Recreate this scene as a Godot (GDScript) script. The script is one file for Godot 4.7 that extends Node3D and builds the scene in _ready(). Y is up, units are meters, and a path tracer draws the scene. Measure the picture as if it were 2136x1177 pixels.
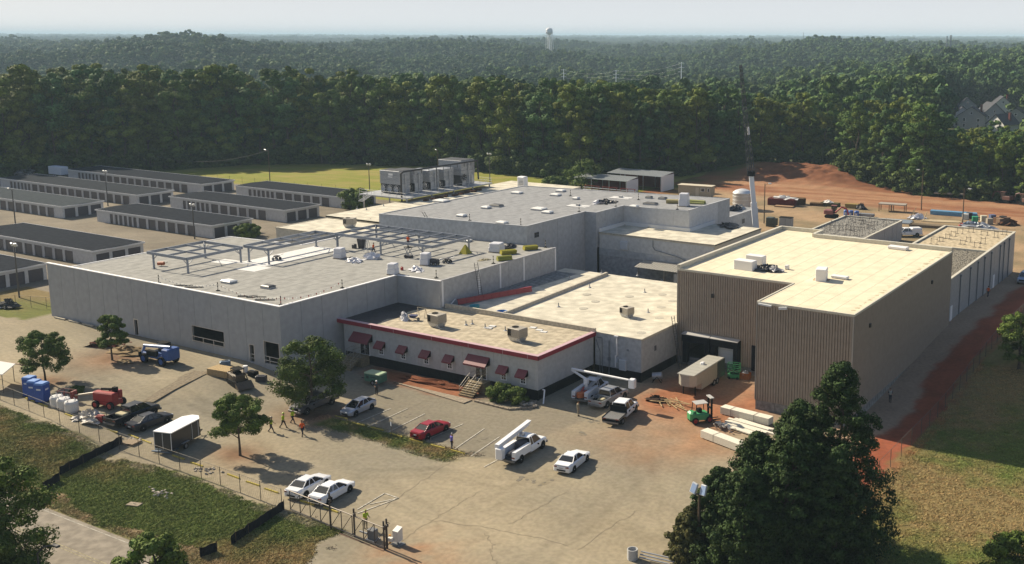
extends Node3D
# ---------------------------------------------------------------- camera model
const CAM_Y := 41.5
const FOCAL := 2219.3
const PX := 1338.05
const PY := 475.78
var cam_basis := Basis.from_euler(Vector3(deg_to_rad(-10.257), deg_to_rad(30.67), deg_to_rad(0.143)))
var rng := RandomNumberGenerator.new()
var mats := {}
var taken := {}
var texs := {}
var nz := FastNoiseLite.new()
var nz2 := FastNoiseLite.new()
# photo pixel -> point at height h
func g(px: float, py: float, h := 0.0) -> Vector3:
	var d: Vector3 = cam_basis*Vector3((px - PX)/FOCAL, -(py - PY)/FOCAL, -1.0)
	return Vector3(0, CAM_Y, 0) + d*((h - CAM_Y)/d.y)
# photo pixel -> point on the ground
func gt(px: float, py: float) -> Vector3:
	var h := 0.0
	var p := Vector3.ZERO
	for i in 6:
		p = g(px, py, h)
		h = th(p.x, p.z)
	p.y = h
	return p
# bearing of a photo column -> point at ground distance dist
func bearing(px: float, dist: float) -> Vector3:
	var d: Vector3 = cam_basis*Vector3((px - PX)/FOCAL, 0.18,-1.0)
	d.y = 0
	d = d.normalized()*dist
	return Vector3(d.x, th(d.x, d.z), d.z)
func ss(a: float, b: float, x: float) -> float:
	var t := clampf((x - a)/(b - a),0.0,1.0)
	return t*t*(3.0 - 2.0*t)
# ---------------------------------------------------------------- mesh builder
class MB:
	var v := PackedVector3Array()
	var n := PackedVector3Array()
	var c := PackedColorArray()
	var col := Color(1,1,1)
	var xf := Transform3D.IDENTITY
	# corners counter-clockwise seen from outside
	func tri(a: Vector3, b: Vector3, d: Vector3) -> void:
		a = xf*a; b = xf*b; d = xf*d
		var m := (b - a).cross(d - a)
		if m.length_squared() < 1e-14: return
		m = m.normalized()
		v.append(a); v.append(d); v.append(b)
		n.append(m); n.append(m); n.append(m)
		c.append(col); c.append(col); c.append(col)
	func trin(a: Vector3, b: Vector3, d: Vector3, na: Vector3, nb: Vector3, nd: Vector3) -> void:
		v.append(xf*a); v.append(xf*d); v.append(xf*b)
		n.append((xf.basis*na).normalized()); n.append((xf.basis*nd).normalized()); n.append((xf.basis*nb).normalized())
		c.append(col); c.append(col); c.append(col)
	func quad(a: Vector3, b: Vector3, d: Vector3, e: Vector3) -> void:
		tri(a, b, d); tri(a, d, e)
	func bb(x0: float, y0: float, z0: float, x1: float, y1: float, z1: float) -> void:
		var p := [Vector3(x0, y0, z1),Vector3(x1, y0, z1),Vector3(x1, y1, z1),Vector3(x0, y1, z1),Vector3(x0, y0, z0),Vector3(x1, y0, z0),Vector3(x1, y1, z0),Vector3(x0, y1, z0)]
		hexa(p)
	# eight corners: front 0-3 ccw, back 4-7 behind them
	func hexa(p: Array) -> void:
		quad(p[0], p[1], p[2], p[3]); quad(p[5], p[4], p[7], p[6])
		quad(p[4], p[0], p[3], p[7]); quad(p[1], p[5], p[6], p[2])
		quad(p[3], p[2], p[6], p[7]); quad(p[4], p[5], p[1], p[0])
	func box(at: Vector3, s: Vector3, b := Basis.IDENTITY) -> void:
		var keep := xf
		xf = xf*Transform3D(b, at)
		bb(-s.x/2,-s.y/2,-s.z/2, s.x/2, s.y/2, s.z/2)
		xf = keep
	# box with chamfered vertical and top edges
	func cbox(at: Vector3, s: Vector3, ch := 0.05, b := Basis.IDENTITY) -> void:
		var keep := xf
		xf = xf*Transform3D(b, at)
		var x := s.x/2; var z := s.z/2
		var rings := []
		for k in [[-s.y/2,0.0],[s.y/2 - ch, 0.0],[s.y/2, ch]]:
			var i: float = k[1]; var y: float = k[0]
			rings.append([Vector3(-x + i + ch, y, z - i),Vector3(x - i - ch, y, z - i),Vector3(x - i, y, z - i - ch),Vector3(x - i, y, -z + i + ch),Vector3(x - i - ch, y, -z + i),Vector3(-x + i + ch, y, -z + i),Vector3(-x + i, y, -z + i + ch),Vector3(-x + i, y, z - i - ch)])
		loft(rings)
		xf = keep
	# rings counter-clockwise seen from the direction they advance to
	func loft(rings: Array, caps := true) -> void:
		for i in rings.size() - 1:
			var a: Array = rings[i]; var b: Array = rings[i + 1]
			for k in a.size():
				var k2 := (k + 1) % a.size()
				quad(a[k], a[k2], b[k2], b[k])
		if caps:
			fan(rings[0], true); fan(rings[rings.size() - 1], false)
	func fan(r: Array, flip: bool) -> void:
		var m := Vector3.ZERO
		for p in r: m += p
		m /= r.size()
		for k in r.size():
			var k2 := (k + 1) % r.size()
			if flip: tri(m, r[k2], r[k])
			else: tri(m, r[k], r[k2])
	func tube(p0: Vector3, p1: Vector3, r0: float, r1 := -1.0, sides := 8, caps := true) -> void:
		if r1 < 0.0: r1 = r0
		var d := (p1 - p0).normalized()
		var u := d.cross(Vector3.UP if absf(d.y) < 0.95 else Vector3.RIGHT).normalized()
		var w := d.cross(u)
		for k in sides:
			var a0 := TAU*k/sides; var a1 := TAU*(k + 1)/sides
			var n0 := u*cos(a0) + w*sin(a0); var n1 := u*cos(a1) + w*sin(a1)
			trin(p0 + n0*r0, p0 + n1*r0, p1 + n1*r1, n0, n1, n1)
			trin(p0 + n0*r0, p1 + n1*r1, p1 + n0*r1, n0, n1, n0)
			if caps:
				if r1 > 0.001: tri(p1, p1 + n0*r1, p1 + n1*r1)
				if r0 > 0.001: tri(p0, p0 + n1*r0, p0 + n0*r0)
	func path(pts: Array, r: float, sides := 6) -> void:
		for i in pts.size() - 1: tube(pts[i], pts[i + 1], r, r, sides)
	# profile of (radius, height) upwards
	func lathe(at: Vector3, prof: Array, sides := 14) -> void:
		for i in prof.size() - 1:
			var a: Vector2 = prof[i]; var b: Vector2 = prof[i + 1]
			for k in sides:
				var t0 := TAU*k/sides; var t1 := TAU*(k + 1)/sides
				var u0 := Vector3(cos(t0),0,-sin(t0)); var u1 := Vector3(cos(t1),0,-sin(t1))
				var sl := Vector3(0, a.x - b.x, 0)
				var n0 := (u0*(b.y - a.y) + sl).normalized(); var n1 := (u1*(b.y - a.y) + sl).normalized()
				var q0 := at + Vector3.UP*a.y; var q1 := at + Vector3.UP*b.y
				if a.x > 1e-4: trin(q0 + u0*a.x, q0 + u1*a.x, q1 + u1*b.x, n0, n1, n1)
				if b.x > 1e-4: trin(q0 + u0*a.x, q1 + u1*b.x, q1 + u0*b.x, n0, n1, n0)
	# lumpy heap: a dome of height h over radii rx, rz
	func heap(at: Vector3, rx: float, rz: float, h: float, seed_: int, rough := 0.35) -> void:
		var r := RandomNumberGenerator.new(); r.seed = seed_
		var k := 14; var m := 6
		var pts := []
		for j in m + 1:
			var row := []
			for i in k:
				var f := 1.0 - float(j)/m
				var a := TAU*(i + 0.5*(j % 2))/k
				var e := f*(1.0 + rough*(r.randf() - 0.5))
				row.append(at + Vector3(cos(a)*rx*e, h*pow(1.0 - f*f, 0.8)*(1.0 + rough*(r.randf() - 0.5)),-sin(a)*rz*e))
			pts.append(row)
		for j in m:
			for i in k:
				var i2 := (i + 1) % k
				quad(pts[j][i], pts[j][i2], pts[j + 1][i2], pts[j + 1][i])
	func prism(poly: Array, y0: float, y1: float) -> void:
		var idx := Geometry2D.triangulate_polygon(PackedVector2Array(poly))
		for i in range(0, idx.size(),3):
			var a: Vector2 = poly[idx[i]]; var b: Vector2 = poly[idx[i + 1]]; var d: Vector2 = poly[idx[i + 2]]
			if (b - a).cross(d - a) > 0.0:
				var t := b; b = d; d = t
			tri(Vector3(a.x, y1, a.y),Vector3(b.x, y1, b.y),Vector3(d.x, y1, d.y))
			tri(Vector3(a.x, y0, a.y),Vector3(d.x, y0, d.y),Vector3(b.x, y0, b.y))
		var area := 0.0
		for i in poly.size(): area += (poly[i] as Vector2).cross(poly[(i + 1) % poly.size()])
		for i in poly.size():
			var a: Vector2 = poly[i]; var b: Vector2 = poly[(i + 1) % poly.size()]
			if area > 0.0:
				var t := a; a = b; b = t
			quad(Vector3(a.x, y0, a.y),Vector3(b.x, y0, b.y),Vector3(b.x, y1, b.y),Vector3(a.x, y1, a.y))
	func mesh() -> ArrayMesh:
		var arr := []
		arr.resize(Mesh.ARRAY_MAX)
		arr[Mesh.ARRAY_VERTEX] = v
		arr[Mesh.ARRAY_NORMAL] = n
		arr[Mesh.ARRAY_COLOR] = c
		var m := ArrayMesh.new()
		if v.size() > 0: m.add_surface_from_arrays(Mesh.PRIMITIVE_TRIANGLES, arr)
		return m
# ---------------------------------------------------------------- nodes
func numbered(called: String, parent: Node) -> String:
	var key := str(parent.get_instance_id()) + called
	var k: int = taken.get(key, 0)
	taken[key] = k + 1
	return called if k == 0 else "%s_%03d" % [called, k]
func tag(o: Node, label := "", category := "", group := "", kind := "") -> Node:
	if label != "": o.set_meta("label", label)
	if category != "": o.set_meta("category", category)
	if group != "": o.set_meta("group", group)
	if kind != "": o.set_meta("kind", kind)
	return o
func thing(called: String, label: String, category: String, at := Vector3.ZERO, turn := 0.0, group := "") -> Node3D:
	var o := Node3D.new()
	o.name = numbered(called, self)
	add_child(o, true)
	o.position = at
	o.rotation.y = turn
	tag(o, label, category, group)
	return o
func part(mb: MB, called: String, m: Material, parent: Node = self, label := "") -> MeshInstance3D:
	return part_mesh(mb.mesh(), called, m, parent, label)
func part_mesh(me: Mesh, called: String, m: Material, parent: Node = self, label := "") -> MeshInstance3D:
	var o := MeshInstance3D.new()
	o.mesh = me
	o.material_override = m
	o.name = numbered(called, parent)
	parent.add_child(o, true)
	if label != "": o.set_meta("label", label)
	return o
func copy(o: Node3D, at: Vector3, turn := 0.0, label := "", sc := Vector3.ONE) -> Node3D:
	var c: Node3D = o.duplicate()
	var base: String = o.get_meta("base_name", String(o.name))
	c.name = numbered(base, self)
	add_child(c, true)
	c.position = at
	c.rotation = Vector3(0, turn, 0)
	c.scale = sc
	if label != "": c.set_meta("label", label)
	return c
# ---------------------------------------------------------------- materials (colours are linear reflectances)
func lin(r: float, gg: float, b: float) -> Color:
	return Color(r, gg, b).linear_to_srgb()
func noise_tex(key: String, freq: float, lo: float, hi: float, oct := 4, bump := 0.0, size := 512) -> Texture2D:
	if texs.has(key): return texs[key]
	var f := FastNoiseLite.new()
	f.noise_type = FastNoiseLite.TYPE_SIMPLEX_SMOOTH
	f.frequency = freq
	f.fractal_octaves = oct
	f.seed = hash(key) % 10000
	var t := NoiseTexture2D.new()
	t.width = size; t.height = size
	t.seamless = true
	t.noise = f
	if bump > 0.0:
		t.as_normal_map = true
		t.bump_strength = bump
	else:
		var gr := Gradient.new()
		gr.set_color(0, Color(lo, lo, lo)); gr.set_color(1, Color(hi, hi, hi))
		t.color_ramp = gr
	texs[key] = t
	return t
# wear: tiled blotches in the surface colour; grain: fine relief
func mat(key: String, c := Color.WHITE, rough := 0.8, metal := 0.0, wear := 0.0, wear_size := 3.0, relief := 0.0) -> StandardMaterial3D:
	if mats.has(key): return mats[key]
	var m := StandardMaterial3D.new()
	m.albedo_color = Color(c.r, c.g, c.b).linear_to_srgb()
	m.roughness = rough
	m.metallic = metal
	if rough > 0.65: m.metallic_specular = 0.2
	if wear > 0.0:
		m.albedo_texture = noise_tex("wear%d" % int(wear*100),0.009,1.0 - wear, 1.0,7)
		m.uv1_triplanar = true
		m.uv1_world_triplanar = true
		m.uv1_scale = Vector3.ONE/wear_size
	if relief > 0.0:
		m.normal_enabled = true
		m.normal_texture = noise_tex("relief", 0.03,0,1,4,4.0)
		m.normal_scale = relief
		m.uv1_triplanar = true
		m.uv1_world_triplanar = true
		m.uv1_scale = Vector3.ONE/wear_size
	mats[key] = m
	return m
func vmat(key: String, rough := 0.8, metal := 0.0) -> StandardMaterial3D:
	if mats.has(key): return mats[key]
	var m := StandardMaterial3D.new()
	m.vertex_color_use_as_albedo = true
	m.roughness = rough
	m.metallic = metal
	if rough > 0.65: m.metallic_specular = 0.2
	mats[key] = m
	return m
func glass(key: String, c: Color, rough := 0.06) -> StandardMaterial3D:
	if mats.has(key): return mats[key]
	var m := StandardMaterial3D.new()
	m.albedo_color = c.linear_to_srgb()
	m.roughness = rough
	m.metallic_specular = 0.8
	mats[key] = m
	return m
func _ready() -> void:
	rng.seed = 11
	nz.seed = 3; nz.frequency = 0.05; nz.fractal_octaves = 4
	nz2.seed = 8; nz2.frequency = 0.011; nz2.fractal_octaves = 3
	# camera: lens shifted as in the cropped photograph
	var cam := Camera3D.new()
	cam.name = "camera"
	cam.position = Vector3(0, CAM_Y, 0)
	cam.basis = cam_basis
	cam.set_frustum(2.0*588.5/FOCAL, Vector2((1068.0 - PX)/FOCAL, -(588.5 - PY)/FOCAL),1.0,30000.0)
	add_child(cam)
	cam.current = true
	# sky, haze, exposure
	var env := Environment.new()
	var sm := ProceduralSkyMaterial.new()
	sm.sky_top_color = Color(0.36,0.47,0.64)
	sm.sky_horizon_color = Color(0.955,0.968,0.975)
	sm.sky_curve = 0.2
	sm.ground_bottom_color = Color(0.30,0.29,0.24)
	sm.ground_horizon_color = Color(0.80,0.85,0.88)
	sm.ground_curve = 0.02
	sm.sun_angle_max = 80.0
	sm.sun_curve = 0.35
	sm.energy_multiplier = 0.5
	var sky := Sky.new()
	sky.sky_material = sm
	env.background_mode = Environment.BG_SKY
	env.sky = sky
	env.tonemap_mode = Environment.TONE_MAPPER_LINEAR
	env.tonemap_exposure = 1.8
	env.fog_enabled = true
	env.fog_density = 0.00016
	env.fog_light_color = Color(0.80,0.92,1.0)
	env.sdfgi_enabled = true
	env.ssao_enabled = true
	env.ssil_enabled = true
	var we := WorldEnvironment.new()
	we.name = "world_environment"
	we.environment = env
	add_child(we)
	var sun := DirectionalLight3D.new()
	sun.name = "sun"
	sun.light_energy = 1.6
	sun.light_color = Color(1.0,0.945,0.85)
	sun.light_angular_distance = 0.5
	sun.shadow_enabled = true
	add_child(sun)
	sun.look_at_from_position(Vector3.ZERO, Vector3(0.99,-0.655,0.085),Vector3.UP)
	# the place
	build_ground()
	build_pavement()
	build_main_building()
	build_office_annex()
	build_low_building()
	build_middle_building()
	build_tan_building()
	build_right_buildings()
	build_storage()
	build_back_structures()
	build_forest()
	build_trees()
	build_grass()
	build_litter()
	build_fences()
	build_vehicles()
	build_yard_things()
	build_roof_things()
	build_back_yard()
	build_people()
	build_far_things()
# ---------------------------------------------------------------- ground
func th(x: float, z: float) -> float:
	var d := sqrt(x*x + z*z)
	if d > 330.0 or z < -262.0:
		return far_height(x, z, d)
	var y := -1.2*ss(-113.0,-99.0, x)
	y = lerpf(y, 0.9*ss(-72.0,-50.0, x), ss(-112.0,-149.0, z))
	y = lerpf(y, 0.0, ss(-150.0,-196.0, z))
	return y
func far_height(x: float, z: float, d: float) -> float:
	var az := rad_to_deg(atan2(-x, -z))
	var y := 0.0
	var deep := -0.25 + 1.25*ss(13.0,30.0, az)
	var pts := [[320.0,0.0],[400.0,-2.0*deep],[640.0,-15.0*deep],[1000.0,-11.0*deep],[1500.0,-3.0],[2500.0,4.0],[5000.0,14.0],[9000.0,24.0],[30000.0,24.0]]
	for i in pts.size() - 1:
		if d >= pts[i][0] and d <= pts[i + 1][0]:
			y = lerpf(pts[i][1], pts[i + 1][1], ss(pts[i][0], pts[i + 1][0], d))
	if d > 450.0:
		y += nz2.get_noise_2d(x*0.3, z*0.3)*17.0*ss(450.0,1300.0, d)
		# two wooded hills
		y += 19.0*exp(-pow((az - 54.0)/5.6,2.0) - pow((d - 1350.0)/260.0,2.0))
		y += 9.0*exp(-pow((az - 43.0)/4.5,2.0) - pow((d - 1500.0)/300.0,2.0))
		y += 15.0*exp(-pow((az - 20.0)/4.0,2.0) - pow((d - 1500.0)/350.0,2.0))
	# red spoil bank at the back of the yard
	var m := exp(-pow((x + 121.0)/24.0,4.0) - pow((z + 297.0)/17.0,2.0))
	y += 3.6*m*(1.0 + 0.25*nz.get_noise_2d(x*3.0, z*3.0))
	return y
func inside(p: Vector2, poly: PackedVector2Array) -> bool:
	return Geometry2D.is_point_in_polygon(p, poly)
var wood_edge := [Vector2(-420,-60),Vector2(-345,-120),Vector2(-330,-174),Vector2(-324,-193),Vector2(-311,-216),Vector2(-294,-246),Vector2(-256,-261),Vector2(-197,-258),Vector2(-174,-256),Vector2(-164,-266),Vector2(-150,-284),Vector2(-142,-306),Vector2(-118,-312),Vector2(-99,-293),Vector2(-81,-281),Vector2(-52,-280),Vector2(-10,-282),Vector2(60,-280)]
var site_poly: PackedVector2Array
var bare_spots := []
var tracks := []
func mixc(a: Vector3, b: Vector3, t: float) -> Vector3:
	return a.lerp(b, clampf(t, 0.0,1.0))
func ground_colour(x: float, z: float) -> Color:
	var n1 := nz.get_noise_2d(x, z)
	var n2 := nz.get_noise_2d(x*5.0 + 300.0, z*5.0)
	var n3 := nz2.get_noise_2d(x*3.0 - 200.0, z*3.0)
	var nh := nz.get_noise_2d(x*24.0, z*24.0 + 77.0)
	var wx := x + n1*1.4 + n2*0.7
	var wz := z + nz.get_noise_2d(x + 500.0, z)*1.4 + n2*0.7
	var p := Vector2(wx, wz)
	var sand := Vector3(0.325,0.275,0.188)
	var pave := Vector3(0.255,0.226,0.166)
	var red := Vector3(0.27,0.115,0.06)
	var orange := Vector3(0.36,0.205,0.115)
	var grass := Vector3(0.088,0.112,0.028)
	var straw := Vector3(0.20,0.15,0.066)
	var c := Vector3(0.09,0.095,0.045)
	if not inside(p, site_poly):
		return Color(c.x, c.y, c.z)
	# yard
	c = mixc(sand, pave, 0.5 + n3*1.2 + n1*0.5)
	# tracks worn along the yard
	var trk := nz.get_noise_2d(x*0.35 + z*0.15, z*2.4 - x*0.5)
	c *= 1.0 + 0.22*trk + 0.07*n2 + 0.02*nh
	if wz > -104.0 and wx > -150.0:
		for k in tracks:
			if (x - k[0].x)*(x - k[0].x) + (z - k[0].y)*(z - k[0].y) > 900.0: continue
			var q := Geometry2D.get_closest_point_to_segment(Vector2(x, z), k[0], k[1])
			var off := absf(Vector2(x, z).distance_to(q) - 0.9)
			if off < 0.8: c *= 1.0 + k[2]*(1.0 - off/0.8)*(0.7 + 1.2*n2)
	var lot := ss(-91.5,-90.3, wx)*ss(-80.5,-81.6, wz)*(1.0 - ss(-64.5,-63.2, wx))*(1.0 - ss(-95.5,-96.5, wz))
	c = mixc(c, Vector3(0.215,0.192,0.145)*(1.0 + 0.12*n1 + 0.08*n2), lot*0.85)
	# red clay by the docks, the cut below the annex, the lane
	var dock := exp(-pow((wx + 55.0)/9.0,4.0) - pow((wz + 108.0)/9.0,4.0))
	c = mixc(c, red*(1.15 + 0.4*n2), dock*(0.9 + 0.8*n1))
	var spill := exp(-pow((wx + 49.0)/11.0,2.0) - pow((wz + 95.0)/8.0,2.0))
	c = mixc(c, orange*(0.95 + 0.3*n2), spill*(0.45 + 1.3*n1))
	var cut := exp(-pow((wx + 88.0)/9.5,6.0) - pow((wz + 95.6)/1.9,4.0))
	c = mixc(c, red*(0.95 + 0.35*n2), cut*1.2)
	var gate := exp(-pow((wx + 57.5)/4.0,2.0) - pow((wz + 61.0)/4.0,2.0))
	c = mixc(c, orange*0.95, gate*(0.6 + n2))
	# bare earth under the trees and along the fence
	for t in bare_spots:
		var q := exp(-pow((wx - t.x)/t.z, 2.0) - pow((wz - t.y)/(t.z*0.8),2.0))
		c = mixc(c, Vector3(0.21,0.13,0.08)*(1.0 + 0.5*n2), q*1.1)
	# narrow grass island in the parking lot
	var isl := ss(-90.0,-88.0, wx)*(1.0 - ss(-71.5,-67.5, wx))*ss(-77.4,-78.6, wz)*(1.0 - ss(-80.4,-81.2, wz))
	c = mixc(c, mixc(grass, straw, 0.15 + 0.5*ss(-80.0,-70.0, wx) + n2*1.2)*(1.0 + 0.4*nh), isl*1.2)
	# front verge and far side of the road
	if wz > -61.9 and wx < -67.0 + 3.5*ss(-59.0,-53.0, wz):
		var dry := 0.22 + 1.3*n3 + 0.8*n1 + 0.4*n2 + 0.8*exp(-pow((wx + 113.0)/12.0,2.0) - pow((wz + 58.5)/3.2,2.0))
		c = mixc(grass, straw, dry)*(1.0 + 0.4*nh + 0.25*n2)
		if wz > -52.2: c = mixc(c, Vector3(0.24,0.18,0.10),0.5 + n2)
		if wz < -60.7: c = mixc(c, sand*0.85,0.35 + n2*1.5)
	# lawn on the right, clay bank, dirt lane
	if wx > -29.9:
		c = mixc(straw*1.08, grass*1.2,0.35 + n3*1.5 + n2*0.7)*(1.0 + 0.25*nh)
		if wx < -28.4: c = mixc(c, red, 0.3 + n2)
	elif wx > -39.0 and wz < -86.0 and wz > -215.0:
		c = Vector3(0.36,0.255,0.17)*(1.0 + 0.14*n2 + 0.1*trk)
		c = mixc(c, Vector3(0.27,0.085,0.045)*(1.0 + 0.3*n2), ss(-34.3,-33.2, wx + 0.5*n1))
		c = mixc(c, sand*1.05, exp(-pow((wz + 93.0)/4.0,2.0))*ss(-31.0,-33.5, wx))
	# storage yard
	if wx < -156.0 and wz < -84.0:
		c = Vector3(0.215,0.185,0.14)*(1.0 + 0.32*n1 + 0.22*n2 + 0.05*nh)
		if wx > -176.0 and wz > -97.0 + (wx + 176.0)*0.1: c = mixc(Vector3(0.13,0.14,0.035), straw, 0.3 + n1*2.0)*(1.0 + 0.3*nh)
		if wx > -162.0 and wz < -118.0 and wz > -131.0: c = mixc(grass*1.3, straw, 0.4 + n1*2.0)
	# meadow behind the storage rows
	if wx < -146.0 and wz < -197.5:
		c = mixc(Vector3(0.205,0.22,0.036),Vector3(0.28,0.24,0.07),0.4 + n1*1.1 + nz.get_noise_2d(x*1.2, z*5.0)*1.2)*(1.0 + 0.15*nh)
		if wx < -300.0: c = mixc(c, grass*0.8,0.7)
	# works yard and graded clay at the back
	elif wz < -190.0 and wx > -150.0:
		c = mixc(Vector3(0.36,0.25,0.15),Vector3(0.24,0.185,0.11),0.5 + n1*1.6 + n3)*(1.0 + 0.25*n2)
		var cl := ss(-246.0,-256.0, wz - 0.12*(wx + 80.0))
		var band := nz.get_noise_2d(x*0.25, z*3.2 + x*0.4)
		c = mixc(c, mixc(orange*0.98, red*0.9,0.45 + band*1.6)*(1.0 + 0.2*n2), cl)
		c = mixc(c, red*0.72*(1.0 + 0.35*n2), ss(-277.0,-284.0, wz + 6.0*ss(-80.0,-40.0, wx)))
		if wx < -128.0: c = mixc(c, mixc(red, grass, 0.5 + n1), ss(-128.0,-140.0, wx))
	c = c.clamp(Vector3(0.01,0.01,0.006),Vector3(0.7,0.7,0.7))
	return Color(c.x, c.y, c.z)
func axis(lo: float, hi: float, step: float, reach_lo: float, reach_hi: float) -> Array:
	var a := []
	var x := lo
	while x <= hi + 0.001:
		a.append(x)
		x += step
	var s := step
	x = lo
	while x > reach_lo:
		s = minf(s*1.16,1200.0)
		if x > -345.0: s = minf(s, 1.5)
		x -= s
		a.push_front(x)
	s = step
	x = hi
	while x < reach_hi:
		s = minf(s*1.2,1500.0)
		x += s
		a.append(x)
	return a
func build_ground() -> void:
	var pts := PackedVector2Array()
	for e in wood_edge: pts.append(e)
	for e in [Vector2(60,120),Vector2(-420,120)]: pts.append(e)
	site_poly = pts
	for t in [[500.6,950.4,3.2],[652.0,866.0,4.0],[234.0,751.6,5.5],[94.8,797.5,2.6]]:
		var q := gt(t[0], t[1])
		bare_spots.append(Vector3(q.x, q.z, t[2]))
	for s in [[[1395,1150],[1365,1060],[1335,960],[1345,900]],[[300,850],[380,835],[440,850],[470,890]],[[150,700],[330,800],[450,860],[560,960]],[[900,1170],[1000,1060],[1150,990],[1300,930],[1430,900]],[[760,990],[900,985],[1060,1010],[1230,1060]],[[60,690],[230,790],[330,840],[400,860]],[[1120,1177],[1250,1060],[1360,960]],[[560,960],[760,1000],[980,1120]]]:
		for i in s.size() - 1:
			var a := gt(s[i][0], s[i][1]); var b := gt(s[i + 1][0], s[i + 1][1])
			tracks.append([Vector2(a.x, a.z),Vector2(b.x, b.z),-0.16 if tracks.size() % 3 else 0.1])
	var xs := axis(-134.0,-14.0,0.45,-11000.0,9000.0)
	var zs := axis(-122.0,-43.0,0.45,-13000.0,3000.0)
	var w := xs.size(); var h := zs.size()
	var v := PackedVector3Array(); var n := PackedVector3Array(); var c := PackedColorArray(); var idx := PackedInt32Array()
	v.resize(w*h); n.resize(w*h); c.resize(w*h)
	for j in h:
		for i in w:
			var x: float = xs[i]; var z: float = zs[j]
			var near := x > -340.0 and x < 40.0 and z > -330.0 and z < 0.0
			var col := ground_colour(x, z) if near else Color(0.09,0.095,0.045)
			var y := th(x, z)
			if near and x > -200.0: y += 0.006*nz.get_noise_2d(x*9.0, z*9.0)
			v[j*w + i] = Vector3(x, y, z)
			c[j*w + i] = col
	for j in h:
		for i in w:
			var i0 := maxi(i - 1,0); var i1 := mini(i + 1, w - 1); var j0 := maxi(j - 1,0); var j1 := mini(j + 1, h - 1)
			n[j*w + i] = (v[j1*w + i] - v[j0*w + i]).cross(v[j*w + i1] - v[j*w + i0]).normalized()
	for j in h - 1:
		for i in w - 1:
			var a := j*w + i
			idx.append_array([a, a + 1, a + w, a + 1, a + w + 1, a + w])
	var arr := []
	arr.resize(Mesh.ARRAY_MAX)
	arr[Mesh.ARRAY_VERTEX] = v; arr[Mesh.ARRAY_NORMAL] = n; arr[Mesh.ARRAY_COLOR] = c; arr[Mesh.ARRAY_INDEX] = idx
	var me := ArrayMesh.new()
	me.add_surface_from_arrays(Mesh.PRIMITIVE_TRIANGLES, arr)
	var m := vmat("ground", 0.95)
	m.albedo_texture = noise_tex("ground_grain", 0.012,0.86,1.0,6,0.0,1024)
	m.uv1_triplanar = true; m.uv1_world_triplanar = true; m.uv1_scale = Vector3.ONE/9.0
	m.normal_enabled = true
	m.normal_texture = noise_tex("ground_bump", 0.03,0,1,5,6.0,1024)
	m.normal_scale = 0.05
	tag(part_mesh(me, "ground", m), "", "", "", "structure")
# short grass in tufts on the verge, the island and the lawn
func build_grass() -> void:
	var mb := MB.new()
	var r := RandomNumberGenerator.new(); r.seed = 9
	for i in 12:
		var p := Vector3(r.randfn()*0.16,0, r.randfn()*0.16)
		var a := r.randf()*TAU
		var s := Vector3(cos(a),0, sin(a))*0.035
		var tip := p + Vector3(r.randfn()*0.07, r.randf_range(0.05,0.11), r.randfn()*0.07)
		mb.tri(p - s, p + s, tip)
	var me := mb.mesh()
	var at := []
	var cols := []
	for i in 60000:
		var x: float; var z: float
		if i < 34000:
			x = r.randf_range(-135.0,-62.0); z = r.randf_range(-61.8,-51.0)
		elif i < 38000:
			x = r.randf_range(-90.0,-67.0); z = r.randf_range(-81.2,-77.6)
		else:
			x = r.randf_range(-29.6,-6.0); z = r.randf_range(-135.0,-62.0)
		var c := ground_colour(x, z)
		if c.r > 0.235: continue
		at.append(Transform3D(Basis(Vector3.UP, r.randf()*TAU).scaled(Vector3.ONE*r.randf_range(0.6,1.3)),Vector3(x, th(x, z), z)))
		var k := r.randf_range(1.2,2.1)
		cols.append(Color(c.r*k*r.randf_range(0.9,1.15), c.g*k, c.b*k))
	var mm := MultiMesh.new()
	mm.transform_format = MultiMesh.TRANSFORM_3D
	mm.use_colors = true
	mm.mesh = me
	mm.instance_count = at.size()
	for i in at.size():
		mm.set_instance_transform(i, at[i])
		mm.set_instance_color(i, cols[i])
	var o := MultiMeshInstance3D.new()
	o.multimesh = mm
	o.material_override = vmat("blade", 0.8)
	o.name = "grass"
	add_child(o)
	tag(o, "short mown grass growing on the verge and lawn", "grass", "", "stuff")
# flat ribbon lying on the ground (cracks, stripes, kerb lines)
func ribbon(mb: MB, pts: Array, w: float, lift: float) -> void:
	for i in pts.size() - 1:
		var a: Vector3 = pts[i]; var b: Vector3 = pts[i + 1]
		var s := (b - a).cross(Vector3.UP).normalized()*w/2.0
		var up := Vector3(0, lift, 0)
		var k := maxi(1, int(a.distance_to(b)/1.0))
		for j in k:
			var p := a.lerp(b, float(j)/k); var q := a.lerp(b, float(j + 1)/k)
			p.y = th(p.x, p.z); q.y = th(q.x, q.z)
			mb.quad(p + up - s, p + up + s, q + up + s, q + up - s)
func stripe(px: Array, w := 0.13, called := "parking_stripe") -> void:
	var mb := MB.new()
	var pts := []
	for p in px: pts.append(gt(p[0], p[1]))
	ribbon(mb, pts, w, 0.045)
	var o := part(mb, called, mat("old_paint", Color(0.66,0.62,0.53),0.9,0.0,0.4,1.6))
	tag(o, "", "", "", "structure")
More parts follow.
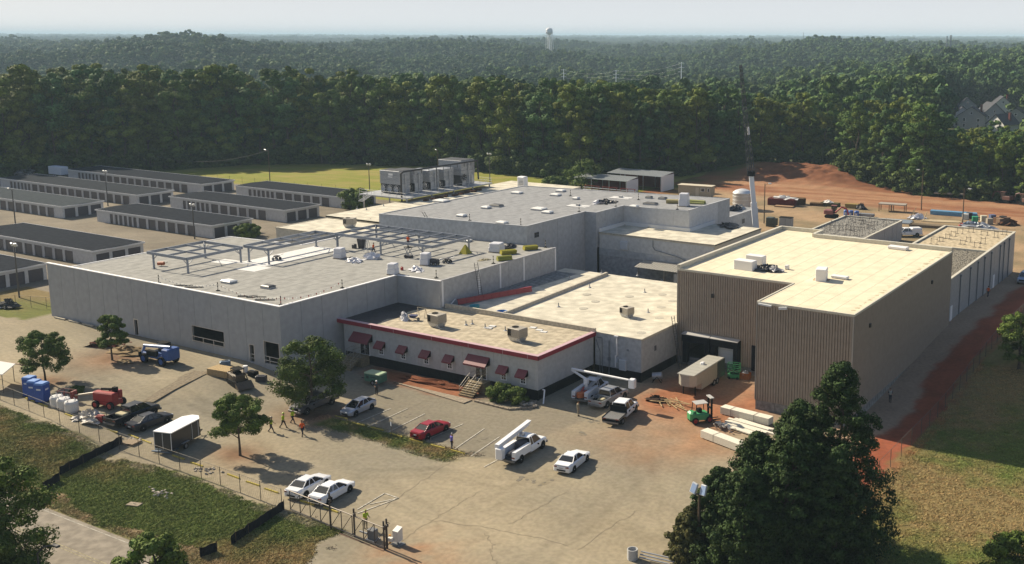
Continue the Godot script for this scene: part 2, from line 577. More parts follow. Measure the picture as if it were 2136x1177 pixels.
func build_pavement() -> void:
	# public road
	var mb := MB.new()
	ribbon(mb, [Vector3(-260,0,-47.0),Vector3(-10,0,-47.0)],7.4,0.03)
	var road := part(mb, "road", mat("asphalt_old", Color(0.29,0.255,0.205),0.95,0.0,0.2,6.0))
	tag(road, "", "", "", "structure")
	for e in [[-50.3,0.10, "edge_line", Color(0.5,0.47,0.4)],[-47.15,0.10, "centre_line", Color(0.42,0.37,0.24)],[-46.85,0.10, "centre_line", Color(0.42,0.37,0.24)]]:
		mb = MB.new()
		ribbon(mb, [Vector3(-260,0, e[0]),Vector3(-10,0, e[0])], e[1],0.036)
		part(mb, e[2], mat("line%s" % e[2], e[3],0.9,0.0,0.4,2.0), road)
	# parking stripes seen in the lot
	for s in [[[740,885],[815,853]],[[766,892],[850,853]],[[808,903],[886,864]],[[890,918],[966,885]],[[948,938],[1010,895]],[[982,953],[1042,912]],[[1010,975],[1085,935]],
			[[745,1064],[802,1030]],[[802,1030],[831,1040]],[[770,1053],[831,1040]],[[745,1072],[831,1040]]]:
		stripe(s)
	# long cracks and joints in the worn paving
	var cr := mat("crack", Color(0.20,0.168,0.122),0.95)
	for s in [[[800,1060],[862,1015],[925,975],[975,935]],[[838,1130],[900,1085],[960,1050],[1010,1020]],[[890,1085],[1000,1098],[1100,1118],[1200,1142]],[[1010,1112],[1030,1135],[1022,1155],[1040,1177]],[[1060,1095],[1120,1062],[1190,1020]],[[1205,1150],[1290,1090],[1340,1060]],[[905,830],[870,845],[835,862]]]:
		mb = MB.new()
		var pts := []
		for i in s.size() - 1:
			for k in 7:
				var q: Vector3 = gt(lerpf(s[i][0], s[i + 1][0], k/7.0), lerpf(s[i][1], s[i + 1][1], k/7.0))
				pts.append(q + Vector3(rng.randf_range(-0.2,0.2),0, rng.randf_range(-0.2,0.2)))
		ribbon(mb, pts, 0.035,0.02)
		tag(part(mb, "pavement_crack", cr), "", "", "", "structure")
	# dark asphalt strip patched across the yard
	mb = MB.new()
	ribbon(mb, [gt(300,838), gt(345,812), gt(420,775)],2.4,0.03)
	tag(part(mb, "asphalt_patch", mat("asphalt_patch", Color(0.265,0.22,0.155),0.95,0.0,0.3,2.5)), "", "", "", "structure")
	# concrete walk along the annex
	mb = MB.new()
	mb.hexa(_slab(gt(820,798), gt(905,812), gt(985,836), gt(967,843), gt(835,803),0.12))
	tag(part(mb, "sidewalk", mat("walk", Color(0.36,0.30,0.225),0.9,0.0,0.25,2.0,0.3)), "", "", "", "structure")
	# kerbed shrub bed at the annex corner
	# apron of concrete inside the gate
	mb = MB.new()
	ribbon(mb, [gt(700,1110), gt(800,1150)],0.14,0.035)
	tag(part(mb, "gate_track", mat("rust_dark", Color(0.16,0.10,0.07),0.8)), "", "", "", "structure")
func _slab(a: Vector3, _b: Vector3, cc: Vector3, d: Vector3, e: Vector3, h: float) -> Array:
	var up := Vector3(0, h, 0); var dn := Vector3(0,-0.2,0)
	return [e + dn, d + dn, d + up, e + up, a + dn, cc + dn, cc + up, a + up]
# oil drips that lie on the yard
func build_litter() -> void:
	var r := RandomNumberGenerator.new(); r.seed = 14
	# oil drips in the parking bays
	for q in [[790,875],[845,868],[935,915],[995,915],[1040,930],[1090,1000],[1210,905],[700,1040],[1240,880],[620,990],[1130,1010],[880,880]]:
		var mb := MB.new()
		var p := gt(q[0], q[1])
		for k in 5:
			var c := p + Vector3(r.randfn()*0.5,0, r.randfn()*0.4)
			var rad := r.randf_range(0.08,0.34)
			var poly := []
			for j in 9: poly.append(Vector2(c.x + cos(TAU*j/9.0)*rad*r.randf_range(0.6,1.2), c.z + sin(TAU*j/9.0)*rad*r.randf_range(0.6,1.2)))
			mb.prism(poly, p.y - 0.05, p.y + 0.014 + 0.001*k)
		tag(part(mb, "oil_stain", mat("oil", Color(0.17,0.15,0.115),0.8)), "", "", "", "structure")
# ---------------------------------------------------------------- building helpers
func wall(parent: Node, a: Vector2, b: Vector2, y0: float, y1: float, seams: Array, m: Material, openings := [], called := "wall_panel", groove := 0.02, top0 := -99.0, top1 := -99.0) -> void:
	var L := a.distance_to(b)
	var d := (b - a)/L
	var xf := Transform3D(Basis(Vector3(d.x, 0, d.y),Vector3.UP, Vector3(-d.y, 0, d.x)),Vector3(a.x, 0, a.y))
	var cuts := [0.0]
	for s in seams:
		if s > 0.05 and s < L - 0.05: cuts.append(s)
	cuts.append(L)
	if top0 < -90.0: top0 = y1
	if top1 < -90.0: top1 = y1
	for i in cuts.size() - 1:
		var u0: float = cuts[i]; var u1: float = cuts[i + 1]
		var us := [u0, u1]
		for o in openings:
			for e in [o[0], o[1]]:
				if e > u0 + 0.01 and e < u1 - 0.01: us.append(e)
		us.sort()
		var mb := MB.new()
		mb.xf = xf
		for k in us.size() - 1:
			var p: float = us[k]; var q: float = us[k + 1]
			var spans := [[y0,1e9]]
			for o in openings:
				if (p + q)/2.0 > o[0] and (p + q)/2.0 < o[1]:
					var keep := []
					for s in spans:
						if o[2] > s[0] + 0.01: keep.append([s[0], minf(s[1], o[2])])
						if o[3] < s[1] - 0.01: keep.append([maxf(s[0], o[3]), s[1]])
					spans = keep
			for s in spans:
				var gp := groove if p == u0 and i > 0 else 0.0
				var gq := groove if q == u1 and i < cuts.size() - 2 else 0.0
				var tp := minf(s[1], lerpf(top0, top1, p/L)); var tq := minf(s[1], lerpf(top0, top1, q/L))
				if i == 0 and p == u0: gp = 0.004
				if i == cuts.size() - 2 and q == u1: gq = 0.004
				var f := [Vector3(p + gp, s[0],0),Vector3(q - gq, s[0],0),Vector3(q - gq, tq, 0),Vector3(p + gp, tp, 0)]
				var bp := p + (0.008 if i == 0 and p == u0 else 0.0); var bq := q - (0.008 if i == cuts.size() - 2 and q == u1 else 0.0)
				var k2 := []
				for e in f: k2.append(e - Vector3(0,0,0.06))
				mb.hexa(f + k2)
				mb.hexa([Vector3(bp, s[0],-0.061),Vector3(bq, s[0],-0.061),Vector3(bq, tq - 0.01,-0.061),Vector3(bp, tp - 0.01,-0.061),Vector3(bp, s[0],-0.25),Vector3(bq, s[0],-0.25),Vector3(bq, tq - 0.01,-0.25),Vector3(bp, tp - 0.01,-0.25)])
		part(mb, called, m, parent)
func every(step: float, L: float, off := 0.0) -> Array:
	var r := []
	var s := off if off > 0.0 else step
	while s < L - 0.3:
		r.append(s)
		s += step
	return r
# metal siding with standing ribs, one folded sheet
func ribs(parent: Node, a: Vector2, b: Vector2, y0: float, y1: float, pitch: float, depth: float, m: Material, openings := [], called := "ribbed_siding") -> void:
	var L := a.distance_to(b)
	var d := (b - a)/L
	var mb := MB.new()
	mb.xf = Transform3D(Basis(Vector3(d.x, 0, d.y),Vector3.UP, Vector3(-d.y, 0, d.x)),Vector3(a.x, 0, a.y))
	var n := maxi(1, int(round(L/pitch)))
	var p := L/n
	for i in n:
		var x := i*p
		var pr := [Vector2(x, depth),Vector2(x + p*0.70, depth),Vector2(x + p*0.76,0),Vector2(x + p*0.94,0),Vector2(x + p, depth)]
		var spans := [[y0, y1]]
		for o in openings:
			if x + p/2.0 > o[0] and x + p/2.0 < o[1]:
				spans = []
				if o[2] > y0 + 0.01: spans.append([y0, o[2]])
				if o[3] < y1 - 0.01: spans.append([o[3], y1])
		for s in spans:
			for k in 4:
				var e: Vector2 = pr[k]; var f: Vector2 = pr[k + 1]
				mb.quad(Vector3(e.x, s[0], e.y),Vector3(f.x, s[0], f.y),Vector3(f.x, s[1], f.y),Vector3(e.x, s[1], e.y))
			mb.bb(x + (0.22 if i == 0 else 0.0), s[0],-0.2, x + p - (0.22 if i == n - 1 else 0.0), s[1],-0.01)
	tag(part(mb, called, m, parent), "", "", "", "stuff")
func trim(parent: Node, a: Vector2, b: Vector2, y0: float, y1: float, out: float, inn: float, m: Material, called: String, ya := 0.0, yb := 0.0) -> MeshInstance3D:
	var L := a.distance_to(b)
	var d := (b - a)/L
	var mb := MB.new()
	mb.xf = Transform3D(Basis(Vector3(d.x, 0, d.y),Vector3.UP, Vector3(-d.y, 0, d.x)),Vector3(a.x, 0, a.y))
	mb.hexa([Vector3(0, y0 + ya, out),Vector3(L, y0 + yb, out),Vector3(L, y1 + yb, out),Vector3(0, y1 + ya, out),Vector3(0, y0 + ya, -inn),Vector3(L, y0 + yb, -inn),Vector3(L, y1 + yb, -inn),Vector3(0, y1 + ya, -inn)])
	return part(mb, called, m, parent)
func roof(parent: Node, poly: Array, y0: float, slope: float, xr: float, m: Material, called := "roof", thick := 0.3) -> MeshInstance3D:
	var mb := MB.new()
	mb.prism(poly, -thick, 0.0)
	for i in mb.v.size():
		mb.v[i].y += y0 + slope*(mb.v[i].x - xr)
	return part(mb, called, m, parent)
# ribbons lying on a roof (welded laps of the membrane)
func laps(parent: Node, segs: Array, w: float, y0: float, slope: float, xr: float, m: Material, lift := 0.012) -> void:
	for s in segs:
		var a := Vector3(s[0],0, s[1]); var b := Vector3(s[2],0, s[3])
		a.y = y0 + slope*(a.x - xr) + lift; b.y = y0 + slope*(b.x - xr) + lift
		var e := (b - a).cross(Vector3.UP).normalized()*w/2.0
		var dn := Vector3(0,-lift + 0.001,0)
		var mb := MB.new()
		mb.hexa([a - e + dn, a + e + dn, a + e, a - e, b - e + dn, b + e + dn, b + e, b - e])
		part(mb, "roof_lap", m, parent)
func window_at(parent: Node, at: Vector3, turn: float, w: float, h: float, nx: int, ny: int, frame: Material, pane: Material, called := "window", fr := 0.07) -> MeshInstance3D:
	var b := Basis(Vector3.UP, turn)
	var mb := MB.new()
	mb.xf = Transform3D(b, at)
	mb.bb(-w/2 - fr, -fr, 0.0,-w/2, h + fr, 0.07); mb.bb(w/2,-fr, 0.0, w/2 + fr, h + fr, 0.07)
	mb.bb(-w/2,-fr, 0.0, w/2,0.0,0.068); mb.bb(-w/2, h, 0.0, w/2, h + fr, 0.068)
	for i in range(1, nx): mb.bb(-w/2 + w*i/nx - 0.02,0,0.0,-w/2 + w*i/nx + 0.02, h, 0.05)
	for j in range(1, ny): mb.bb(-w/2, h*j/ny - 0.02,0.0, w/2, h*j/ny + 0.02,0.049)
	var f := part(mb, called, frame, parent)
	for i in nx:
		for j in ny:
			mb = MB.new()
			mb.xf = Transform3D(b, at)
			mb.bb(-w/2 + w*i/nx + 0.02, h*j/ny + 0.02,0.002,-w/2 + w*(i + 1)/nx - 0.02, h*(j + 1)/ny - 0.02,0.02)
			part(mb, "pane", pane, f)
	return f
func tangent(a: Vector2, b: Vector2, x: float) -> float:
	return a.lerp(b, x).x
# ---------------------------------------------------------------- the large grey building on the left
func build_main_building() -> void:
	var t := thing("concrete_building", "large flat roofed grey panel building with steel roof frames and dark openings", "building", Vector3.ZERO)
	var m := mat("grey_panel", Color(0.39,0.395,0.395),0.75,0.0,0.08,7.0)
	var cope := mat("white_coping", Color(0.72,0.72,0.72),0.5)
	var top := 8.05
	var ops := [[20.0,21.0,0.05,2.4],[32.6,39.2,1.05,3.28],[43.95,44.95,0.05,2.4],[46.75,49.6,0.3,3.28]]
	wall(t, Vector2(-154.6,-87.7),Vector2(-104.5,-87.7),-1.3, top, every(3.35,50.1), m, ops)
	wall(t, Vector2(-104.5,-87.7),Vector2(-104.5,-108.5),-1.3, top, [3.4,6.9,11.3,14.9,18.3], m)
	wall(t, Vector2(-104.5,-108.5),Vector2(-96.6,-108.5),2.0,8.16,[3.7], m, [], "wall_panel", 0.02, top, 8.16)
	var pale := mat("pale_panel", Color(0.44,0.445,0.45),0.7,0.0,0.12,5.0)
	wall(t, Vector2(-96.6,-108.5),Vector2(-96.6,-136.2),2.0,8.16,[8.6,15.4,19.0,23.5], pale)
	wall(t, Vector2(-154.6,-120.1),Vector2(-154.6,-87.7),-1.3,6.8, every(4.0,32.0), m)
	wall(t, Vector2(-136.5,-120.1),Vector2(-154.6,-120.1),-1.3,7.2, every(4.0,18.0), m, [], "wall_panel", 0.02,7.2,6.8)
	wall(t, Vector2(-136.5,-136.0),Vector2(-136.5,-120.1),-1.3,7.22,[], m)
	# pale corner posts and downpipes on the courtyard side
	for z in [-109.0,-116.9,-121.8,-127.6,-135.9]:
		var mb := MB.new()
		mb.bb(-96.58,4.5, z - 0.18,-96.52,8.1, z + 0.18)
		part(mb, "wall_pilaster", cope, t)
	# roof: falls to the left
	var rm := mat("grey_membrane", Color(0.33,0.325,0.30),0.85,0.0,0.16,9.0)
	var sl := 0.0235
	roof(t, [Vector2(-154.35,-87.95),Vector2(-104.75,-87.95),Vector2(-104.75,-108.75),Vector2(-96.85,-108.75),Vector2(-96.85,-136.0),Vector2(-136.25,-136.0),Vector2(-136.25,-119.9),Vector2(-154.35,-119.9)],8.0, sl, -104.5, rm)
	trim(t, Vector2(-154.7,-87.7),Vector2(-104.4,-87.7), top, top + 0.1,0.08,0.36, cope, "coping")
	trim(t, Vector2(-104.5,-87.6),Vector2(-104.5,-108.4), top + 0.004, top + 0.104,0.08,0.36, cope, "coping")
	trim(t, Vector2(-104.55,-108.5),Vector2(-96.5,-108.5),8.075,8.145,0.06,0.3, cope, "coping", 0.0,0.09)
	trim(t, Vector2(-96.6,-108.4),Vector2(-96.6,-136.2),8.17,8.22,0.06,0.3, mat("grey_cap", Color(0.30,0.30,0.31),0.6), "coping")
	trim(t, Vector2(-154.6,-120.1),Vector2(-154.6,-87.9),6.8,6.9,0.05,0.2, cope, "coping")
	trim(t, Vector2(-136.5,-136.0),Vector2(-136.5,-120.1),7.22,7.34,0.06,0.26, cope, "coping")
	trim(t, Vector2(-136.5,-120.1),Vector2(-154.6,-120.1),7.2,7.28,0.05,0.2, cope, "coping", 0.0,-0.4)
	var lapm := mat("membrane_lap", Color(0.29,0.285,0.27),0.9)
	var segs := []
	for i in 22: segs.append([-153.6 + i*2.25 + rng.randf_range(-0.2,0.2),-88.3,-153.6 + i*2.25 + rng.randf_range(-0.2,0.2),-107.0 if i < 22 else -119.0])
	laps(t, segs, 0.07,8.0, sl, -104.5, lapm)
	var wm := mat("white_membrane", Color(0.66,0.655,0.63),0.6,0.0,0.12,3.0)
	for r in [[-133.6,-104.6,-127.2,-120.0],[-138.0,-103.3,-133.7,-106.0],[-130.0,-101.3,-125.6,-104.5]]:
		roof(t, [Vector2(r[0], r[1]),Vector2(r[2], r[1]),Vector2(r[2], r[3]),Vector2(r[0], r[3])],8.02, sl, -104.5, wm, "white_roof_sheet", 0.015)
	# fittings of the front openings
	var alu := mat("mill_aluminium", Color(0.55,0.54,0.52),0.4,0.5)
	var dark := glass("dark_pane", Color(0.012,0.013,0.015),0.15)
	var f := MB.new()
	for y in [1.12,1.75]: f.bb(-121.95, y, -87.74,-115.45, y + 0.09,-87.66)
	for x in [-121.9,-119.7,-117.6,-115.55]: f.bb(x - 0.04,1.05,-87.75, x + 0.04,1.75,-87.67)
	part(f, "guard_rail", alu, t)
	f = MB.new()
	f.bb(-122.0,3.2,-88.0,-115.4,3.28,-87.72); f.bb(-122.0,1.05,-88.0,-121.9,3.2,-87.72); f.bb(-115.5,1.05,-88.0,-115.4,3.2,-87.72)
	part(f, "opening_frame", alu, t)
	f = MB.new()
	f.bb(-134.6,0.05,-88.0,-134.48,2.4,-87.69); f.bb(-133.72,0.05,-88.0,-133.6,2.4,-87.69); f.bb(-134.48,2.28,-88.0,-133.72,2.4,-87.69)
	part(f, "door_frame", alu, t)
	f = MB.new()
	f.bb(-110.65,0.05,-88.0,-110.55,2.4,-87.69); f.bb(-109.75,0.05,-88.0,-109.65,2.4,-87.69); f.bb(-110.55,2.3,-88.0,-109.75,2.4,-87.69); f.bb(-110.55,1.0,-87.9,-109.75,1.07,-87.8); f.bb(-110.55,0.5,-87.9,-109.75,0.56,-87.8)
	part(f, "door_frame", alu, t)
	f = MB.new()
	f.bb(-107.85,0.3,-88.0,-107.75,3.28,-87.66); f.bb(-105.0,0.3,-88.0,-104.9,3.28,-87.66); f.bb(-107.75,3.2,-88.0,-105.0,3.28,-87.66)
	f.bb(-107.75,1.2,-87.78,-105.0,1.28,-87.7); f.bb(-107.75,0.65,-87.78,-105.0,0.73,-87.7); f.bb(-106.9,0.3,-87.78,-106.82,1.2,-87.7)
	part(f, "opening_frame", alu, t)
# ---------------------------------------------------------------- white office annex with the red fascia
func awning(parent: Node, x: float, y: float, z: float, w: float, drop: float, out: float) -> void:
	var m := mat("awning_red", Color(0.19,0.035,0.05),0.55,0.0,0.15,1.5)
	var mb := MB.new()
	var a := Vector3(x - w/2, y, z); var b := Vector3(x + w/2, y, z)
	var c := Vector3(x + w/2, y - drop, z + out); var d := Vector3(x - w/2, y - drop, z + out)
	var th_ := Vector3(0,-0.04,0)
	mb.hexa([d + th_, c + th_, c, d, a + th_, b + th_, b, a])
	for s in [-1,1]:
		var e := Vector3(x + s*w/2,0,0)
		mb.tri(Vector3(e.x, y, z),Vector3(e.x, y - drop - 0.02, z),Vector3(e.x, y - drop - 0.02, z + out))
		mb.tri(Vector3(e.x, y, z),Vector3(e.x, y - drop - 0.02, z + out),Vector3(e.x, y - drop - 0.02, z))
	mb.bb(x - w/2, y - drop - 0.2, z + out - 0.015, x + w/2, y - drop - 0.04, z + out + 0.006)
	part(mb, "awning", m, parent)
func stairs(called: String, label: String, at: Vector3, w: float, n: int, rise: float, run: float, landing: float) -> void:
	# climbs towards -z, treads of concrete on closed sides, pipe rails
	var t := thing(called, label, "stairs", at)
	var conc := mat("stair_concrete", Color(0.34,0.27,0.17),0.9,0.0,0.25,1.5)
	for i in n:
		var mb := MB.new()
		mb.bb(-w/2, i*rise - (0.4 if i == 0 else 0.0),-(i + 1)*run, w/2, (i + 1)*rise - 0.05,-i*run)
		mb.bb(-w/2 - 0.03, (i + 1)*rise - 0.05,-(i + 1)*run, w/2 + 0.03, (i + 1)*rise, -i*run + 0.03)
		part(mb, "step", conc, t)
	var mb2 := MB.new()
	mb2.bb(-w/2 - 0.2,-0.5,-n*run - landing, w/2 + 0.2, n*rise, -n*run - 0.002)
	part(mb2, "landing", conc, t)
	var steel := mat("rail_steel", Color(0.33,0.31,0.27),0.4,0.6)
	for x in [-w/2 + 0.06,0.0, w/2 - 0.06]:
		var mb := MB.new()
		var b := Vector3(x, rise, -0.1); var e := Vector3(x, n*rise, -n*run); var f := Vector3(x, n*rise, -n*run - landing + 0.15)
		var u := Vector3(0,0.95,0)
		mb.path([b, b + u, e + u, f + u, f],0.025)
		mb.tube(e, e + u, 0.025)
		mb.tube(b + u*0.55, e + u*0.55,0.018); mb.tube(e + u*0.55, f + u*0.55,0.018)
		part(mb, "hand_rail", steel, t)
func build_office_annex() -> void:
	var t := thing("office_annex", "low white panelled office annex with dark red fascia and red awnings", "building")
	var m := mat("annex_white", Color(0.46,0.465,0.46),0.6,0.0,0.1,4.0)
	var skirt := mat("black_skirt", Color(0.02,0.02,0.022),0.7,0.0,0.3,2.0)
	var red := mat("fascia_red", Color(0.28,0.022,0.042),0.45,0.0,0.1,3.0)
	var zf := -97.4
	wall(t, Vector2(-103.6, zf),Vector2(-71.95, zf),0.1,4.0, every(1.22,31.6,0.7), m, [], "wall_panel", 0.012)
	wall(t, Vector2(-71.95, zf),Vector2(-71.95,-109.4),0.1,4.0, every(1.22,12.0), m, [], "wall_panel", 0.004)
	trim(t, Vector2(-103.6, zf),Vector2(-72.0, zf),-1.9,0.1,-0.08,0.3, skirt, "skirting")
	trim(t, Vector2(-72.02, zf - 0.08),Vector2(-72.02,-109.3),-1.9,0.1,-0.08,0.3, skirt, "skirting")
	# recess beside the large building
	var mb := MB.new()
	mb.bb(-104.5,-1.5, zf - 0.9,-103.6,4.0, zf - 0.7)
	part(mb, "recess_wall", m, t)
	# fascia boards and bright metal cap
	trim(t, Vector2(-104.9,-97.0),Vector2(-71.55,-97.0),3.92,4.44,0.0,0.18, red, "fascia")
	trim(t, Vector2(-71.55,-97.002),Vector2(-71.55,-109.4),3.922,4.438,0.0,0.18, red, "fascia")
	var cap := mat("fascia_cap", Color(0.50,0.33,0.35),0.35)
	trim(t, Vector2(-104.9,-97.0),Vector2(-71.55,-97.0),4.44,4.47,0.02,0.55, cap, "fascia_cap")
	trim(t, Vector2(-71.55,-97.56),Vector2(-71.55,-109.4),4.442,4.472,0.02,0.55, cap, "fascia_cap")
	for x in [-98.4,-94.4,-88.0,-82.1,-76.8,-73.1]:
		mb = MB.new()
		mb.bb(x - 0.025,3.91,-97.0, x + 0.025,4.445,-96.99)
		part(mb, "fascia_joint", cap, t)
	var rm := mat("annex_roof", Color(0.52,0.45,0.33),0.9,0.0,0.24,6.0)
	roof(t, [Vector2(-104.45,-97.5),Vector2(-72.1,-97.5),Vector2(-72.1,-109.2),Vector2(-104.45,-109.2)],4.36,0.006,-72.0, rm)
	# black damp patch by the big wall
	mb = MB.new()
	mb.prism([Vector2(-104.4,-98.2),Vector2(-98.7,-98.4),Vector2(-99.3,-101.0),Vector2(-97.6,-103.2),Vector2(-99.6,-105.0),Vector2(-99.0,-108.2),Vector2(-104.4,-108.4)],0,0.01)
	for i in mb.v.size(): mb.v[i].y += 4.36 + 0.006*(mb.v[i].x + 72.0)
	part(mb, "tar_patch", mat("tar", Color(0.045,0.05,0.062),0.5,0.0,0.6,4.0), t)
	# parapet towards the low building
	trim(t, Vector2(-96.4,-109.5),Vector2(-71.6,-109.5),4.2,4.92,0.3,0.02, mat("cream_curb", Color(0.56,0.51,0.41),0.8,0.0,0.2,3.0), "parapet")
	var frame := mat("white_frame", Color(0.72,0.72,0.72),0.5)
	var pane := glass("office_glass", Color(0.02,0.024,0.03))
	for x in [-97.05,-93.2,-89.3,-85.45,-77.0,-74.1]:
		window_at(t, Vector3(x, 0.62, zf),0,0.66,0.98,2,3, frame, pane, "window", 0.1)
		awning(t, x, 2.35, zf, 1.5,0.72,0.75)
	for x in [-99.95,-80.5]:
		var f := window_at(t, Vector3(x, 0.14, zf),0,1.62,2.0,2,1, frame, pane, "door", 0.09)
		mb = MB.new()
		mb.tube(Vector3(x - 0.1,0.95, zf + 0.1),Vector3(x - 0.1,1.25, zf + 0.1),0.02); mb.tube(Vector3(x + 0.1,0.95, zf + 0.1),Vector3(x + 0.1,1.25, zf + 0.1),0.02)
		part(mb, "handle", frame, f)
		awning(t, x - 0.3,3.0, zf, 3.4,0.95,1.0)
	stairs("entrance_stairs", "concrete entrance steps with pipe rails beside the shrub bed", Vector3(-80.3,-1.2,-94.1),2.1,7,0.185,0.29,1.25)
	stairs("entrance_stairs", "worn concrete entrance steps in the corner of the large grey building", Vector3(-100.6,-1.08,-94.1),2.4,6,0.2,0.31,1.4)
	# white downpipe at the corner
	mb = MB.new()
	mb.path([Vector3(-71.6,0.15,-97.9),Vector3(-71.2,0.2,-97.7),Vector3(-70.9,-1.25,-97.0)],0.09,8)
	part(mb, "drain_pipe", frame, t)
# ---------------------------------------------------------------- low cream roofed building behind the annex
func build_low_building() -> void:
	var t := thing("low_building", "low white building with wide cream membrane roof behind the annex", "building")
	var m := mat("low_white", Color(0.44,0.46,0.475),0.65,0.0,0.16,4.0)
	wall(t, Vector2(-71.75,-109.5),Vector2(-64.9,-109.5),0.1,4.42,[2.3,4.6], m)
	wall(t, Vector2(-64.9,-109.5),Vector2(-64.9,-118.7),0.1,4.42,[6.2], mat("low_side", Color(0.42,0.43,0.43),0.7,0.0,0.12,4.0))
	var skirt: Material = mats["black_skirt"]
	trim(t, Vector2(-71.9,-109.5),Vector2(-64.95,-109.5),-1.9,0.1,-0.06,0.3, skirt, "skirting")
	trim(t, Vector2(-64.97,-109.56),Vector2(-64.97,-118.7),-1.9,0.1,-0.06,0.3, skirt, "skirting")
	var rm := mat("cream_membrane", Color(0.66,0.615,0.495),0.85,0.0,0.20,12.0)
	roof(t, [Vector2(-96.5,-109.8),Vector2(-64.8,-109.8),Vector2(-64.8,-138.4),Vector2(-96.5,-138.4)],4.46,0.002,-65.0, rm)
	roof(t, [Vector2(-71.55,-109.42),Vector2(-64.8,-109.42),Vector2(-64.8,-109.8),Vector2(-71.55,-109.8)],4.458,0.002,-65.0, rm, "roof_edge", 0.12)
	# grey strip along the taller wall
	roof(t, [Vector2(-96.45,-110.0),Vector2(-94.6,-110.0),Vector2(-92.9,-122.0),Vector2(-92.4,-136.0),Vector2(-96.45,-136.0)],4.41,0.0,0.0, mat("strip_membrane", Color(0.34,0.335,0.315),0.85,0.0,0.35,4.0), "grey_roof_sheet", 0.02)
	# expansion curb, running back
	var curb: Material = mats["cream_curb"]
	var mb := MB.new()
	mb.hexa([Vector3(-87.0,4.4,-110.0),Vector3(-86.3,4.4,-110.0),Vector3(-86.45,4.85,-110.0),Vector3(-86.85,4.85,-110.0),Vector3(-88.4,4.4,-137.8),Vector3(-87.7,4.4,-137.8),Vector3(-87.85,4.85,-137.8),Vector3(-88.25,4.85,-137.8)])
	part(mb, "roof_curb", curb, t)
	wall(t, Vector2(-64.9,-138.5),Vector2(-96.5,-138.5),-1.0,4.4,[], m)
	# round patches over old roof drains, torn sheet, laps
	for p in [[-83.6,-125.4],[-80.2,-122.5],[-77.6,-127.5],[-74.1,-131.0],[-70.6,-124.5],[-71.0,-128.4],[-66.4,-112.0],[-79.5,-118.4],[-68.0,-119.4]]:
		mb = MB.new()
		mb.lathe(Vector3(p[0],4.455, p[1]),[Vector2(0.62,0.0),Vector2(0.62,0.022),Vector2(0.0,0.022)],18)
		part(mb, "drain_patch", mat("patch_cream", Color(0.50,0.47,0.39),0.9,0.0,0.2,1.0), t)
	laps(t, [[-86.0,-113.5,-65.0,-113.5],[-86.6,-117.6,-65.0,-117.6],[-86.7,-121.7,-65.0,-121.7],[-86.8,-125.8,-66.0,-125.8],[-87.0,-129.9,-66.0,-129.9],[-87.2,-134.0,-66.0,-134.0]],0.06,4.46,0.002,-65.0, mat("cream_lap", Color(0.60,0.56,0.46),0.9))
	# torn back membrane near the tan building
	mb = MB.new()
	mb.prism([Vector2(-68.5,-126.4),Vector2(-65.0,-125.4),Vector2(-65.0,-130.6),Vector2(-66.6,-131.4)],4.462,4.475)
	part(mb, "bare_roof_patch", mat("bare_deck", Color(0.30,0.285,0.26),0.9,0.0,0.4,1.5), t)
	mb = MB.new()
	for k in 9:
		var a := rng.randf_range(-0.5,0.5)
		mb.box(Vector3(-66.0 + rng.randf_range(-1.0,0.8),4.52 + 0.03*k, -128.3 + rng.randf_range(-1.3,1.3)),Vector3(rng.randf_range(0.8,1.6),0.02, rng.randf_range(0.4,0.9)), Basis(Vector3(0.1*a, 1,0.2*a).normalized(), a*3.0)*Basis(Vector3.RIGHT, a*0.4))
	part(mb, "loose_white_sheet", mat("sheet_white", Color(0.74,0.73,0.74),0.6), t)
	# pipes, conduit and meter cabinet on the front wall
	var pipe := mat("pipe_grey", Color(0.20,0.22,0.24),0.5,0.4)
	mb = MB.new()
	mb.path([Vector3(-69.6,3.6,-109.4),Vector3(-69.6,-0.9,-109.4)],0.06); mb.bb(-69.75,1.0,-109.5,-69.45,1.4,-109.3)
	mb.path([Vector3(-71.3,3.8,-109.35),Vector3(-70.6,3.8,-109.35),Vector3(-70.6,-0.8,-109.35)],0.05)
	mb.path([Vector3(-71.5,3.5,-109.3),Vector3(-70.9,2.0,-109.3),Vector3(-70.9,-0.8,-109.3)],0.05)
	part(mb, "conduit", pipe, t)
	mb = MB.new()
	mb.path([Vector3(-68.4,4.3,-109.35),Vector3(-68.4,1.9,-109.35),Vector3(-68.6,1.75,-109.35),Vector3(-68.6,0.3,-109.35)],0.09,8)
	mb.bb(-68.75,4.25,-109.5,-68.2,4.4,-109.2)
	part(mb, "vent_pipe", mats["white_frame"], t)
	mb = MB.new()
	mb.cbox(Vector3(-67.5,0.75,-109.33),Vector3(1.0,1.35,0.32),0.03)
	mb.bb(-68.6,0.9,-109.5,-68.3,1.5,-109.3)
	part(mb, "meter_cabinet", mat("cabinet_grey", Color(0.50,0.54,0.58),0.5,0.2), t)
	mb = MB.new()
	mb.bb(-67.0,2.6,-109.5,-66.75,2.85,-109.42)
	part(mb, "wall_notice", pipe, t)
	mb = MB.new()
	mb.bb(-64.9,2.1,-113.2,-64.86,2.75,-112.75)
	part(mb, "wall_hatch", mat("hatch_dark", Color(0.08,0.08,0.085),0.6), t)
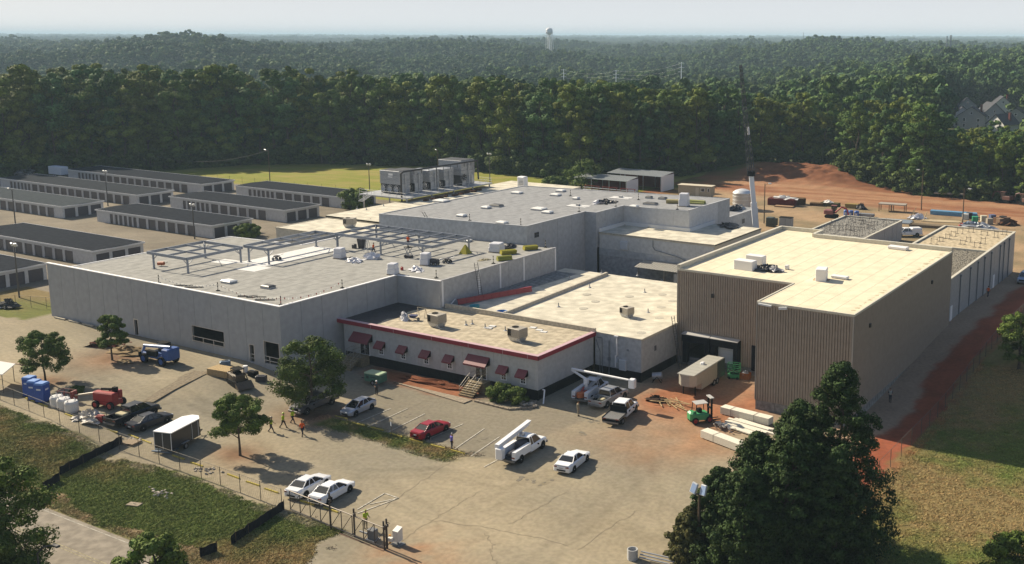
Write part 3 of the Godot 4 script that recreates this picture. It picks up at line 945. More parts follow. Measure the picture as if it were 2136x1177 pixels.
# ---------------------------------------------------------------- taller grey building in the middle with its penthouse
func build_middle_building() -> void:
	var t := thing("middle_building", "tall blue grey panel building with dark flat roof and white skylights", "building")
	var m := mat("mid_panel", Color(0.40,0.425,0.455),0.6,0.0,0.14,5.0)
	var sl := 0.0245
	wall(t, Vector2(-134.6,-135.9),Vector2(-102.1,-135.9),5.0,12.0,[8.3,16.0,22.0,26.0], m, [], "wall_panel", 0.015,10.3,11.1)
	var side := mat("mid_side", Color(0.41,0.425,0.44),0.6,0.0,0.12,5.0)
	wall(t, Vector2(-102.1,-135.9),Vector2(-102.1,-152.7),-1.0,11.1,[4.4,8.6,12.8], side)
	wall(t, Vector2(-102.1,-152.7),Vector2(-99.7,-152.7),-1.0,11.15,[], side)
	wall(t, Vector2(-99.7,-152.7),Vector2(-99.7,-161.9),5.0,11.15,[3.0,6.0], side)
	wall(t, Vector2(-99.7,-161.9),Vector2(-86.3,-161.9),5.0,11.5,[3.6,6.9,10.2], mat("pent_white", Color(0.55,0.56,0.57),0.6,0.0,0.1,4.0),[], "wall_panel", 0.02,11.1,11.42)
	wall(t, Vector2(-86.3,-161.9),Vector2(-86.3,-173.0),5.0,11.42,[4.5,8.0], mats["pent_white"])
	wall(t, Vector2(-86.3,-173.0),Vector2(-86.3,-178.0),5.0,11.42,[], side)
	wall(t, Vector2(-86.3,-178.0),Vector2(-134.6,-178.0),0.0,11.3,[], m, [], "wall_panel", 0.02,11.4,10.3)
	wall(t, Vector2(-134.6,-178.0),Vector2(-134.6,-135.9),0.0,10.3,[], m)
	var rm: Material = mat("mid_membrane", Color(0.30,0.305,0.31),0.85,0.0,0.16,8.0)
	roof(t, [Vector2(-134.4,-136.1),Vector2(-102.3,-136.1),Vector2(-102.3,-152.9),Vector2(-99.9,-152.9),Vector2(-99.9,-162.1),Vector2(-86.5,-162.1),Vector2(-86.5,-177.8),Vector2(-134.4,-177.8)],11.06, sl, -102.1, rm)
	var cap := mat("mid_cap", Color(0.38,0.39,0.40),0.5)
	trim(t, Vector2(-134.6,-135.9),Vector2(-102.0,-135.9),10.3,10.4,0.05,0.3, cap, "coping", 0.0,0.8)
	trim(t, Vector2(-102.1,-135.9),Vector2(-102.1,-152.7),11.12,11.22,0.05,0.3, cap, "coping")
	trim(t, Vector2(-102.1,-152.7),Vector2(-99.6,-152.7),11.16,11.26,0.05,0.3, cap, "coping")
	trim(t, Vector2(-99.7,-152.7),Vector2(-99.7,-161.9),11.17,11.27,0.05,0.3, cap, "coping")
	trim(t, Vector2(-99.65,-161.9),Vector2(-86.3,-161.9),11.15,11.25,0.05,0.3, cap, "coping", 0.0)
	trim(t, Vector2(-86.3,-161.85),Vector2(-86.3,-178.0),11.44,11.54,0.05,0.3, cap, "coping")
	trim(t, Vector2(-134.6,-178.0),Vector2(-134.6,-135.9),10.3,10.38,0.05,0.3, cap, "coping")
	trim(t, Vector2(-86.3,-178.0),Vector2(-134.6,-178.0),11.42,11.5,0.05,0.3, cap, "coping", 0.0,-1.1)
	laps(t, [[-130.0,-136.5,-130.0,-177.0],[-126.0,-136.5,-126.0,-177.0],[-122.0,-136.5,-122.0,-177.0],[-118.0,-136.5,-118.0,-177.0],[-114.0,-136.5,-114.0,-177.0],[-110.0,-136.5,-110.0,-177.0],[-106.0,-136.5,-106.0,-177.0]],0.08,11.06, sl, -102.1, mat("mid_lap", Color(0.25,0.255,0.26),0.9))
	window_at(t, Vector3(-102.1,8.95,-138.5), PI/2,1.1,0.8,4,2, mat("dark_frame", Color(0.10,0.10,0.11),0.5), glass("dark_pane", Color.BLACK), "louvre_window", 0.03)
	# lower wing on the right with grey roof
	wall(t, Vector2(-88.6,-160.0),Vector2(-88.6,-196.0),-0.5,7.0,[10.0,19.0,28.0], side)
	wall(t, Vector2(-88.6,-196.0),Vector2(-104.0,-196.0),-0.5,7.0,[], side)
	roof(t, [Vector2(-104.0,-178.0),Vector2(-88.8,-178.0),Vector2(-88.8,-195.8),Vector2(-104.0,-195.8)],6.95,0.0,0.0, rm, "wing_roof")
	trim(t, Vector2(-88.6,-178.1),Vector2(-88.6,-196.0),7.0,7.1,0.05,0.3, cap, "coping")
	var mb := MB.new()
	mb.bb(-88.6,4.9,-189.6,-88.56,5.8,-188.4)
	part(mb, "vent_opening", mat("hatch_dark", Color.BLACK), t)
	# white ribbed building in front of it
	var w := thing("white_shed_building", "white ribbed metal building with cream roof below the grey penthouse", "building")
	var wm := mat("rib_white", Color(0.60,0.61,0.60),0.5,0.1,0.12,4.0)
	ribs(w, Vector2(-99.5,-153.4),Vector2(-77.0,-153.4),4.9,7.6,0.3,0.03, wm)
	wall(w, Vector2(-99.6,-153.4),Vector2(-77.0,-153.4),3.7,4.9,[9.5,17.0], mat("low_white", Color.WHITE))
	ribs(w, Vector2(-77.0,-153.4),Vector2(-77.0,-171.6),-0.5,7.6,0.3,0.03, mat("rib_beige", Color(0.52,0.49,0.42),0.6,0.1,0.1,4.0))
	trim(w, Vector2(-99.6,-153.45),Vector2(-77.0,-153.45),-1.4,3.7,-0.02,0.3, mat("basement_block", Color(0.42,0.43,0.44),0.8,0.0,0.2,4.0), "basement_wall")
	roof(w, [Vector2(-99.6,-153.3),Vector2(-76.9,-153.3),Vector2(-76.9,-171.7),Vector2(-99.6,-171.7)],7.68,0.0,0.0, mats["cream_membrane"])
	trim(w, Vector2(-99.6,-153.4),Vector2(-76.9,-153.4),7.5,7.74,0.1,0.05, mats["cream_curb"], "eaves_trim")
	trim(w, Vector2(-77.0,-153.35),Vector2(-77.0,-171.7),7.5,7.742,0.1,0.05, mats["cream_curb"], "eaves_trim")
	trim(w, Vector2(-99.6,-161.88),Vector2(-86.25,-161.88),7.6,8.3,0.2,0.0, mat("flash_white", Color(0.62,0.63,0.63),0.6), "flashing")
	trim(w, Vector2(-86.28,-161.7),Vector2(-86.28,-171.7),7.6,8.3,0.2,0.0, mats["flash_white"], "flashing")
	trim(w, Vector2(-99.68,-153.4),Vector2(-99.68,-161.7),7.6,8.3,0.2,0.0, mats["flash_white"], "flashing")
	mb = MB.new()
	mb.cbox(Vector3(-94.3,5.9,-153.2),Vector3(1.5,1.35,0.45),0.04)
	part(mb, "wall_unit", mats["cabinet_grey"], w)
	mb = MB.new()
	mb.path([Vector3(-88.6,7.4,-153.25),Vector3(-88.6,6.2,-153.25),Vector3(-88.2,5.7,-153.25),Vector3(-86.4,5.4,-153.25),Vector3(-83.4,4.9,-153.25),Vector3(-80.0,3.4,-153.25)],0.07)
	part(mb, "hose", mat("pipe_grey"), w)
	# open canopy beside it
	var c := thing("open_canopy", "open lean-to shelter with ribbed metal roof between the buildings", "shelter")
	mb = MB.new()
	for i in 20:
		var x := -90.2 + i*0.5
		mb.hexa([Vector3(x, 3.2,-149.6),Vector3(x + 0.44,3.2,-149.6),Vector3(x + 0.44,3.26,-149.6),Vector3(x, 3.26,-149.6),Vector3(x, 3.75,-153.3),Vector3(x + 0.44,3.75,-153.3),Vector3(x + 0.44,3.81,-153.3),Vector3(x, 3.81,-153.3)])
		mb.hexa([Vector3(x + 0.44,3.2,-149.6),Vector3(x + 0.5,3.2,-149.6),Vector3(x + 0.5,3.3,-149.6),Vector3(x + 0.44,3.3,-149.6),Vector3(x + 0.44,3.75,-153.3),Vector3(x + 0.5,3.75,-153.3),Vector3(x + 0.5,3.85,-153.3),Vector3(x + 0.44,3.85,-153.3)])
	tag(part(mb, "roof_sheet", mat("canopy_roof", Color(0.45,0.43,0.38),0.5,0.3,0.15,2.0), c), "", "", "", "stuff")
	for x in [-89.4,-84.5,-80.6]:
		mb = MB.new()
		mb.bb(x - 0.1,-1.2,-149.9, x + 0.1,3.2,-149.7)
		mb.tube(Vector3(x, 2.2,-149.8),Vector3(x + 0.9,3.1,-149.8),0.05)
		part(mb, "post", mat("rail_steel"), c)
	mb = MB.new()
	mb.tube(Vector3(-88.9,0.9,-150.2),Vector3(-85.2,0.75,-150.2),0.05); mb.tube(Vector3(-88.9,0.6,-150.2),Vector3(-85.2,0.45,-150.2),0.05)
	part(mb, "cross_rail", mat("rail_steel"), c)
	mb = MB.new()
	mb.bb(-82.6,-1.2,-149.9,-78.0,2.9,-149.75)
	part(mb, "side_wall", mat("low_side"), c)
# ---------------------------------------------------------------- tall tan ribbed building
func build_tan_building() -> void:
	var t := thing("tan_building", "tall tan ribbed metal building with cream roof and two dock doors", "building")
	var m := mat("tan_rib", Color(0.315,0.26,0.205),0.6,0.0,0.1,5.0)
	var top := 11.6
	var conc := mat("tan_base", Color(0.31,0.305,0.29),0.9,0.0,0.3,3.0)
	var docks := [[1.1,5.0,0.0,3.35],[5.2,9.1,0.0,3.35]]
	ribs(t, Vector2(-64.85,-118.8),Vector2(-48.7,-118.8),0.0, top, 0.33,0.11, m, docks)
	ribs(t, Vector2(-48.7,-118.8),Vector2(-48.7,-108.2),0.0, top, 0.33,0.11, m)
	ribs(t, Vector2(-48.7,-108.2),Vector2(-37.3,-108.2),0.0, top, 0.33,0.11, m)
	ribs(t, Vector2(-37.3,-108.2),Vector2(-37.3,-148.7),0.0, top, 0.33,0.11, m)
	ribs(t, Vector2(-37.3,-148.7),Vector2(-58.0,-148.7),0.0, top, 0.33,0.11, m)
	ribs(t, Vector2(-58.0,-152.3),Vector2(-64.85,-152.3),0.0, top, 0.33,0.11, m)
	ribs(t, Vector2(-58.0,-148.7),Vector2(-58.0,-152.3),0.0, top, 0.33,0.11, m)
	ribs(t, Vector2(-64.85,-152.3),Vector2(-64.85,-118.8),0.0, top, 0.33,0.11, m)
	for s in [[-64.85,-118.85,-48.72,-118.85,[]],[-48.75,-118.85,-48.75,-108.25,[]],[-48.75,-108.25,-37.35,-108.25,[]],[-37.35,-108.3,-37.35,-148.7,[]]]:
		wall(t, Vector2(s[0], s[1]),Vector2(s[2], s[3]),-1.8,-0.01, every(2.4,45.0) if s[3] != -118.85 else [], conc, [], "foundation_block")
	var rm := mat("tan_roof", Color(0.72,0.645,0.47),0.8,0.0,0.1,12.0)
	roof(t, [Vector2(-64.9,-118.75),Vector2(-48.75,-118.75),Vector2(-48.75,-108.15),Vector2(-37.25,-108.15),Vector2(-37.25,-148.75),Vector2(-57.9,-148.75),Vector2(-57.9,-152.35),Vector2(-64.9,-152.35)], top + 0.06,0.0,0.0, rm)
	var edge := mat("tan_edge", Color(0.60,0.565,0.46),0.6,0.1,0.1,3.0)
	for s in [[-64.9,-118.75,-48.7,-118.75],[-48.7,-118.75,-48.7,-108.15],[-48.75,-108.15,-37.25,-108.15],[-37.25,-108.1,-37.25,-148.75]]:
		trim(t, Vector2(s[0], s[1]),Vector2(s[2], s[3]), top - 0.12 + (0.003 if s[0] == s[2] else 0.0), top + 0.13 + (0.003 if s[0] == s[2] else 0.0),0.09,0.12, edge, "roof_edge")
	# raised parapet along the left and back sides
	trim(t, Vector2(-64.9,-152.35),Vector2(-64.9,-118.75), top, top + 0.62,0.08,0.35, edge, "parapet")
	trim(t, Vector2(-37.25,-148.75),Vector2(-57.9,-148.75), top, top + 0.622,0.08,0.35, edge, "parapet")
	trim(t, Vector2(-57.9,-148.7),Vector2(-57.9,-152.35), top, top + 0.624,0.08,0.35, edge, "parapet")
	trim(t, Vector2(-57.9,-152.35),Vector2(-64.9,-152.35), top, top + 0.626,0.08,0.35, edge, "parapet")
	var lm := mat("tan_lap", Color(0.66,0.59,0.44),0.85)
	var segs := []
	for i in 12: segs.append([-63.0 + i*2.1,-119.2 if -63.0 + i*2.1 < -48.7 else -108.6,-63.0 + i*2.1,-148.2])
	laps(t, segs, 0.05, top + 0.06,0.0,0.0, lm)
	# damp mould spots along the right eaves
	var mould := mat("mould", Color(0.42,0.36,0.24),0.9)
	for i in 34:
		var mb := MB.new()
		var z := -110.0 - i*1.12 + rng.randf_range(-0.4,0.4)
		var r := rng.randf_range(0.1,0.34)
		var poly := []
		for k in 8: poly.append(Vector2(-37.75 - rng.randf_range(0.0,0.5) + cos(TAU*k/8.0)*r*rng.randf_range(0.5,1.2), z + sin(TAU*k/8.0)*r*rng.randf_range(0.8,1.9)))
		mb.prism(poly, top + 0.06, top + 0.066 + 0.0002*i)
		part(mb, "mould_spot", mould, t)
	# dock shelters
	var dk := mat("dock_black", Color(0.02,0.02,0.023),0.7,0.0,0.3,1.5)
	var wf: Material = mat("white_frame")
	for i in 2:
		var x0 := -63.75 + i*4.1; var x1 := x0 + 3.9
		var mb := MB.new()
		mb.bb(x0,-0.6,-118.75, x0 + 0.7,3.3,-118.1); mb.bb(x1 - 0.7,-0.6,-118.75, x1,3.3,-118.1)
		mb.hexa([Vector3(x0,2.3,-117.9),Vector3(x1,2.3,-117.9),Vector3(x1,3.2,-117.9),Vector3(x0,3.2,-117.9),Vector3(x0,2.3,-118.2),Vector3(x1,2.3,-118.2),Vector3(x1,3.3,-118.7),Vector3(x0,3.3,-118.7)])
		var sh := part(mb, "dock_shelter", dk, t)
		mb = MB.new()
		mb.hexa([Vector3(x0 - 0.05,3.24,-117.8),Vector3(x1 + 0.05,3.24,-117.8),Vector3(x1 + 0.05,3.32,-117.8),Vector3(x0 - 0.05,3.32,-117.8),Vector3(x0 - 0.05,3.4,-118.75),Vector3(x1 + 0.05,3.4,-118.75),Vector3(x1 + 0.05,3.48,-118.75),Vector3(x0 - 0.05,3.48,-118.75)])
		part(mb, "hood", mat("hood_grey", Color(0.45,0.44,0.42),0.5,0.2), sh)
		mb = MB.new()
		for k in 5: mb.bb(x0 + 0.7,-0.5 + k*0.56,-119.0, x1 - 0.7,0.04 + k*0.56,-118.95)
		if i == 1: part(mb, "dock_door", wf, t, "white sectional dock door")
		mb = MB.new()
		mb.bb(x0 + 0.7,-1.25,-118.75, x1 - 0.7,-0.5,-118.5)
		part(mb, "dock_sill", conc, t)
	var sd := MB.new()
	sd.bb(-54.1,-0.3,-118.74,-53.0,3.0,-118.6)
	part(sd, "side_door", dk, t)
	for p in [Vector3(-59.72,8.7,-118.7),Vector3(-37.2,9.3,-113.4),Vector3(-37.2,9.3,-138.5)]:
		var mb := MB.new()
		mb.cbox(p, Vector3(0.4,0.45,0.4),0.04)
		part(mb, "wall_light", mat("lamp_black", Color(0.015,0.015,0.016),0.5), t)
	for c in [[-48.72,-108.18],[-37.28,-108.18],[-64.87,-118.78]]:
		var mb := MB.new()
		mb.bb(c[0] - 0.09,0.0, c[1] - 0.09, c[0] + 0.09, top - 0.1, c[1] + 0.09)
		part(mb, "corner_trim", mat("tan_trim", Color(0.33,0.30,0.26),0.5), t)
	var fl := MB.new()
	fl.box(Vector3(-47.7,11.45,-107.95),Vector3(1.6,0.18,0.3), Basis(Vector3.FORWARD, 0.05)); fl.box(Vector3(-45.5,11.35,-107.95),Vector3(1.0,0.28,0.2), Basis(Vector3.FORWARD, -0.12))
	part(fl, "loose_flashing", mat("flash_white"), t)
# ---------------------------------------------------------------- grey buildings with gravelled roofs on the right
func hanger(mb: MB, p: Vector3, w: float, h: float) -> void:
	mb.tube(p + Vector3(-w/2,0,0), p + Vector3(-w/2, h, 0),0.04,0.04,5); mb.tube(p + Vector3(w/2,0,0), p + Vector3(w/2, h, 0),0.04,0.04,5)
	mb.tube(p + Vector3(-w/2 - 0.1, h*0.8,0), p + Vector3(w/2 + 0.1, h*0.8,0),0.04,0.04,5)
	mb.bb(p.x - w/2 - 0.25, p.y, p.z - 0.12, p.x - w/2 + 0.25, p.y + 0.06, p.z + 0.12); mb.bb(p.x + w/2 - 0.25, p.y, p.z - 0.12, p.x + w/2 + 0.25, p.y + 0.06, p.z + 0.12)
func gravel(parent: Node, x0: float, z0: float, x1: float, z1: float, y: float, n: int, m: Material) -> void:
	var mb := MB.new()
	var r := RandomNumberGenerator.new(); r.seed = n
	for i in n:
		var p := Vector3(r.randf_range(x0, x1), y, r.randf_range(z0, z1))
		var s := r.randf_range(0.05,0.12)
		var a := r.randf()*TAU
		var q := []
		for k in 3: q.append(p + Vector3(cos(a + TAU*k/3.0)*s, 0,-sin(a + TAU*k/3.0)*s))
		var tp := p + Vector3(0, s*0.9,0)
		for k in 3: mb.tri(q[k], q[(k + 1) % 3], tp)
	tag(part(mb, "loose_gravel", m, parent), "", "", "", "stuff")
func build_right_buildings() -> void:
	var steel := mat("hanger_steel", Color(0.16,0.14,0.12),0.6,0.4)
	var pan := mat("right_panel", Color(0.34,0.35,0.365),0.5,0.1,0.12,4.0)
	var grav := mat("gravel", Color(0.35,0.32,0.26),0.95,0.0,0.45,1.2,0.8)
	var t := thing("long_grey_building", "long grey panel building with gravel roof along the clay lane", "building")
	var seams := [2.1,6.9,12.8,17.6,22.0,26.6,29.5,33.0,36.0,40.0]
	wall(t, Vector2(-37.7,-149.0),Vector2(-37.7,-194.0),-0.6,7.2, seams, pan, [], "wall_panel", 0.03)
	wall(t, Vector2(-37.7,-194.0),Vector2(-50.2,-194.0),-0.6,7.2,[], pan)
	wall(t, Vector2(-50.2,-194.0),Vector2(-50.2,-149.0),-0.6,7.2,[], pan)
	roof(t, [Vector2(-50.0,-149.0),Vector2(-37.9,-149.0),Vector2(-37.9,-174.0),Vector2(-50.0,-174.0)],7.0,0.0,0.0, grav, "gravel_roof")
	gravel(t, -50.0,-174.0,-38.0,-149.5,7.0,5200, grav)
	roof(t, [Vector2(-50.0,-174.0),Vector2(-37.9,-174.0),Vector2(-37.9,-193.8),Vector2(-50.0,-193.8)],7.1,0.0,0.0, mat("sand_roof", Color(0.60,0.50,0.34),0.9,0.0,0.3,5.0,0.3), "sand_roof")
	for s in [[-37.7,-149.0,-37.7,-194.1],[-37.6,-194.0,-50.3,-194.0],[-50.2,-194.0,-50.2,-149.0]]:
		trim(t, Vector2(s[0], s[1]),Vector2(s[2], s[3]),7.2 + (0.004 if s[0] == s[2] else 0.0),7.34 + (0.004 if s[0] == s[2] else 0.0),0.1,0.3, mat("tan_edge"), "coping")
	var mb := MB.new()
	mb.bb(-50.0,7.0,-174.1,-37.9,7.3,-173.8)
	part(mb, "roof_divider", mat("tan_edge"), t)
	for z in [-156.0,-161.9,-166.7,-171.1,-175.7,-182.2,-185.2,-189.2]:
		mb = MB.new()
		mb.tube(Vector3(-37.6,-0.3, z),Vector3(-37.6,6.6, z),0.08)
		mb.cbox(Vector3(-37.58,6.75, z),Vector3(0.24,0.3,0.34),0.03)
		part(mb, "downpipe", mat("pipe_grey"), t)
	for z in [-151.6,-178.5]:
		mb = MB.new()
		mb.bb(-37.7, th(-37.0, z) - 0.1, z - 0.55,-37.62, th(-37.0, z) + 2.15, z + 0.55)
		part(mb, "door", mat("white_frame"), t)
	var k := 0
	for p in [[-47.2,-176.0,1.0,1.1],[-46.8,-179.0,0.6,0.9],[-46.5,-182.0,0.7,1.0],[-46.3,-185.0,0.8,1.0],[-45.9,-188.0,0.9,1.1],[-44.6,-190.5,0.8,1.1],[-43.0,-178.2,0.8,0.9],[-42.7,-181.0,0.7,1.0],[-40.3,-177.0,0.9,1.0],[-40.2,-180.6,0.7,1.2],[-41.9,-188.8,1.1,0.8],[-39.6,-187.5,0.6,1.3],[-38.9,-191.0,0.7,1.1]]:
		var h := thing("pipe_stand", "steel pipe stand on the sandy roof of the long grey building", "pipe stand", Vector3(p[0],7.1, p[1]),0.0, "pipe stands on the sandy roof")
		mb = MB.new()
		hanger(mb, Vector3.ZERO, p[2], p[3])
		part(mb, "stand_frame", steel, h)
		k += 1
	var g2 := thing("gravel_roof_building", "small grey panel building with gravel roof and many pipe stands", "building")
	wall(g2,Vector2(-76.3,-190.0),Vector2(-64.0,-190.0),-0.5,4.0,[], pan)
	wall(g2,Vector2(-64.0,-190.0),Vector2(-64.0,-213.5),-0.5,4.0,[6.0,12.0,17.0,20.0], pan, [], "wall_panel", 0.05)
	wall(g2,Vector2(-64.0,-213.5),Vector2(-76.3,-213.5),-0.5,4.0,[], pan)
	wall(g2,Vector2(-76.3,-213.5),Vector2(-76.3,-190.0),-0.5,4.0,[], pan)
	roof(g2,[Vector2(-76.1,-190.2),Vector2(-64.2,-190.2),Vector2(-64.2,-213.3),Vector2(-76.1,-213.3)],3.85,0.0,0.0, mat("gravel_pale", Color(0.43,0.41,0.365),0.95,0.0,0.4,1.4,0.8), "gravel_roof")
	gravel(g2,-76.0,-213.2,-64.3,-190.3,3.85,4200, mats["gravel_pale"])
	for s in [[-76.4,-190.0,-63.9,-190.0],[-64.0,-190.0,-64.0,-213.6],[-63.9,-213.5,-76.4,-213.5],[-76.3,-213.5,-76.3,-190.0]]:
		trim(g2,Vector2(s[0], s[1]),Vector2(s[2], s[3]),4.0 + (0.004 if s[0] == s[2] else 0.0),4.14 + (0.004 if s[0] == s[2] else 0.0),0.08,0.3, mat("tan_edge"), "coping")
	rng.seed = 77
	for i in 26:
		var h := thing("pipe_stand", "steel pipe stand on the pale gravel roof of the small building", "pipe stand", Vector3(rng.randf_range(-75.4,-65.0),3.85, rng.randf_range(-212.5,-193.0)),0.0 if i % 3 else PI/2, "pipe stands on the gravel roof")
		mb = MB.new()
		hanger(mb, Vector3.ZERO, rng.randf_range(0.6,2.2), rng.randf_range(0.7,1.7))
		part(mb, "stand_frame", steel, h)
# ---------------------------------------------------------------- self storage rows
func door_mesh(w: float, h: float) -> ArrayMesh:
	var mb := MB.new()
	var n := 9
	for i in n:
		var y0 := h*i/n; var y1 := h*(i + 1)/n
		mb.quad(Vector3(-w/2, y0,0.0),Vector3(w/2, y0,0.0),Vector3(w/2, (y0 + y1)/2,0.035),Vector3(-w/2, (y0 + y1)/2,0.035))
		mb.quad(Vector3(-w/2, (y0 + y1)/2,0.035),Vector3(w/2, (y0 + y1)/2,0.035),Vector3(w/2, y1,0.0),Vector3(-w/2, y1,0.0))
	return mb.mesh()
func storage_row(label: String, x0: float, x1: float, zf: float, narrow: int, h: float, roof_m: Material, depth := 10.0) -> void:
	var t := thing("storage_row", label, "storage units", Vector3((x0 + x1)/2,0, zf),0.0, "self storage rows")
	var L := x1 - x0
	var a := -L/2
	var m := mat("storage_white", Color(0.52,0.525,0.53),0.6,0.1,0.1,4.0)
	var dm := mat("storage_door", Color(0.115,0.098,0.094),0.5,0.15,0.12,2.0)
	var trimm := mat("storage_trim", Color(0.58,0.585,0.59),0.5)
	var wide := door_mesh(2.55,2.15)
	var slim := door_mesh(1.15,2.15)
	var spots := []
	var x := a + 4.75
	for i in narrow:
		spots.append([x + 0.6, slim, 1.15])
		x += 1.68
	if narrow > 0: x += 0.25
	while x + 2.6 < L/2 - 3.2:
		spots.append([x + 1.3, wide, 2.55])
		x += 3.28
	var ops := []
	for s in spots: ops.append([s[0] - s[2]/2 - a, s[0] + s[2]/2 - a, 0.0,2.15])
	wall(t, Vector2(a, 0),Vector2(L/2,0),-0.3, h - 0.1,[], m, ops, "front_wall")
	for s in spots:
		var d := part_mesh(s[1], "roller_door", dm, t)
		d.position = Vector3(s[0],0,-0.14)
	var eo := []
	for i in 3: eo.append([0.55 + i*3.15,3.1 + i*3.15,0.0,2.15])
	wall(t, Vector2(L/2,0),Vector2(L/2,-depth),-0.3, h - 0.1,[], m, eo, "end_wall")
	var edm := mat("storage_end_door", Color(0.07,0.062,0.066),0.5,0.15)
	for i in 3:
		var d := part_mesh(wide, "roller_door", edm, t)
		d.position = Vector3(L/2 - 0.14,0,-(1.825 + i*3.15))
		d.rotation.y = PI/2
	wall(t, Vector2(a, -depth),Vector2(a, 0),-0.3, h - 0.1,[], m, [], "end_wall")
	wall(t, Vector2(L/2,-depth),Vector2(a, -depth),-0.3, h - 0.1,[], m, [], "back_wall")
	var mb := MB.new()
	var o := 0.22
	mb.quad(Vector3(a - o, h, o),Vector3(L/2 + o, h, o),Vector3(L/2 + o, h + 0.16,-depth/2),Vector3(a - o, h + 0.16,-depth/2))
	mb.quad(Vector3(a - o, h + 0.16,-depth/2),Vector3(L/2 + o, h + 0.16,-depth/2),Vector3(L/2 + o, h, -depth - o),Vector3(a - o, h, -depth - o))
	mb.quad(Vector3(a - o, h - 0.08,-depth - o),Vector3(L/2 + o, h - 0.08,-depth - o),Vector3(L/2 + o, h - 0.08, o),Vector3(a - o, h - 0.08, o))
	for s in [-1,1]:
		var xx: float = s*(L/2 + o)
		mb.tri(Vector3(xx, h - 0.08, o),Vector3(xx, h + 0.16,-depth/2),Vector3(xx, h - 0.08,-depth - o))
		mb.tri(Vector3(xx, h - 0.08, o),Vector3(xx, h - 0.08,-depth - o),Vector3(xx, h + 0.16,-depth/2))
	part(mb, "roof", roof_m, t)
	for s in [[a - o, o, L/2 + o, o],[L/2 + o, o, L/2 + o, -depth - o],[L/2 + o, -depth - o, a - o, -depth - o],[a - o, -depth - o, a - o, o]]:
		trim(t, Vector2(s[0], s[1]),Vector2(s[2], s[3]), h - 0.2, h + 0.06 + (0.004 if s[0] == s[2] else 0.0),0.06,0.02, trimm, "fascia")
	for dx in spots:
		if rng.randf() < 0.4:
			mb = MB.new()
			mb.tube(Vector3(dx[0] + 1.45,0.0,0.06),Vector3(dx[0] + 1.45, h - 0.2,0.06),0.04,0.04,5)
			part(mb, "downpipe", trimm, t)
func build_storage() -> void:
	rng.seed = 5
	var dark := mat("shingle_dark", Color(0.036,0.040,0.048),0.95,0.0,0.22,6.0)
	var blue := mat("shingle_grey", Color(0.075,0.085,0.092),0.95,0.0,0.22,6.0)
	var mid := mat("shingle_mid", Color(0.050,0.055,0.062),0.95,0.0,0.22,6.0)
	for e in [dark, blue, mid]: e.metallic_specular = 0.05
	storage_row("dark roofed storage row directly behind the large grey building's left wall", -219.0,-178.8,-91.3,0,2.8, dark)
	storage_row("dark roofed storage row second from the large grey building", -221.5,-181.6,-111.6,0,2.85, dark)
	storage_row("pale grey roofed storage row across the wide gravel drive", -296.0,-236.1,-138.7,0,2.75, blue)
	storage_row("dark roofed storage row with a round bush at its end", -225.7,-186.2,-140.4,6,2.75, dark)
	storage_row("long grey roofed storage row behind the pale roofed one", -298.2,-237.9,-158.7,6,2.75, mid)
	storage_row("dark roofed storage row between the bush row and the meadow row", -229.0,-188.6,-161.4,6,2.8, dark)
	storage_row("long dark roofed storage row next to the white box trailer", -300.6,-240.8,-179.4,6,2.75, dark)
	storage_row("dark roofed storage row along the meadow fence beside a tall bush", -231.3,-191.5,-182.5,6,2.75, dark)
# ---------------------------------------------------------------- cream annex, cooling towers, sheds
func fan_face(parent: Node, at: Vector3, turn: float, r: float, blade: Material, ring: Material) -> void:
	var mb := MB.new()
	mb.xf = Transform3D(Basis(Vector3.UP, turn), at)
	for k in 20:
		var a := TAU*k/20; var b := TAU*(k + 1)/20
		var p := Vector3(cos(a), sin(a),0); var q := Vector3(cos(b), sin(b),0)
		mb.quad(p*r + Vector3(0,0,0.08), q*r + Vector3(0,0,0.08), q*r*0.9 + Vector3(0,0,0.08), p*r*0.9 + Vector3(0,0,0.08))
		mb.quad(p*r*0.9 + Vector3(0,0,0.08), q*r*0.9 + Vector3(0,0,0.08), q*r*0.9, p*r*0.9)
	for k in 4:
		var a := TAU*k/4
		mb.tube(Vector3(0,0,0.07),Vector3(cos(a), sin(a),0)*r*0.95 + Vector3(0,0,0.07),0.03,0.03,5)
	var f := part(mb, "fan_guard", ring, parent)
	mb = MB.new()
	mb.xf = Transform3D(Basis(Vector3.UP, turn), at)
	for k in 7:
		var b := Basis(Vector3.FORWARD, TAU*k/7.0)*Basis(Vector3.RIGHT, 0.4)
		mb.box(b*Vector3(0, r*0.5,0) + Vector3(0,0,0.03),Vector3(r*0.36, r*0.72,0.02), b)
	part(mb, "fan_blade", blade, f)
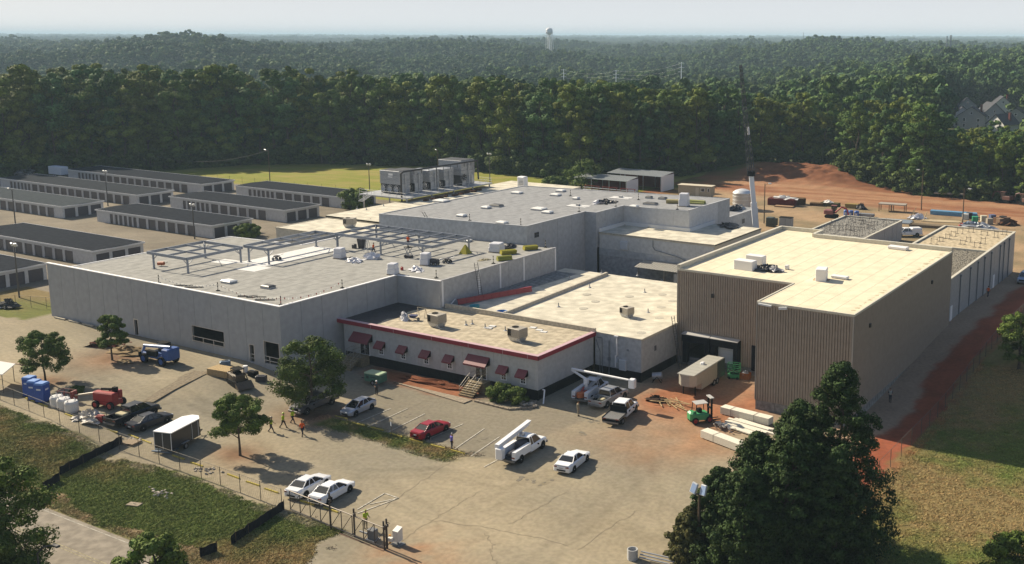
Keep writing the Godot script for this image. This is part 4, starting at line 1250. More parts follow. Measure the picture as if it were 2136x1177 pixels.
func cooling_tower(t: Node, at: Vector3, w: float, d: float, h: float, fans: int, open_top: bool) -> void:
	var m := mat("galv", Color(0.40,0.42,0.45),0.45,0.5,0.18,2.0)
	var dk := mat("galv_dark", Color(0.03,0.032,0.036),0.6,0.2)
	var pale := mat("galv_pale", Color(0.50,0.51,0.52),0.45,0.4,0.15,2.0)
	var o := Node3D.new()
	o.name = numbered("tower_cell", t)
	t.add_child(o)
	o.position = at
	var lo := h*0.42
	var mb := MB.new()
	for k in 3:
		var y := lo + (h - lo)*k/3.0
		mb.cbox(Vector3(0, y + (h - lo)/6.0,-d/2),Vector3(w, (h - lo)/3.0 - 0.03, d),0.03)
	part(mb, "casing", m, o)
	mb = MB.new()
	mb.bb(-w/2 + 0.08,0.1,-d + 0.08, w/2 - 0.08, lo, -0.25)
	part(mb, "basin", pale, o)
	if open_top:
		mb = MB.new()
		mb.bb(-w/2 + 0.1, h, -d + 0.1, w/2 - 0.1, h + 0.05,-0.1)
		part(mb, "top_grille", dk, o)
	for i in fans:
		var r := minf(w/fans, lo)*0.46
		mb = MB.new()
		mb.bb(-w/2 + w*i/fans + 0.05,0.12,-0.26,-w/2 + w*(i + 1)/fans - 0.05, lo - 0.05,-0.2)
		part(mb, "fan_well", dk, o)
		fan_face(o, Vector3(-w/2 + w*(i + 0.5)/fans, lo/2 + 0.05,-0.19),0.0, r, m, pale)
	# side: vertical ducts, doors and ribs on the +x face
	var k2 := int(d/1.3)
	for i in k2:
		mb = MB.new()
		var z := -d*(i + 0.5)/k2
		mb.bb(w/2,0.1, z - 0.5, w/2 + 0.08, lo - 0.1, z + 0.5)
		part(mb, "access_panel", pale if i % 3 != 1 else m, o)
	mb = MB.new()
	mb.path([Vector3(w/2 + 0.2,0.0,-d*0.5),Vector3(w/2 + 0.2, h*0.82,-d*0.5),Vector3(w/2 - 0.1, h*0.9,-d*0.5)],0.11,8)
	part(mb, "riser_pipe", pale, o)
func build_back_structures() -> void:
	var t := thing("cream_annex_building", "low cream building with stepped cream roof beside the grey middle building", "building")
	var m := mat("cream_wall", Color(0.58,0.545,0.46),0.8,0.0,0.12,4.0)
	wall(t, Vector2(-154.4,-129.9),Vector2(-136.6,-129.9),-0.3,6.9,[6.0,12.0], m)
	wall(t, Vector2(-154.4,-142.0),Vector2(-154.4,-129.9),-0.3,6.9,[6.0], m)
	wall(t, Vector2(-154.6,-142.0),Vector2(-134.8,-142.0),6.6,7.4,[], mats["cream_curb"])
	wall(t, Vector2(-154.6,-200.0),Vector2(-154.6,-142.0),-0.3,7.4, every(6.0,58.0), m)
	wall(t, Vector2(-134.8,-178.0),Vector2(-134.8,-200.0),-0.3,7.4,[], m)
	wall(t, Vector2(-134.8,-200.0),Vector2(-154.6,-200.0),-0.3,7.4,[], m)
	var rm: Material = mats["cream_membrane"]
	roof(t, [Vector2(-154.45,-129.85),Vector2(-136.6,-129.85),Vector2(-136.6,-136.1),Vector2(-134.7,-136.1),Vector2(-134.7,-142.0),Vector2(-154.45,-142.0)],6.96,0.0,0.0, rm)
	roof(t, [Vector2(-154.65,-142.0),Vector2(-134.7,-142.0),Vector2(-134.7,-200.05),Vector2(-154.65,-200.05)],7.46,0.0,0.0, rm, "upper_roof")
	trim(t, Vector2(-154.5,-129.85),Vector2(-136.6,-129.85),6.9,7.02,0.05,0.2, mats["cream_curb"], "roof_edge")
	trim(t, Vector2(-154.45,-141.9),Vector2(-154.45,-129.85),6.9,7.023,0.05,0.2, mats["cream_curb"], "roof_edge")
	# cooling plant on its deck
	var steel := mat("deck_steel", Color(0.38,0.39,0.40),0.5,0.4)
	var c := thing("cooling_plant", "row of galvanised cooling towers on a railed steel deck with black header pipe", "cooling towers", Vector3(-158.2,8.4,-164.6))
	var mb := MB.new()
	mb.bb(-7.0,-0.25,-25.0,6.2,0.0,3.4)
	part(mb, "deck", steel, c)
	for z in [2.6,-5.0,-12.0,-18.5,-24.4]:
		for x in [5.8,-6.4]:
			mb = MB.new()
			mb.bb(x - 0.12,-8.5 if x < 0 else -1.0, z - 0.12, x + 0.12,-0.25, z + 0.12)
			part(mb, "deck_leg", steel, c)
	var rail := MB.new()
	for y in [0.5,1.05]:
		rail.path([Vector3(-6.9, y, 3.3),Vector3(6.1, y, 3.3),Vector3(6.1, y, -24.9),Vector3(2.0, y, -24.9)],0.03,5)
	for i in 15: rail.tube(Vector3(6.1,0,3.3 - i*2.0),Vector3(6.1,1.05,3.3 - i*2.0),0.03,0.03,5)
	for i in 7: rail.tube(Vector3(-6.9 + i*2.1,0,3.3),Vector3(-6.9 + i*2.1,1.05,3.3),0.03,0.03,5)
	part(rail, "deck_rail", mat("rail_pale", Color(0.55,0.55,0.53),0.5,0.2), c)
	cooling_tower(c, Vector3(-1.3,0,0),5.6,3.2,4.9,3, true)
	cooling_tower(c, Vector3(-1.0,0,-4.0),5.6,2.8,4.7,2, true)
	cooling_tower(c, Vector3(-0.2,0,-8.2),5.4,3.0,4.3,2, false)
	cooling_tower(c, Vector3(0.2,0,-12.4),5.4,3.2,4.2,2, false)
	cooling_tower(c, Vector3(0.6,0,-17.0),6.6,4.6,5.6,1, true)
	fan_face(c, Vector3(3.96,1.9,-17.6), PI/2,0.95, mat("galv_dark"), mat("galv_pale"))
	mb = MB.new()
	mb.path([Vector3(4.6,-1.3,2.8),Vector3(4.6,5.0,2.8),Vector3(4.7,5.3,2.2),Vector3(4.7,5.3,-21.6),Vector3(4.7,1.0,-21.9)],0.19,10)
	for i in 9: mb.tube(Vector3(4.7,5.3,-1.0 - i*2.3),Vector3(4.7,4.4,-1.0 - i*2.3),0.06)
	mb.tube(Vector3(4.7,5.3,-8.0),Vector3(4.7,0.0,-8.0),0.08)
	part(mb, "header_pipe", mat("pipe_black", Color(0.018,0.018,0.02),0.5), c)
	mb = MB.new()
	mb.bb(3.05,3.35 , -0.6,3.06,3.36,-0.59)
	mb = MB.new()
	mb.bb(-1.6,3.9,0.005,-0.4,4.35,0.03); mb.bb(-1.7,3.5,0.005,-0.5,3.68,0.03)
	part(mb, "maker_plate", mat("white_frame"), c)
	# stair from the cream roof up to the deck
	mb = MB.new()
	for i in 8: mb.bb(-6.3 + 0.0,-1.0 + i*0.125,6.0 - i*0.34,-5.2,-0.96 + i*0.125,6.28 - i*0.34)
	for x in [-6.35,-5.15]:
		mb.tube(Vector3(x, -1.0,6.2),Vector3(x, 0.0,3.4),0.06,0.06,6)
		mb.tube(Vector3(x, 0.0,6.2),Vector3(x, 1.0,3.4),0.03,0.03,6)
		for i in 3: mb.tube(Vector3(x, -1.0 + i*0.45,6.0 - i*1.2),Vector3(x, 0.0 + i*0.45,6.0 - i*1.2),0.03,0.03,6)
	var st := part(mb, "stair", steel, c)
	st.position.x = 2.0
	# rusty steelwork between deck and roof
	mb = MB.new()
	for i in 9:
		mb.box(Vector3(7.6 + rng.randf_range(-0.5,0.6),-0.75,-1.0 - i*2.2),Vector3(rng.randf_range(0.6,1.4),0.3, rng.randf_range(0.8,1.9)), Basis(Vector3.UP, rng.randf()*0.5))
	part(mb, "rusty_frame", mat("rust", Color(0.13,0.06,0.035),0.9,0.0,0.4,1.0), c)
	# white gas vent beyond the roof
	var v := thing("vent_housing", "white louvred vent housing standing behind the grey roof", "vent", Vector3(-146.0,7.46,-193.0))
	mb = MB.new()
	mb.cbox(Vector3(0,1.2,0),Vector3(2.0,2.4,1.6),0.15)
	part(mb, "housing", mat("white_frame"), v)
	mb = MB.new()
	for i in 4: mb.box(Vector3(0,0.7 + i*0.35,0.84),Vector3(1.5,0.06,0.14), Basis(Vector3.RIGHT, 0.5))
	part(mb, "louvre", mat("galv"), v)
	# open storage sheds with red pipe racks
	for s in [[-154.5,-241.5,17.0,6.0,3.3, "open metal roofed shed behind the grey roof beside red racks"],[-149.0,-250.5,17.5,7.0,4.0, "open metal roofed shed with white end wall before the wood"]]:
		var sh := thing("open_shed", s[5], "shed", Vector3(s[0],0, s[1]))
		mb = MB.new()
		for i in 12:
			var x: float = -s[2]/2 + s[2]*i/12.0; var x2: float = x + s[2]/12.0 - 0.04
			mb.hexa([Vector3(x, s[4], s[3]/2),Vector3(x2, s[4], s[3]/2),Vector3(x2, s[4] + 0.08, s[3]/2),Vector3(x, s[4] + 0.08, s[3]/2),Vector3(x, s[4] + 0.6,-s[3]/2),Vector3(x2, s[4] + 0.6,-s[3]/2),Vector3(x2, s[4] + 0.68,-s[3]/2),Vector3(x, s[4] + 0.68,-s[3]/2)])
		tag(part(mb, "roof_sheet", mat("shed_roof", Color(0.40,0.43,0.44),0.4,0.5,0.2,3.0), sh), "", "", "", "stuff")
		for x in [-s[2]/2 + 0.3,-s[2]/6, s[2]/6, s[2]/2 - 0.3]:
			for z in [-s[3]/2 + 0.2, s[3]/2 - 0.2]:
				mb = MB.new()
				mb.bb(x - 0.1,0, z - 0.1, x + 0.1, s[4] + 0.1, z + 0.1)
				part(mb, "post", mat("galv"), sh)
		mb = MB.new()
		mb.bb(s[2]/2 - 0.1,0,-s[3]/2, s[2]/2, s[4] + 0.2, s[3]/2)
		part(mb, "end_wall", mat("white_frame"), sh)
		mb = MB.new()
		mb.bb(-s[2]/2,0,-s[3]/2, s[2]/2, s[4] + 0.4,-s[3]/2 + 0.1)
		part(mb, "back_wall", mat("red_brown", Color(0.12,0.035,0.03),0.8), sh)
	for i in 3:
		var rk := thing("pipe_rack", "red painted steel pipe rack in front of the open sheds", "rack", Vector3(-155.5 + i*5.6,0,-236.2),0.0, "red pipe racks by the sheds")
		mb = MB.new()
		for x in [-2.2,0.0,2.2]:
			mb.bb(x - 0.08,0,-0.08, x + 0.08,1.9,0.08)
		for y in [0.6,1.2,1.8]: mb.bb(-2.4, y, -0.06,2.4, y + 0.12,0.06)
		part(mb, "rack_frame", mat("rack_red", Color(0.30,0.05,0.04),0.6), rk)
		mb = MB.new()
		for k in 7: mb.tube(Vector3(-2.8,0.75 + 0.6*(k % 2),-0.35 + k*0.12),Vector3(2.8,0.75 + 0.6*(k % 2),-0.35 + k*0.12),0.06,0.06,6)
		part(mb, "pipes", mat("galv"), rk)
# ---------------------------------------------------------------- trees
func leaf_mat() -> StandardMaterial3D:
	var m := vmat("leaf", 0.75)
	m.backlight_enabled = true
	m.backlight = Color(0.20,0.24,0.07)
	m.metallic_specular = 0.25
	return m
func crown_mesh(seed_: int, h0: float, h1: float, rad: float, lobes: int, per: int, leaf: float, tone: Color, shape := "round", lobe_r := 0.34) -> ArrayMesh:
	var r := RandomNumberGenerator.new(); r.seed = seed_
	var v := PackedVector3Array(); var n := PackedVector3Array(); var c := PackedColorArray()
	var H := h1 - h0
	for l in lobes:
		var t := r.randf()
		var a := r.randf()*TAU
		var env := 1.0
		if shape == "round": env = sqrt(maxf(0.02,1.0 - pow(absf(t*2.0 - 0.85)/1.18,2.2)))
		elif shape == "cone": env = maxf(0.05, pow(1.0 - t, 0.58))*(0.8 + 0.4*r.randf())*(0.75 + 0.25*ss(0.0,0.12, t))
		elif shape == "column": env = 0.55 + 0.45*sin(PI*clampf(t*0.9 + 0.1,0,1))*(1.0 if t < 0.8 else (1.2 - t)/0.4)
		var rr := rad*env*sqrt(r.randf_range(0.12,1.0))
		var lr := rad*lobe_r*r.randf_range(0.65,1.25)*(0.55 + 0.45*env)
		var p := Vector3(cos(a)*rr, h0 + H*t, sin(a)*rr)
		var tn := r.randf_range(0.72,1.28)
		var warm := r.randf_range(-0.06,0.07)
		for i in per:
			var d := Vector3(r.randfn(), r.randfn()*0.85 + 0.12, r.randfn()).normalized()
			var q := p + d*lr*pow(r.randf(),0.4)*Vector3(1.0,0.72,1.0)
			var nn := (d + Vector3(r.randfn(), r.randfn() + 0.3, r.randfn())*0.32).normalized()
			var u := nn.cross(Vector3(r.randfn(), r.randfn(), r.randfn())).normalized()
			var w := nn.cross(u)
			var s := leaf*r.randf_range(0.6,1.3)
			var k := tn*r.randf_range(0.7,1.3)
			var col := Color(tone.r*k*(1.0 + warm), tone.g*k, tone.b*k*(1.0 - warm))
			var a0 := q - u*s; var b0 := q + w*s*0.62; var c0 := q + u*s; var d0 := q - w*s*0.62
			# slightly folded leaf spray
			b0 -= nn*s*0.18; d0 -= nn*s*0.18
			for e in [a0, b0, c0, a0, c0, d0]: v.append(e)
			for e in 6:
				n.append(nn); c.append(col)
	var arr := []
	arr.resize(Mesh.ARRAY_MAX)
	arr[Mesh.ARRAY_VERTEX] = v; arr[Mesh.ARRAY_NORMAL] = n; arr[Mesh.ARRAY_COLOR] = c
	var me := ArrayMesh.new()
	me.add_surface_from_arrays(Mesh.PRIMITIVE_TRIANGLES, arr)
	return me
func trunk_mesh(seed_: int, h: float, r0: float, limbs: int, limb_from: float, spread: float) -> ArrayMesh:
	var r := RandomNumberGenerator.new(); r.seed = seed_
	var mb := MB.new()
	var pts := [Vector3(0,-0.4,0)]
	for i in range(1,6): pts.append(Vector3(r.randfn()*0.03*h*i/6.0, h*i/5.0, r.randfn()*0.03*h*i/6.0))
	for i in 5: mb.tube(pts[i], pts[i + 1], lerpf(r0, r0*0.18, i/5.0)*(1.25 if i == 0 else 1.0), lerpf(r0, r0*0.18, (i + 1)/5.0),8, false)
	for i in limbs:
		var t := lerpf(limb_from, 0.92, (i + r.randf())/limbs)
		var k := mini(4, int(t*5.0))
		var b: Vector3 = (pts[k] as Vector3).lerp(pts[k + 1], t*5.0 - k)
		var a := r.randf()*TAU
		var e := b + Vector3(cos(a)*spread, h*0.16, sin(a)*spread)*r.randf_range(0.5,0.9)*(1.15 - t*0.6)
		var mid := b.lerp(e, 0.5) + Vector3(0, h*0.015,0)
		var br := r0*lerpf(0.5,0.2, t)
		mb.tube(b, mid, br, br*0.7,6, false); mb.tube(mid, e, br*0.7, br*0.2,6, false)
	return mb.mesh()
func bark() -> StandardMaterial3D:
	return mat("bark", Color(0.15,0.12,0.09),0.95,0.0,0.4,1.0)
func tree(called: String, label: String, at: Vector3, crown: Mesh, trunk: Mesh, turn := 0.0, group := "", sc := Vector3.ONE) -> Node3D:
	var t := thing(called, label, "tree", at, turn, group)
	part_mesh(trunk, "trunk", bark(), t)
	part_mesh(crown, "crown", leaf_mat(), t)
	t.scale = sc
	return t
func build_forest() -> void:
	var tones := [Color(0.098,0.142,0.026), Color(0.076,0.134,0.028), Color(0.126,0.158,0.024), Color(0.050,0.096,0.028), Color(0.142,0.166,0.030), Color(0.078,0.142,0.042)]
	# variants seen close to the edge of the wood
	var crowns := []; var trunks := []
	for i in 9:
		var shape := "column" if i % 3 == 1 else "round"
		crowns.append(crown_mesh(100 + i, 4.0 + 2.0*(i % 2),26.0,4.5 + 0.5*(i % 3),34,190,0.38, tones[i % 6], shape, 0.40))
		trunks.append(trunk_mesh(200 + i, 24.0,0.42,9,0.3,5.0))
	rng.seed = 21
	var front := []
	# trees along the edge of the wood, then rows behind
	var total := 0.0
	var segs := []
	for i in wood_edge.size() - 1:
		var L: float = (wood_edge[i] as Vector2).distance_to(wood_edge[i + 1])
		segs.append([wood_edge[i], wood_edge[i + 1], L])
		total += L
	var made := 0
	var stuff_at := []
	for row in 9:
		for s in segs:
			var a: Vector2 = s[0]; var b: Vector2 = s[1]
			var nrm := Vector2((b - a).y, -(b - a).x).normalized()
			if nrm.dot(Vector2(-0.5,-0.86)) < 0.0: nrm = -nrm
			var k := int(s[2]/5.6) + 1
			for i in k:
				var f := (i + rng.randf_range(0.1,0.9))/k
				var p := a.lerp(b, f) + nrm*(2.5 + row*6.8 + rng.randf_range(-2.5,2.5))
				var az := rad_to_deg(atan2(-p.x, -p.y))
				if az < 6.0 or az > 67.0 or p.length() < 200.0: continue
				if Geometry2D.is_point_in_polygon(p, site_poly): continue
				var hh := lerpf(lerpf(0.80,0.97, ss(20.0,38.0, az)),1.14, ss(38.0,52.0, az))
				hh *= rng.randf_range(0.78,1.13)
				if az < 24.0 and row > 2: hh *= 0.9
				if az < 14.8: hh *= 0.7
				var kind := rng.randi() % 9
				if made < 300 and row < 5:
					front.append([p, hh, kind, row])
					made += 1
				else:
					stuff_at.append([Vector3(p.x, th(p.x, p.y) - 0.3, p.y), hh, kind])
	var protos := {}
	for f in front:
		var p: Vector2 = f[0]
		var at := Vector3(p.x, th(p.x, p.y) - 0.2, p.y)
		var sc := Vector3(f[1]*rng.randf_range(0.85,1.2), f[1], f[1]*rng.randf_range(0.85,1.2))
		var label := "tall leafy tree standing at the near edge of the dense wood" if f[3] == 0 else "tall leafy tree standing deeper inside the dense wood"
		if protos.has(f[2]):
			var o := copy(protos[f[2]], at, rng.randf()*TAU, label, sc)
			o.set_meta("group", "trees of the wood edge" if f[3] == 0 else "trees inside the wood")
		else:
			var o := tree("wood_tree", label, at, crowns[f[2]], trunks[f[2]], rng.randf()*TAU, "trees of the wood edge" if f[3] == 0 else "trees inside the wood", sc)
			o.set_meta("base_name", "wood_tree")
			protos[f[2]] = o
	# shrubs and saplings closing the foot of the wood
	var brush := crown_mesh(401,0.0,5.0,3.4,26,90,0.34, Color(0.06,0.09,0.02), "round", 0.4)
	var brush_at := []
	for s in segs:
		var k := int(s[2]/3.0) + 1
		for i in k:
			var p: Vector2 = (s[0] as Vector2).lerp(s[1], rng.randf()) + Vector2(rng.randfn(), rng.randfn())*1.6
			if p.x < -345.0 or p.x > 20.0: continue
			brush_at.append([Vector3(p.x, th(p.x, p.y) - 0.3, p.y), rng.randf_range(0.5,1.35),0])
	scatter("wood_undergrowth", [brush], brush_at, "green undergrowth along the foot of the dense wood", "undergrowth", 0.9,1.1)
	scatter("dense_wood", crowns, stuff_at, "dense leafy wood behind its front rows of trees", "wood", 0.82,1.2)
	# the rolling woodland beyond, thinner meshes, reading as one mass
	var far := []
	var far_tones := [Color(0.058,0.104,0.030), Color(0.068,0.112,0.030), Color(0.050,0.096,0.034)]
	for i in 6:
		far.append(crown_mesh(300 + i, 1.0,22.0,7.0,16,84,0.9, far_tones[i % 3], "round" if i % 4 else "cone", 0.44))
	var at_ := []
	var d := 395.0
	while d < 2300.0:
		var step := 8.6 + d*0.0028
		var da := rad_to_deg(step/d)
		var az := 4.0
		while az < 69.0:
			var dd := d + rng.randf_range(-0.6,0.6)*step
			var aa := deg_to_rad(az + rng.randf_range(-0.5,0.5)*da)
			var p := Vector3(-sin(aa)*dd, 0,-cos(aa)*dd)
			p.y = th(p.x, p.z) - 0.5
			az += da
			if houses_clear(p): continue
			var g2 := 1.0 + 0.3*nz2.get_noise_2d(p.x*2.0, p.z*2.0)
			at_.append([p, rng.randf_range(0.82,1.14)*g2, rng.randi() % 6])
		d += step*0.92
	scatter("far_woodland", far, at_, "hazy woodland rolling away to the horizon", "woodland", 0.78,1.22)
	# far ridges: broad clumps
	var clump := [crown_mesh(350,0.0,15.0,15.0,34,40,1.7, Color(0.07,0.10,0.028), "round", 0.2), crown_mesh(351,0.0,13.0,16.0,34,40,1.8, Color(0.075,0.105,0.028), "round", 0.2)]
	at_ = []
	d = 2300.0
	while d < 10500.0:
		var step := 17.0 + (d - 2300.0)*0.007
		var da := rad_to_deg(step/d)
		var az := 5.0
		while az < 68.0:
			var dd := d + rng.randf_range(-0.6,0.6)*step
			var aa := deg_to_rad(az + rng.randf_range(-0.5,0.5)*da)
			var p := Vector3(-sin(aa)*dd, 0,-cos(aa)*dd)
			p.y = th(p.x, p.z) - 2.0
			az += da
			at_.append([p, rng.randf_range(0.8,1.15), rng.randi() % 2])
		d += step*0.95
	scatter("distant_ridge_woods", clump, at_, "pale blue wooded ridges on the horizon", "woodland", 0.8,1.2)
func houses_clear(p: Vector3) -> bool:
	for h in house_spots():
		var q: Vector3 = h[0]
		var to := Vector2(p.x - q.x, p.z - q.z)
		var dirv := Vector2(q.x, q.z).normalized()
		var along := to.dot(dirv)
		var across := absf(to.dot(Vector2(-dirv.y, dirv.x)))
		if along > -190.0 and along < 12.0 and across < 8.5: return true
	return false
func scatter(called: String, meshes: Array, spots: Array, label: String, category: String, lo: float, hi: float) -> void:
	var root := Node3D.new()
	root.name = numbered(called, self)
	add_child(root, true)
	tag(root, label, category, "", "stuff")
	for k in meshes.size():
		var mine := []
		for s in spots:
			if s[2] == k: mine.append(s)
		if mine.is_empty(): continue
		var mm := MultiMesh.new()
		mm.transform_format = MultiMesh.TRANSFORM_3D
		mm.use_colors = true
		mm.mesh = meshes[k]
		mm.instance_count = mine.size()
		for i in mine.size():
			var s: float = mine[i][1]
			var b := Basis(Vector3.UP, rng.randf()*TAU).scaled(Vector3(s*rng.randf_range(0.85,1.2), s, s*rng.randf_range(0.85,1.2)))
			mm.set_instance_transform(i, Transform3D(b, mine[i][0]))
			var t := rng.randf_range(lo, hi)
			mm.set_instance_color(i, Color(t*rng.randf_range(0.94,1.07), t, t*rng.randf_range(0.92,1.08)))
		var o := MultiMeshInstance3D.new()
		o.multimesh = mm
		o.material_override = leaf_mat()
		o.name = "foliage" if k == 0 else "foliage_%03d" % k
		root.add_child(o)
		tag(o, "", "", "", "stuff")
func build_trees() -> void:
	var green := Color(0.088,0.128,0.024)
	# young maples in the yard: base pixel, height, radius
	for t in [[94.8,797.5,6.3,2.75, "young green maple beside the three blue portable toilets"],[234.0,751.6,5.9,2.0, "young green maple in the heap beside the blue telehandler"],[500.6,950.4,6.6,2.75, "young green maple on a ring of bare earth by the black trailer"],[652.0,858.0,8.4,4.0, "dense round maple shading the pickup in front of the office annex"]]:
		var p := gt(t[0], t[1])
		var s: int = int(t[0])
		var big: bool = t[2] > 8.0
		var cr := crown_mesh(s, t[2]*(0.22 if big else 0.30), t[2]*0.98, t[3],70 if big else 48,300,0.12, green*(0.82 if big else 1.0), "round", 0.29)
		tree("maple_tree", t[4], p, cr, trunk_mesh(s + 1, t[2]*0.9,0.13 if not big else 0.2,12,0.3, t[3]*0.8),0.0, "maples in the yard")
	# dark cedars by the lane
	var cedar := Color(0.036,0.062,0.018)
	var brown_cedar := Color(0.072,0.072,0.024)
	for t in [[-28.4,-80.0,16.4,5.4, "tall dark cedar with the highest pointed top beside the clay lane"],[-31.6,-79.0,12.8,5.2, "dark cedar crowding the tallest cedar on the yard side"],[-34.0,-76.6,10.4,4.8, "dark bushy cedar behind the twin lamp pole"],[-27.2,-76.4,10.5,4.0, "dark cedar on the lawn side of the cedar clump"],[-30.6,-75.4,12.0,5.2, "dark cedar in the middle of the cedar clump"],[-33.4,-72.6,9.0,4.4, "dark low cedar at the front of the cedar clump"],[-36.2,-73.6,8.0,3.4, "dark cedar next to the smallest one of the clump"],[-37.9,-71.9,4.9,2.3, "small brownish cedar at the yard edge of the cedar clump"]]:
		var s: int = int(t[2]*10)
		var at := Vector3(t[0], th(t[0], t[1]), t[1])
		var cr := crown_mesh(s, 0.2, t[2], t[3],420,105,0.12, cedar if t[2] > 5.0 else brown_cedar, "cone", 0.16)
		tree("cedar_tree", t[4], at, cr, trunk_mesh(s + 1, t[2]*0.92,0.28,10,0.2, t[3]*0.6),0.0, "cedars by the lane")
	# trees along the public road and lawn, partly in frame
	for t in [[-82.4,-40.4,10.0,4.3, "leafy roadside tree with dark lower boughs across the road", 0.95],[-79.2,-38.2,6.6,3.7, "shaded leafy roadside tree nearest the street lamp arm", 0.9],[-66.2,-42.9,7.4,2.7, "bright green roadside sapling at the verge below the silt fence", 1.2]]:
		var at := Vector3(t[0], th(t[0], t[1]), t[1])
		var s: int = int(-t[0]*7)
		tree("roadside_tree", t[4], at, crown_mesh(s, t[2]*0.15, t[2], t[3],90,300,0.13, green*t[5], "round", 0.27), trunk_mesh(s + 1, t[2]*0.9,0.25,12,0.25, t[3]*0.8))
	for t in [[2126.0,770.0,7.2,2.7, "leafy tree on the lawn beside the clay lane fence"],[2120.0,1230.0,4.2,2.6, "bright green tree top on the sunny lawn"]]:
		var p := gt(t[0], t[1])
		var s: int = int(t[0])
		tree("lawn_tree", t[4], p, crown_mesh(s + 3, t[2]*0.15, t[2], t[3],60,260,0.12, green, "round", 0.3), trunk_mesh(s + 1, t[2]*0.9,0.2,10,0.25, t[3]*0.7))
	# bushes
	for t in [[742.0,436.0,4.6,3.6, "large green bush at the end of the meadow storage row"],[517.0,494.0,2.6,2.3, "round green bush at the end of a storage row"],[1218.0,392.0,7.5,4.6, "large sunlit bush in front of the wood behind the sheds"],[1160.0,384.0,1.8,3.5, "low green scrub along the meadow fence"],[1045.0,833.0,1.7,1.7, "grey green shrub in the kerbed bed by the entrance steps"],[1075.0,840.0,1.6,1.5, "leafy shrub at the annex corner beside the white drain pipe"],[1478.0,404.0,2.0,1.3, "small green sapling behind the site office cabin"],[160.0,820.0,0.7,0.9, "weeds around the maple beside the portable toilets"]]:
		var p := gt(t[0], t[1])
		var s: int = int(t[0])
		var b := thing("bush", t[4], "bush", p)
		var near: bool = t[1] > 700.0
		part_mesh(crown_mesh(s + 9,0.1, t[2], t[3],40,130,0.11 if near else 0.28, green, "round", 0.36), "foliage", leaf_mat(), b)
		part_mesh(trunk_mesh(s + 2, t[2]*0.7,0.06,6,0.1, t[3]*0.6), "stems", bark(), b)
# ---------------------------------------------------------------- fences, gate, silt fence, lamps
func chain_fence(label: String, pts: Array, h: float, gap: float, rail := true, dens := 0.28) -> void:
	var a0: Vector3 = pts[0]
	var t := thing("chain_link_fence", label, "fence", a0)
	var pm := mat("fence_post", Color(0.10,0.085,0.07),0.6,0.3)
	var post := MB.new()
	post.tube(Vector3(0,-0.3,0),Vector3(0, h, 0),0.035,0.035,6)
	post.tube(Vector3(0, h, 0),Vector3(0, h + 0.06,0),0.045,0.0,6)
	var pme := post.mesh()
	var wire := MB.new()
	for i in pts.size() - 1:
		var a: Vector3 = pts[i]; var b: Vector3 = pts[i + 1]
		var n := maxi(1, int(round(Vector2(b.x - a.x, b.z - a.z).length()/gap)))
		var prev := Vector3.ZERO
		for k in n + 1:
			var p := a.lerp(b, float(k)/n)
			p.y = th(p.x, p.z)
			p -= a0
			if k < n or i == pts.size() - 2:
				var o := part_mesh(pme, "post", pm, t)
				o.position = p
			if k > 0:
				if rail:
					var r := MB.new()
					r.tube(prev + Vector3(0, h, 0), p + Vector3(0, h, 0),0.02,0.02,5, false)
					part(r, "top_rail", pm, t)
				var L := prev.distance_to(p)
				var m := int(L/dens)
				for q in m:
					var u := prev.lerp(p, float(q)/m); var v := prev.lerp(p, float(q + 1)/m)
					wire.tube(u + Vector3(0,0.05,0), v + Vector3(0, h*0.5,0),0.004,0.004,3, false); wire.tube(v + Vector3(0,0.05,0), u + Vector3(0, h*0.5,0),0.004,0.004,3, false)
					wire.tube(u + Vector3(0, h*0.5,0), v + Vector3(0, h, 0),0.004,0.004,3, false); wire.tube(v + Vector3(0, h*0.5,0), u + Vector3(0, h, 0),0.004,0.004,3, false)
			prev = p
	tag(part(wire, "wire_mesh", mat("fence_wire", Color(0.13,0.12,0.11),0.5,0.4), t), "", "", "", "stuff")
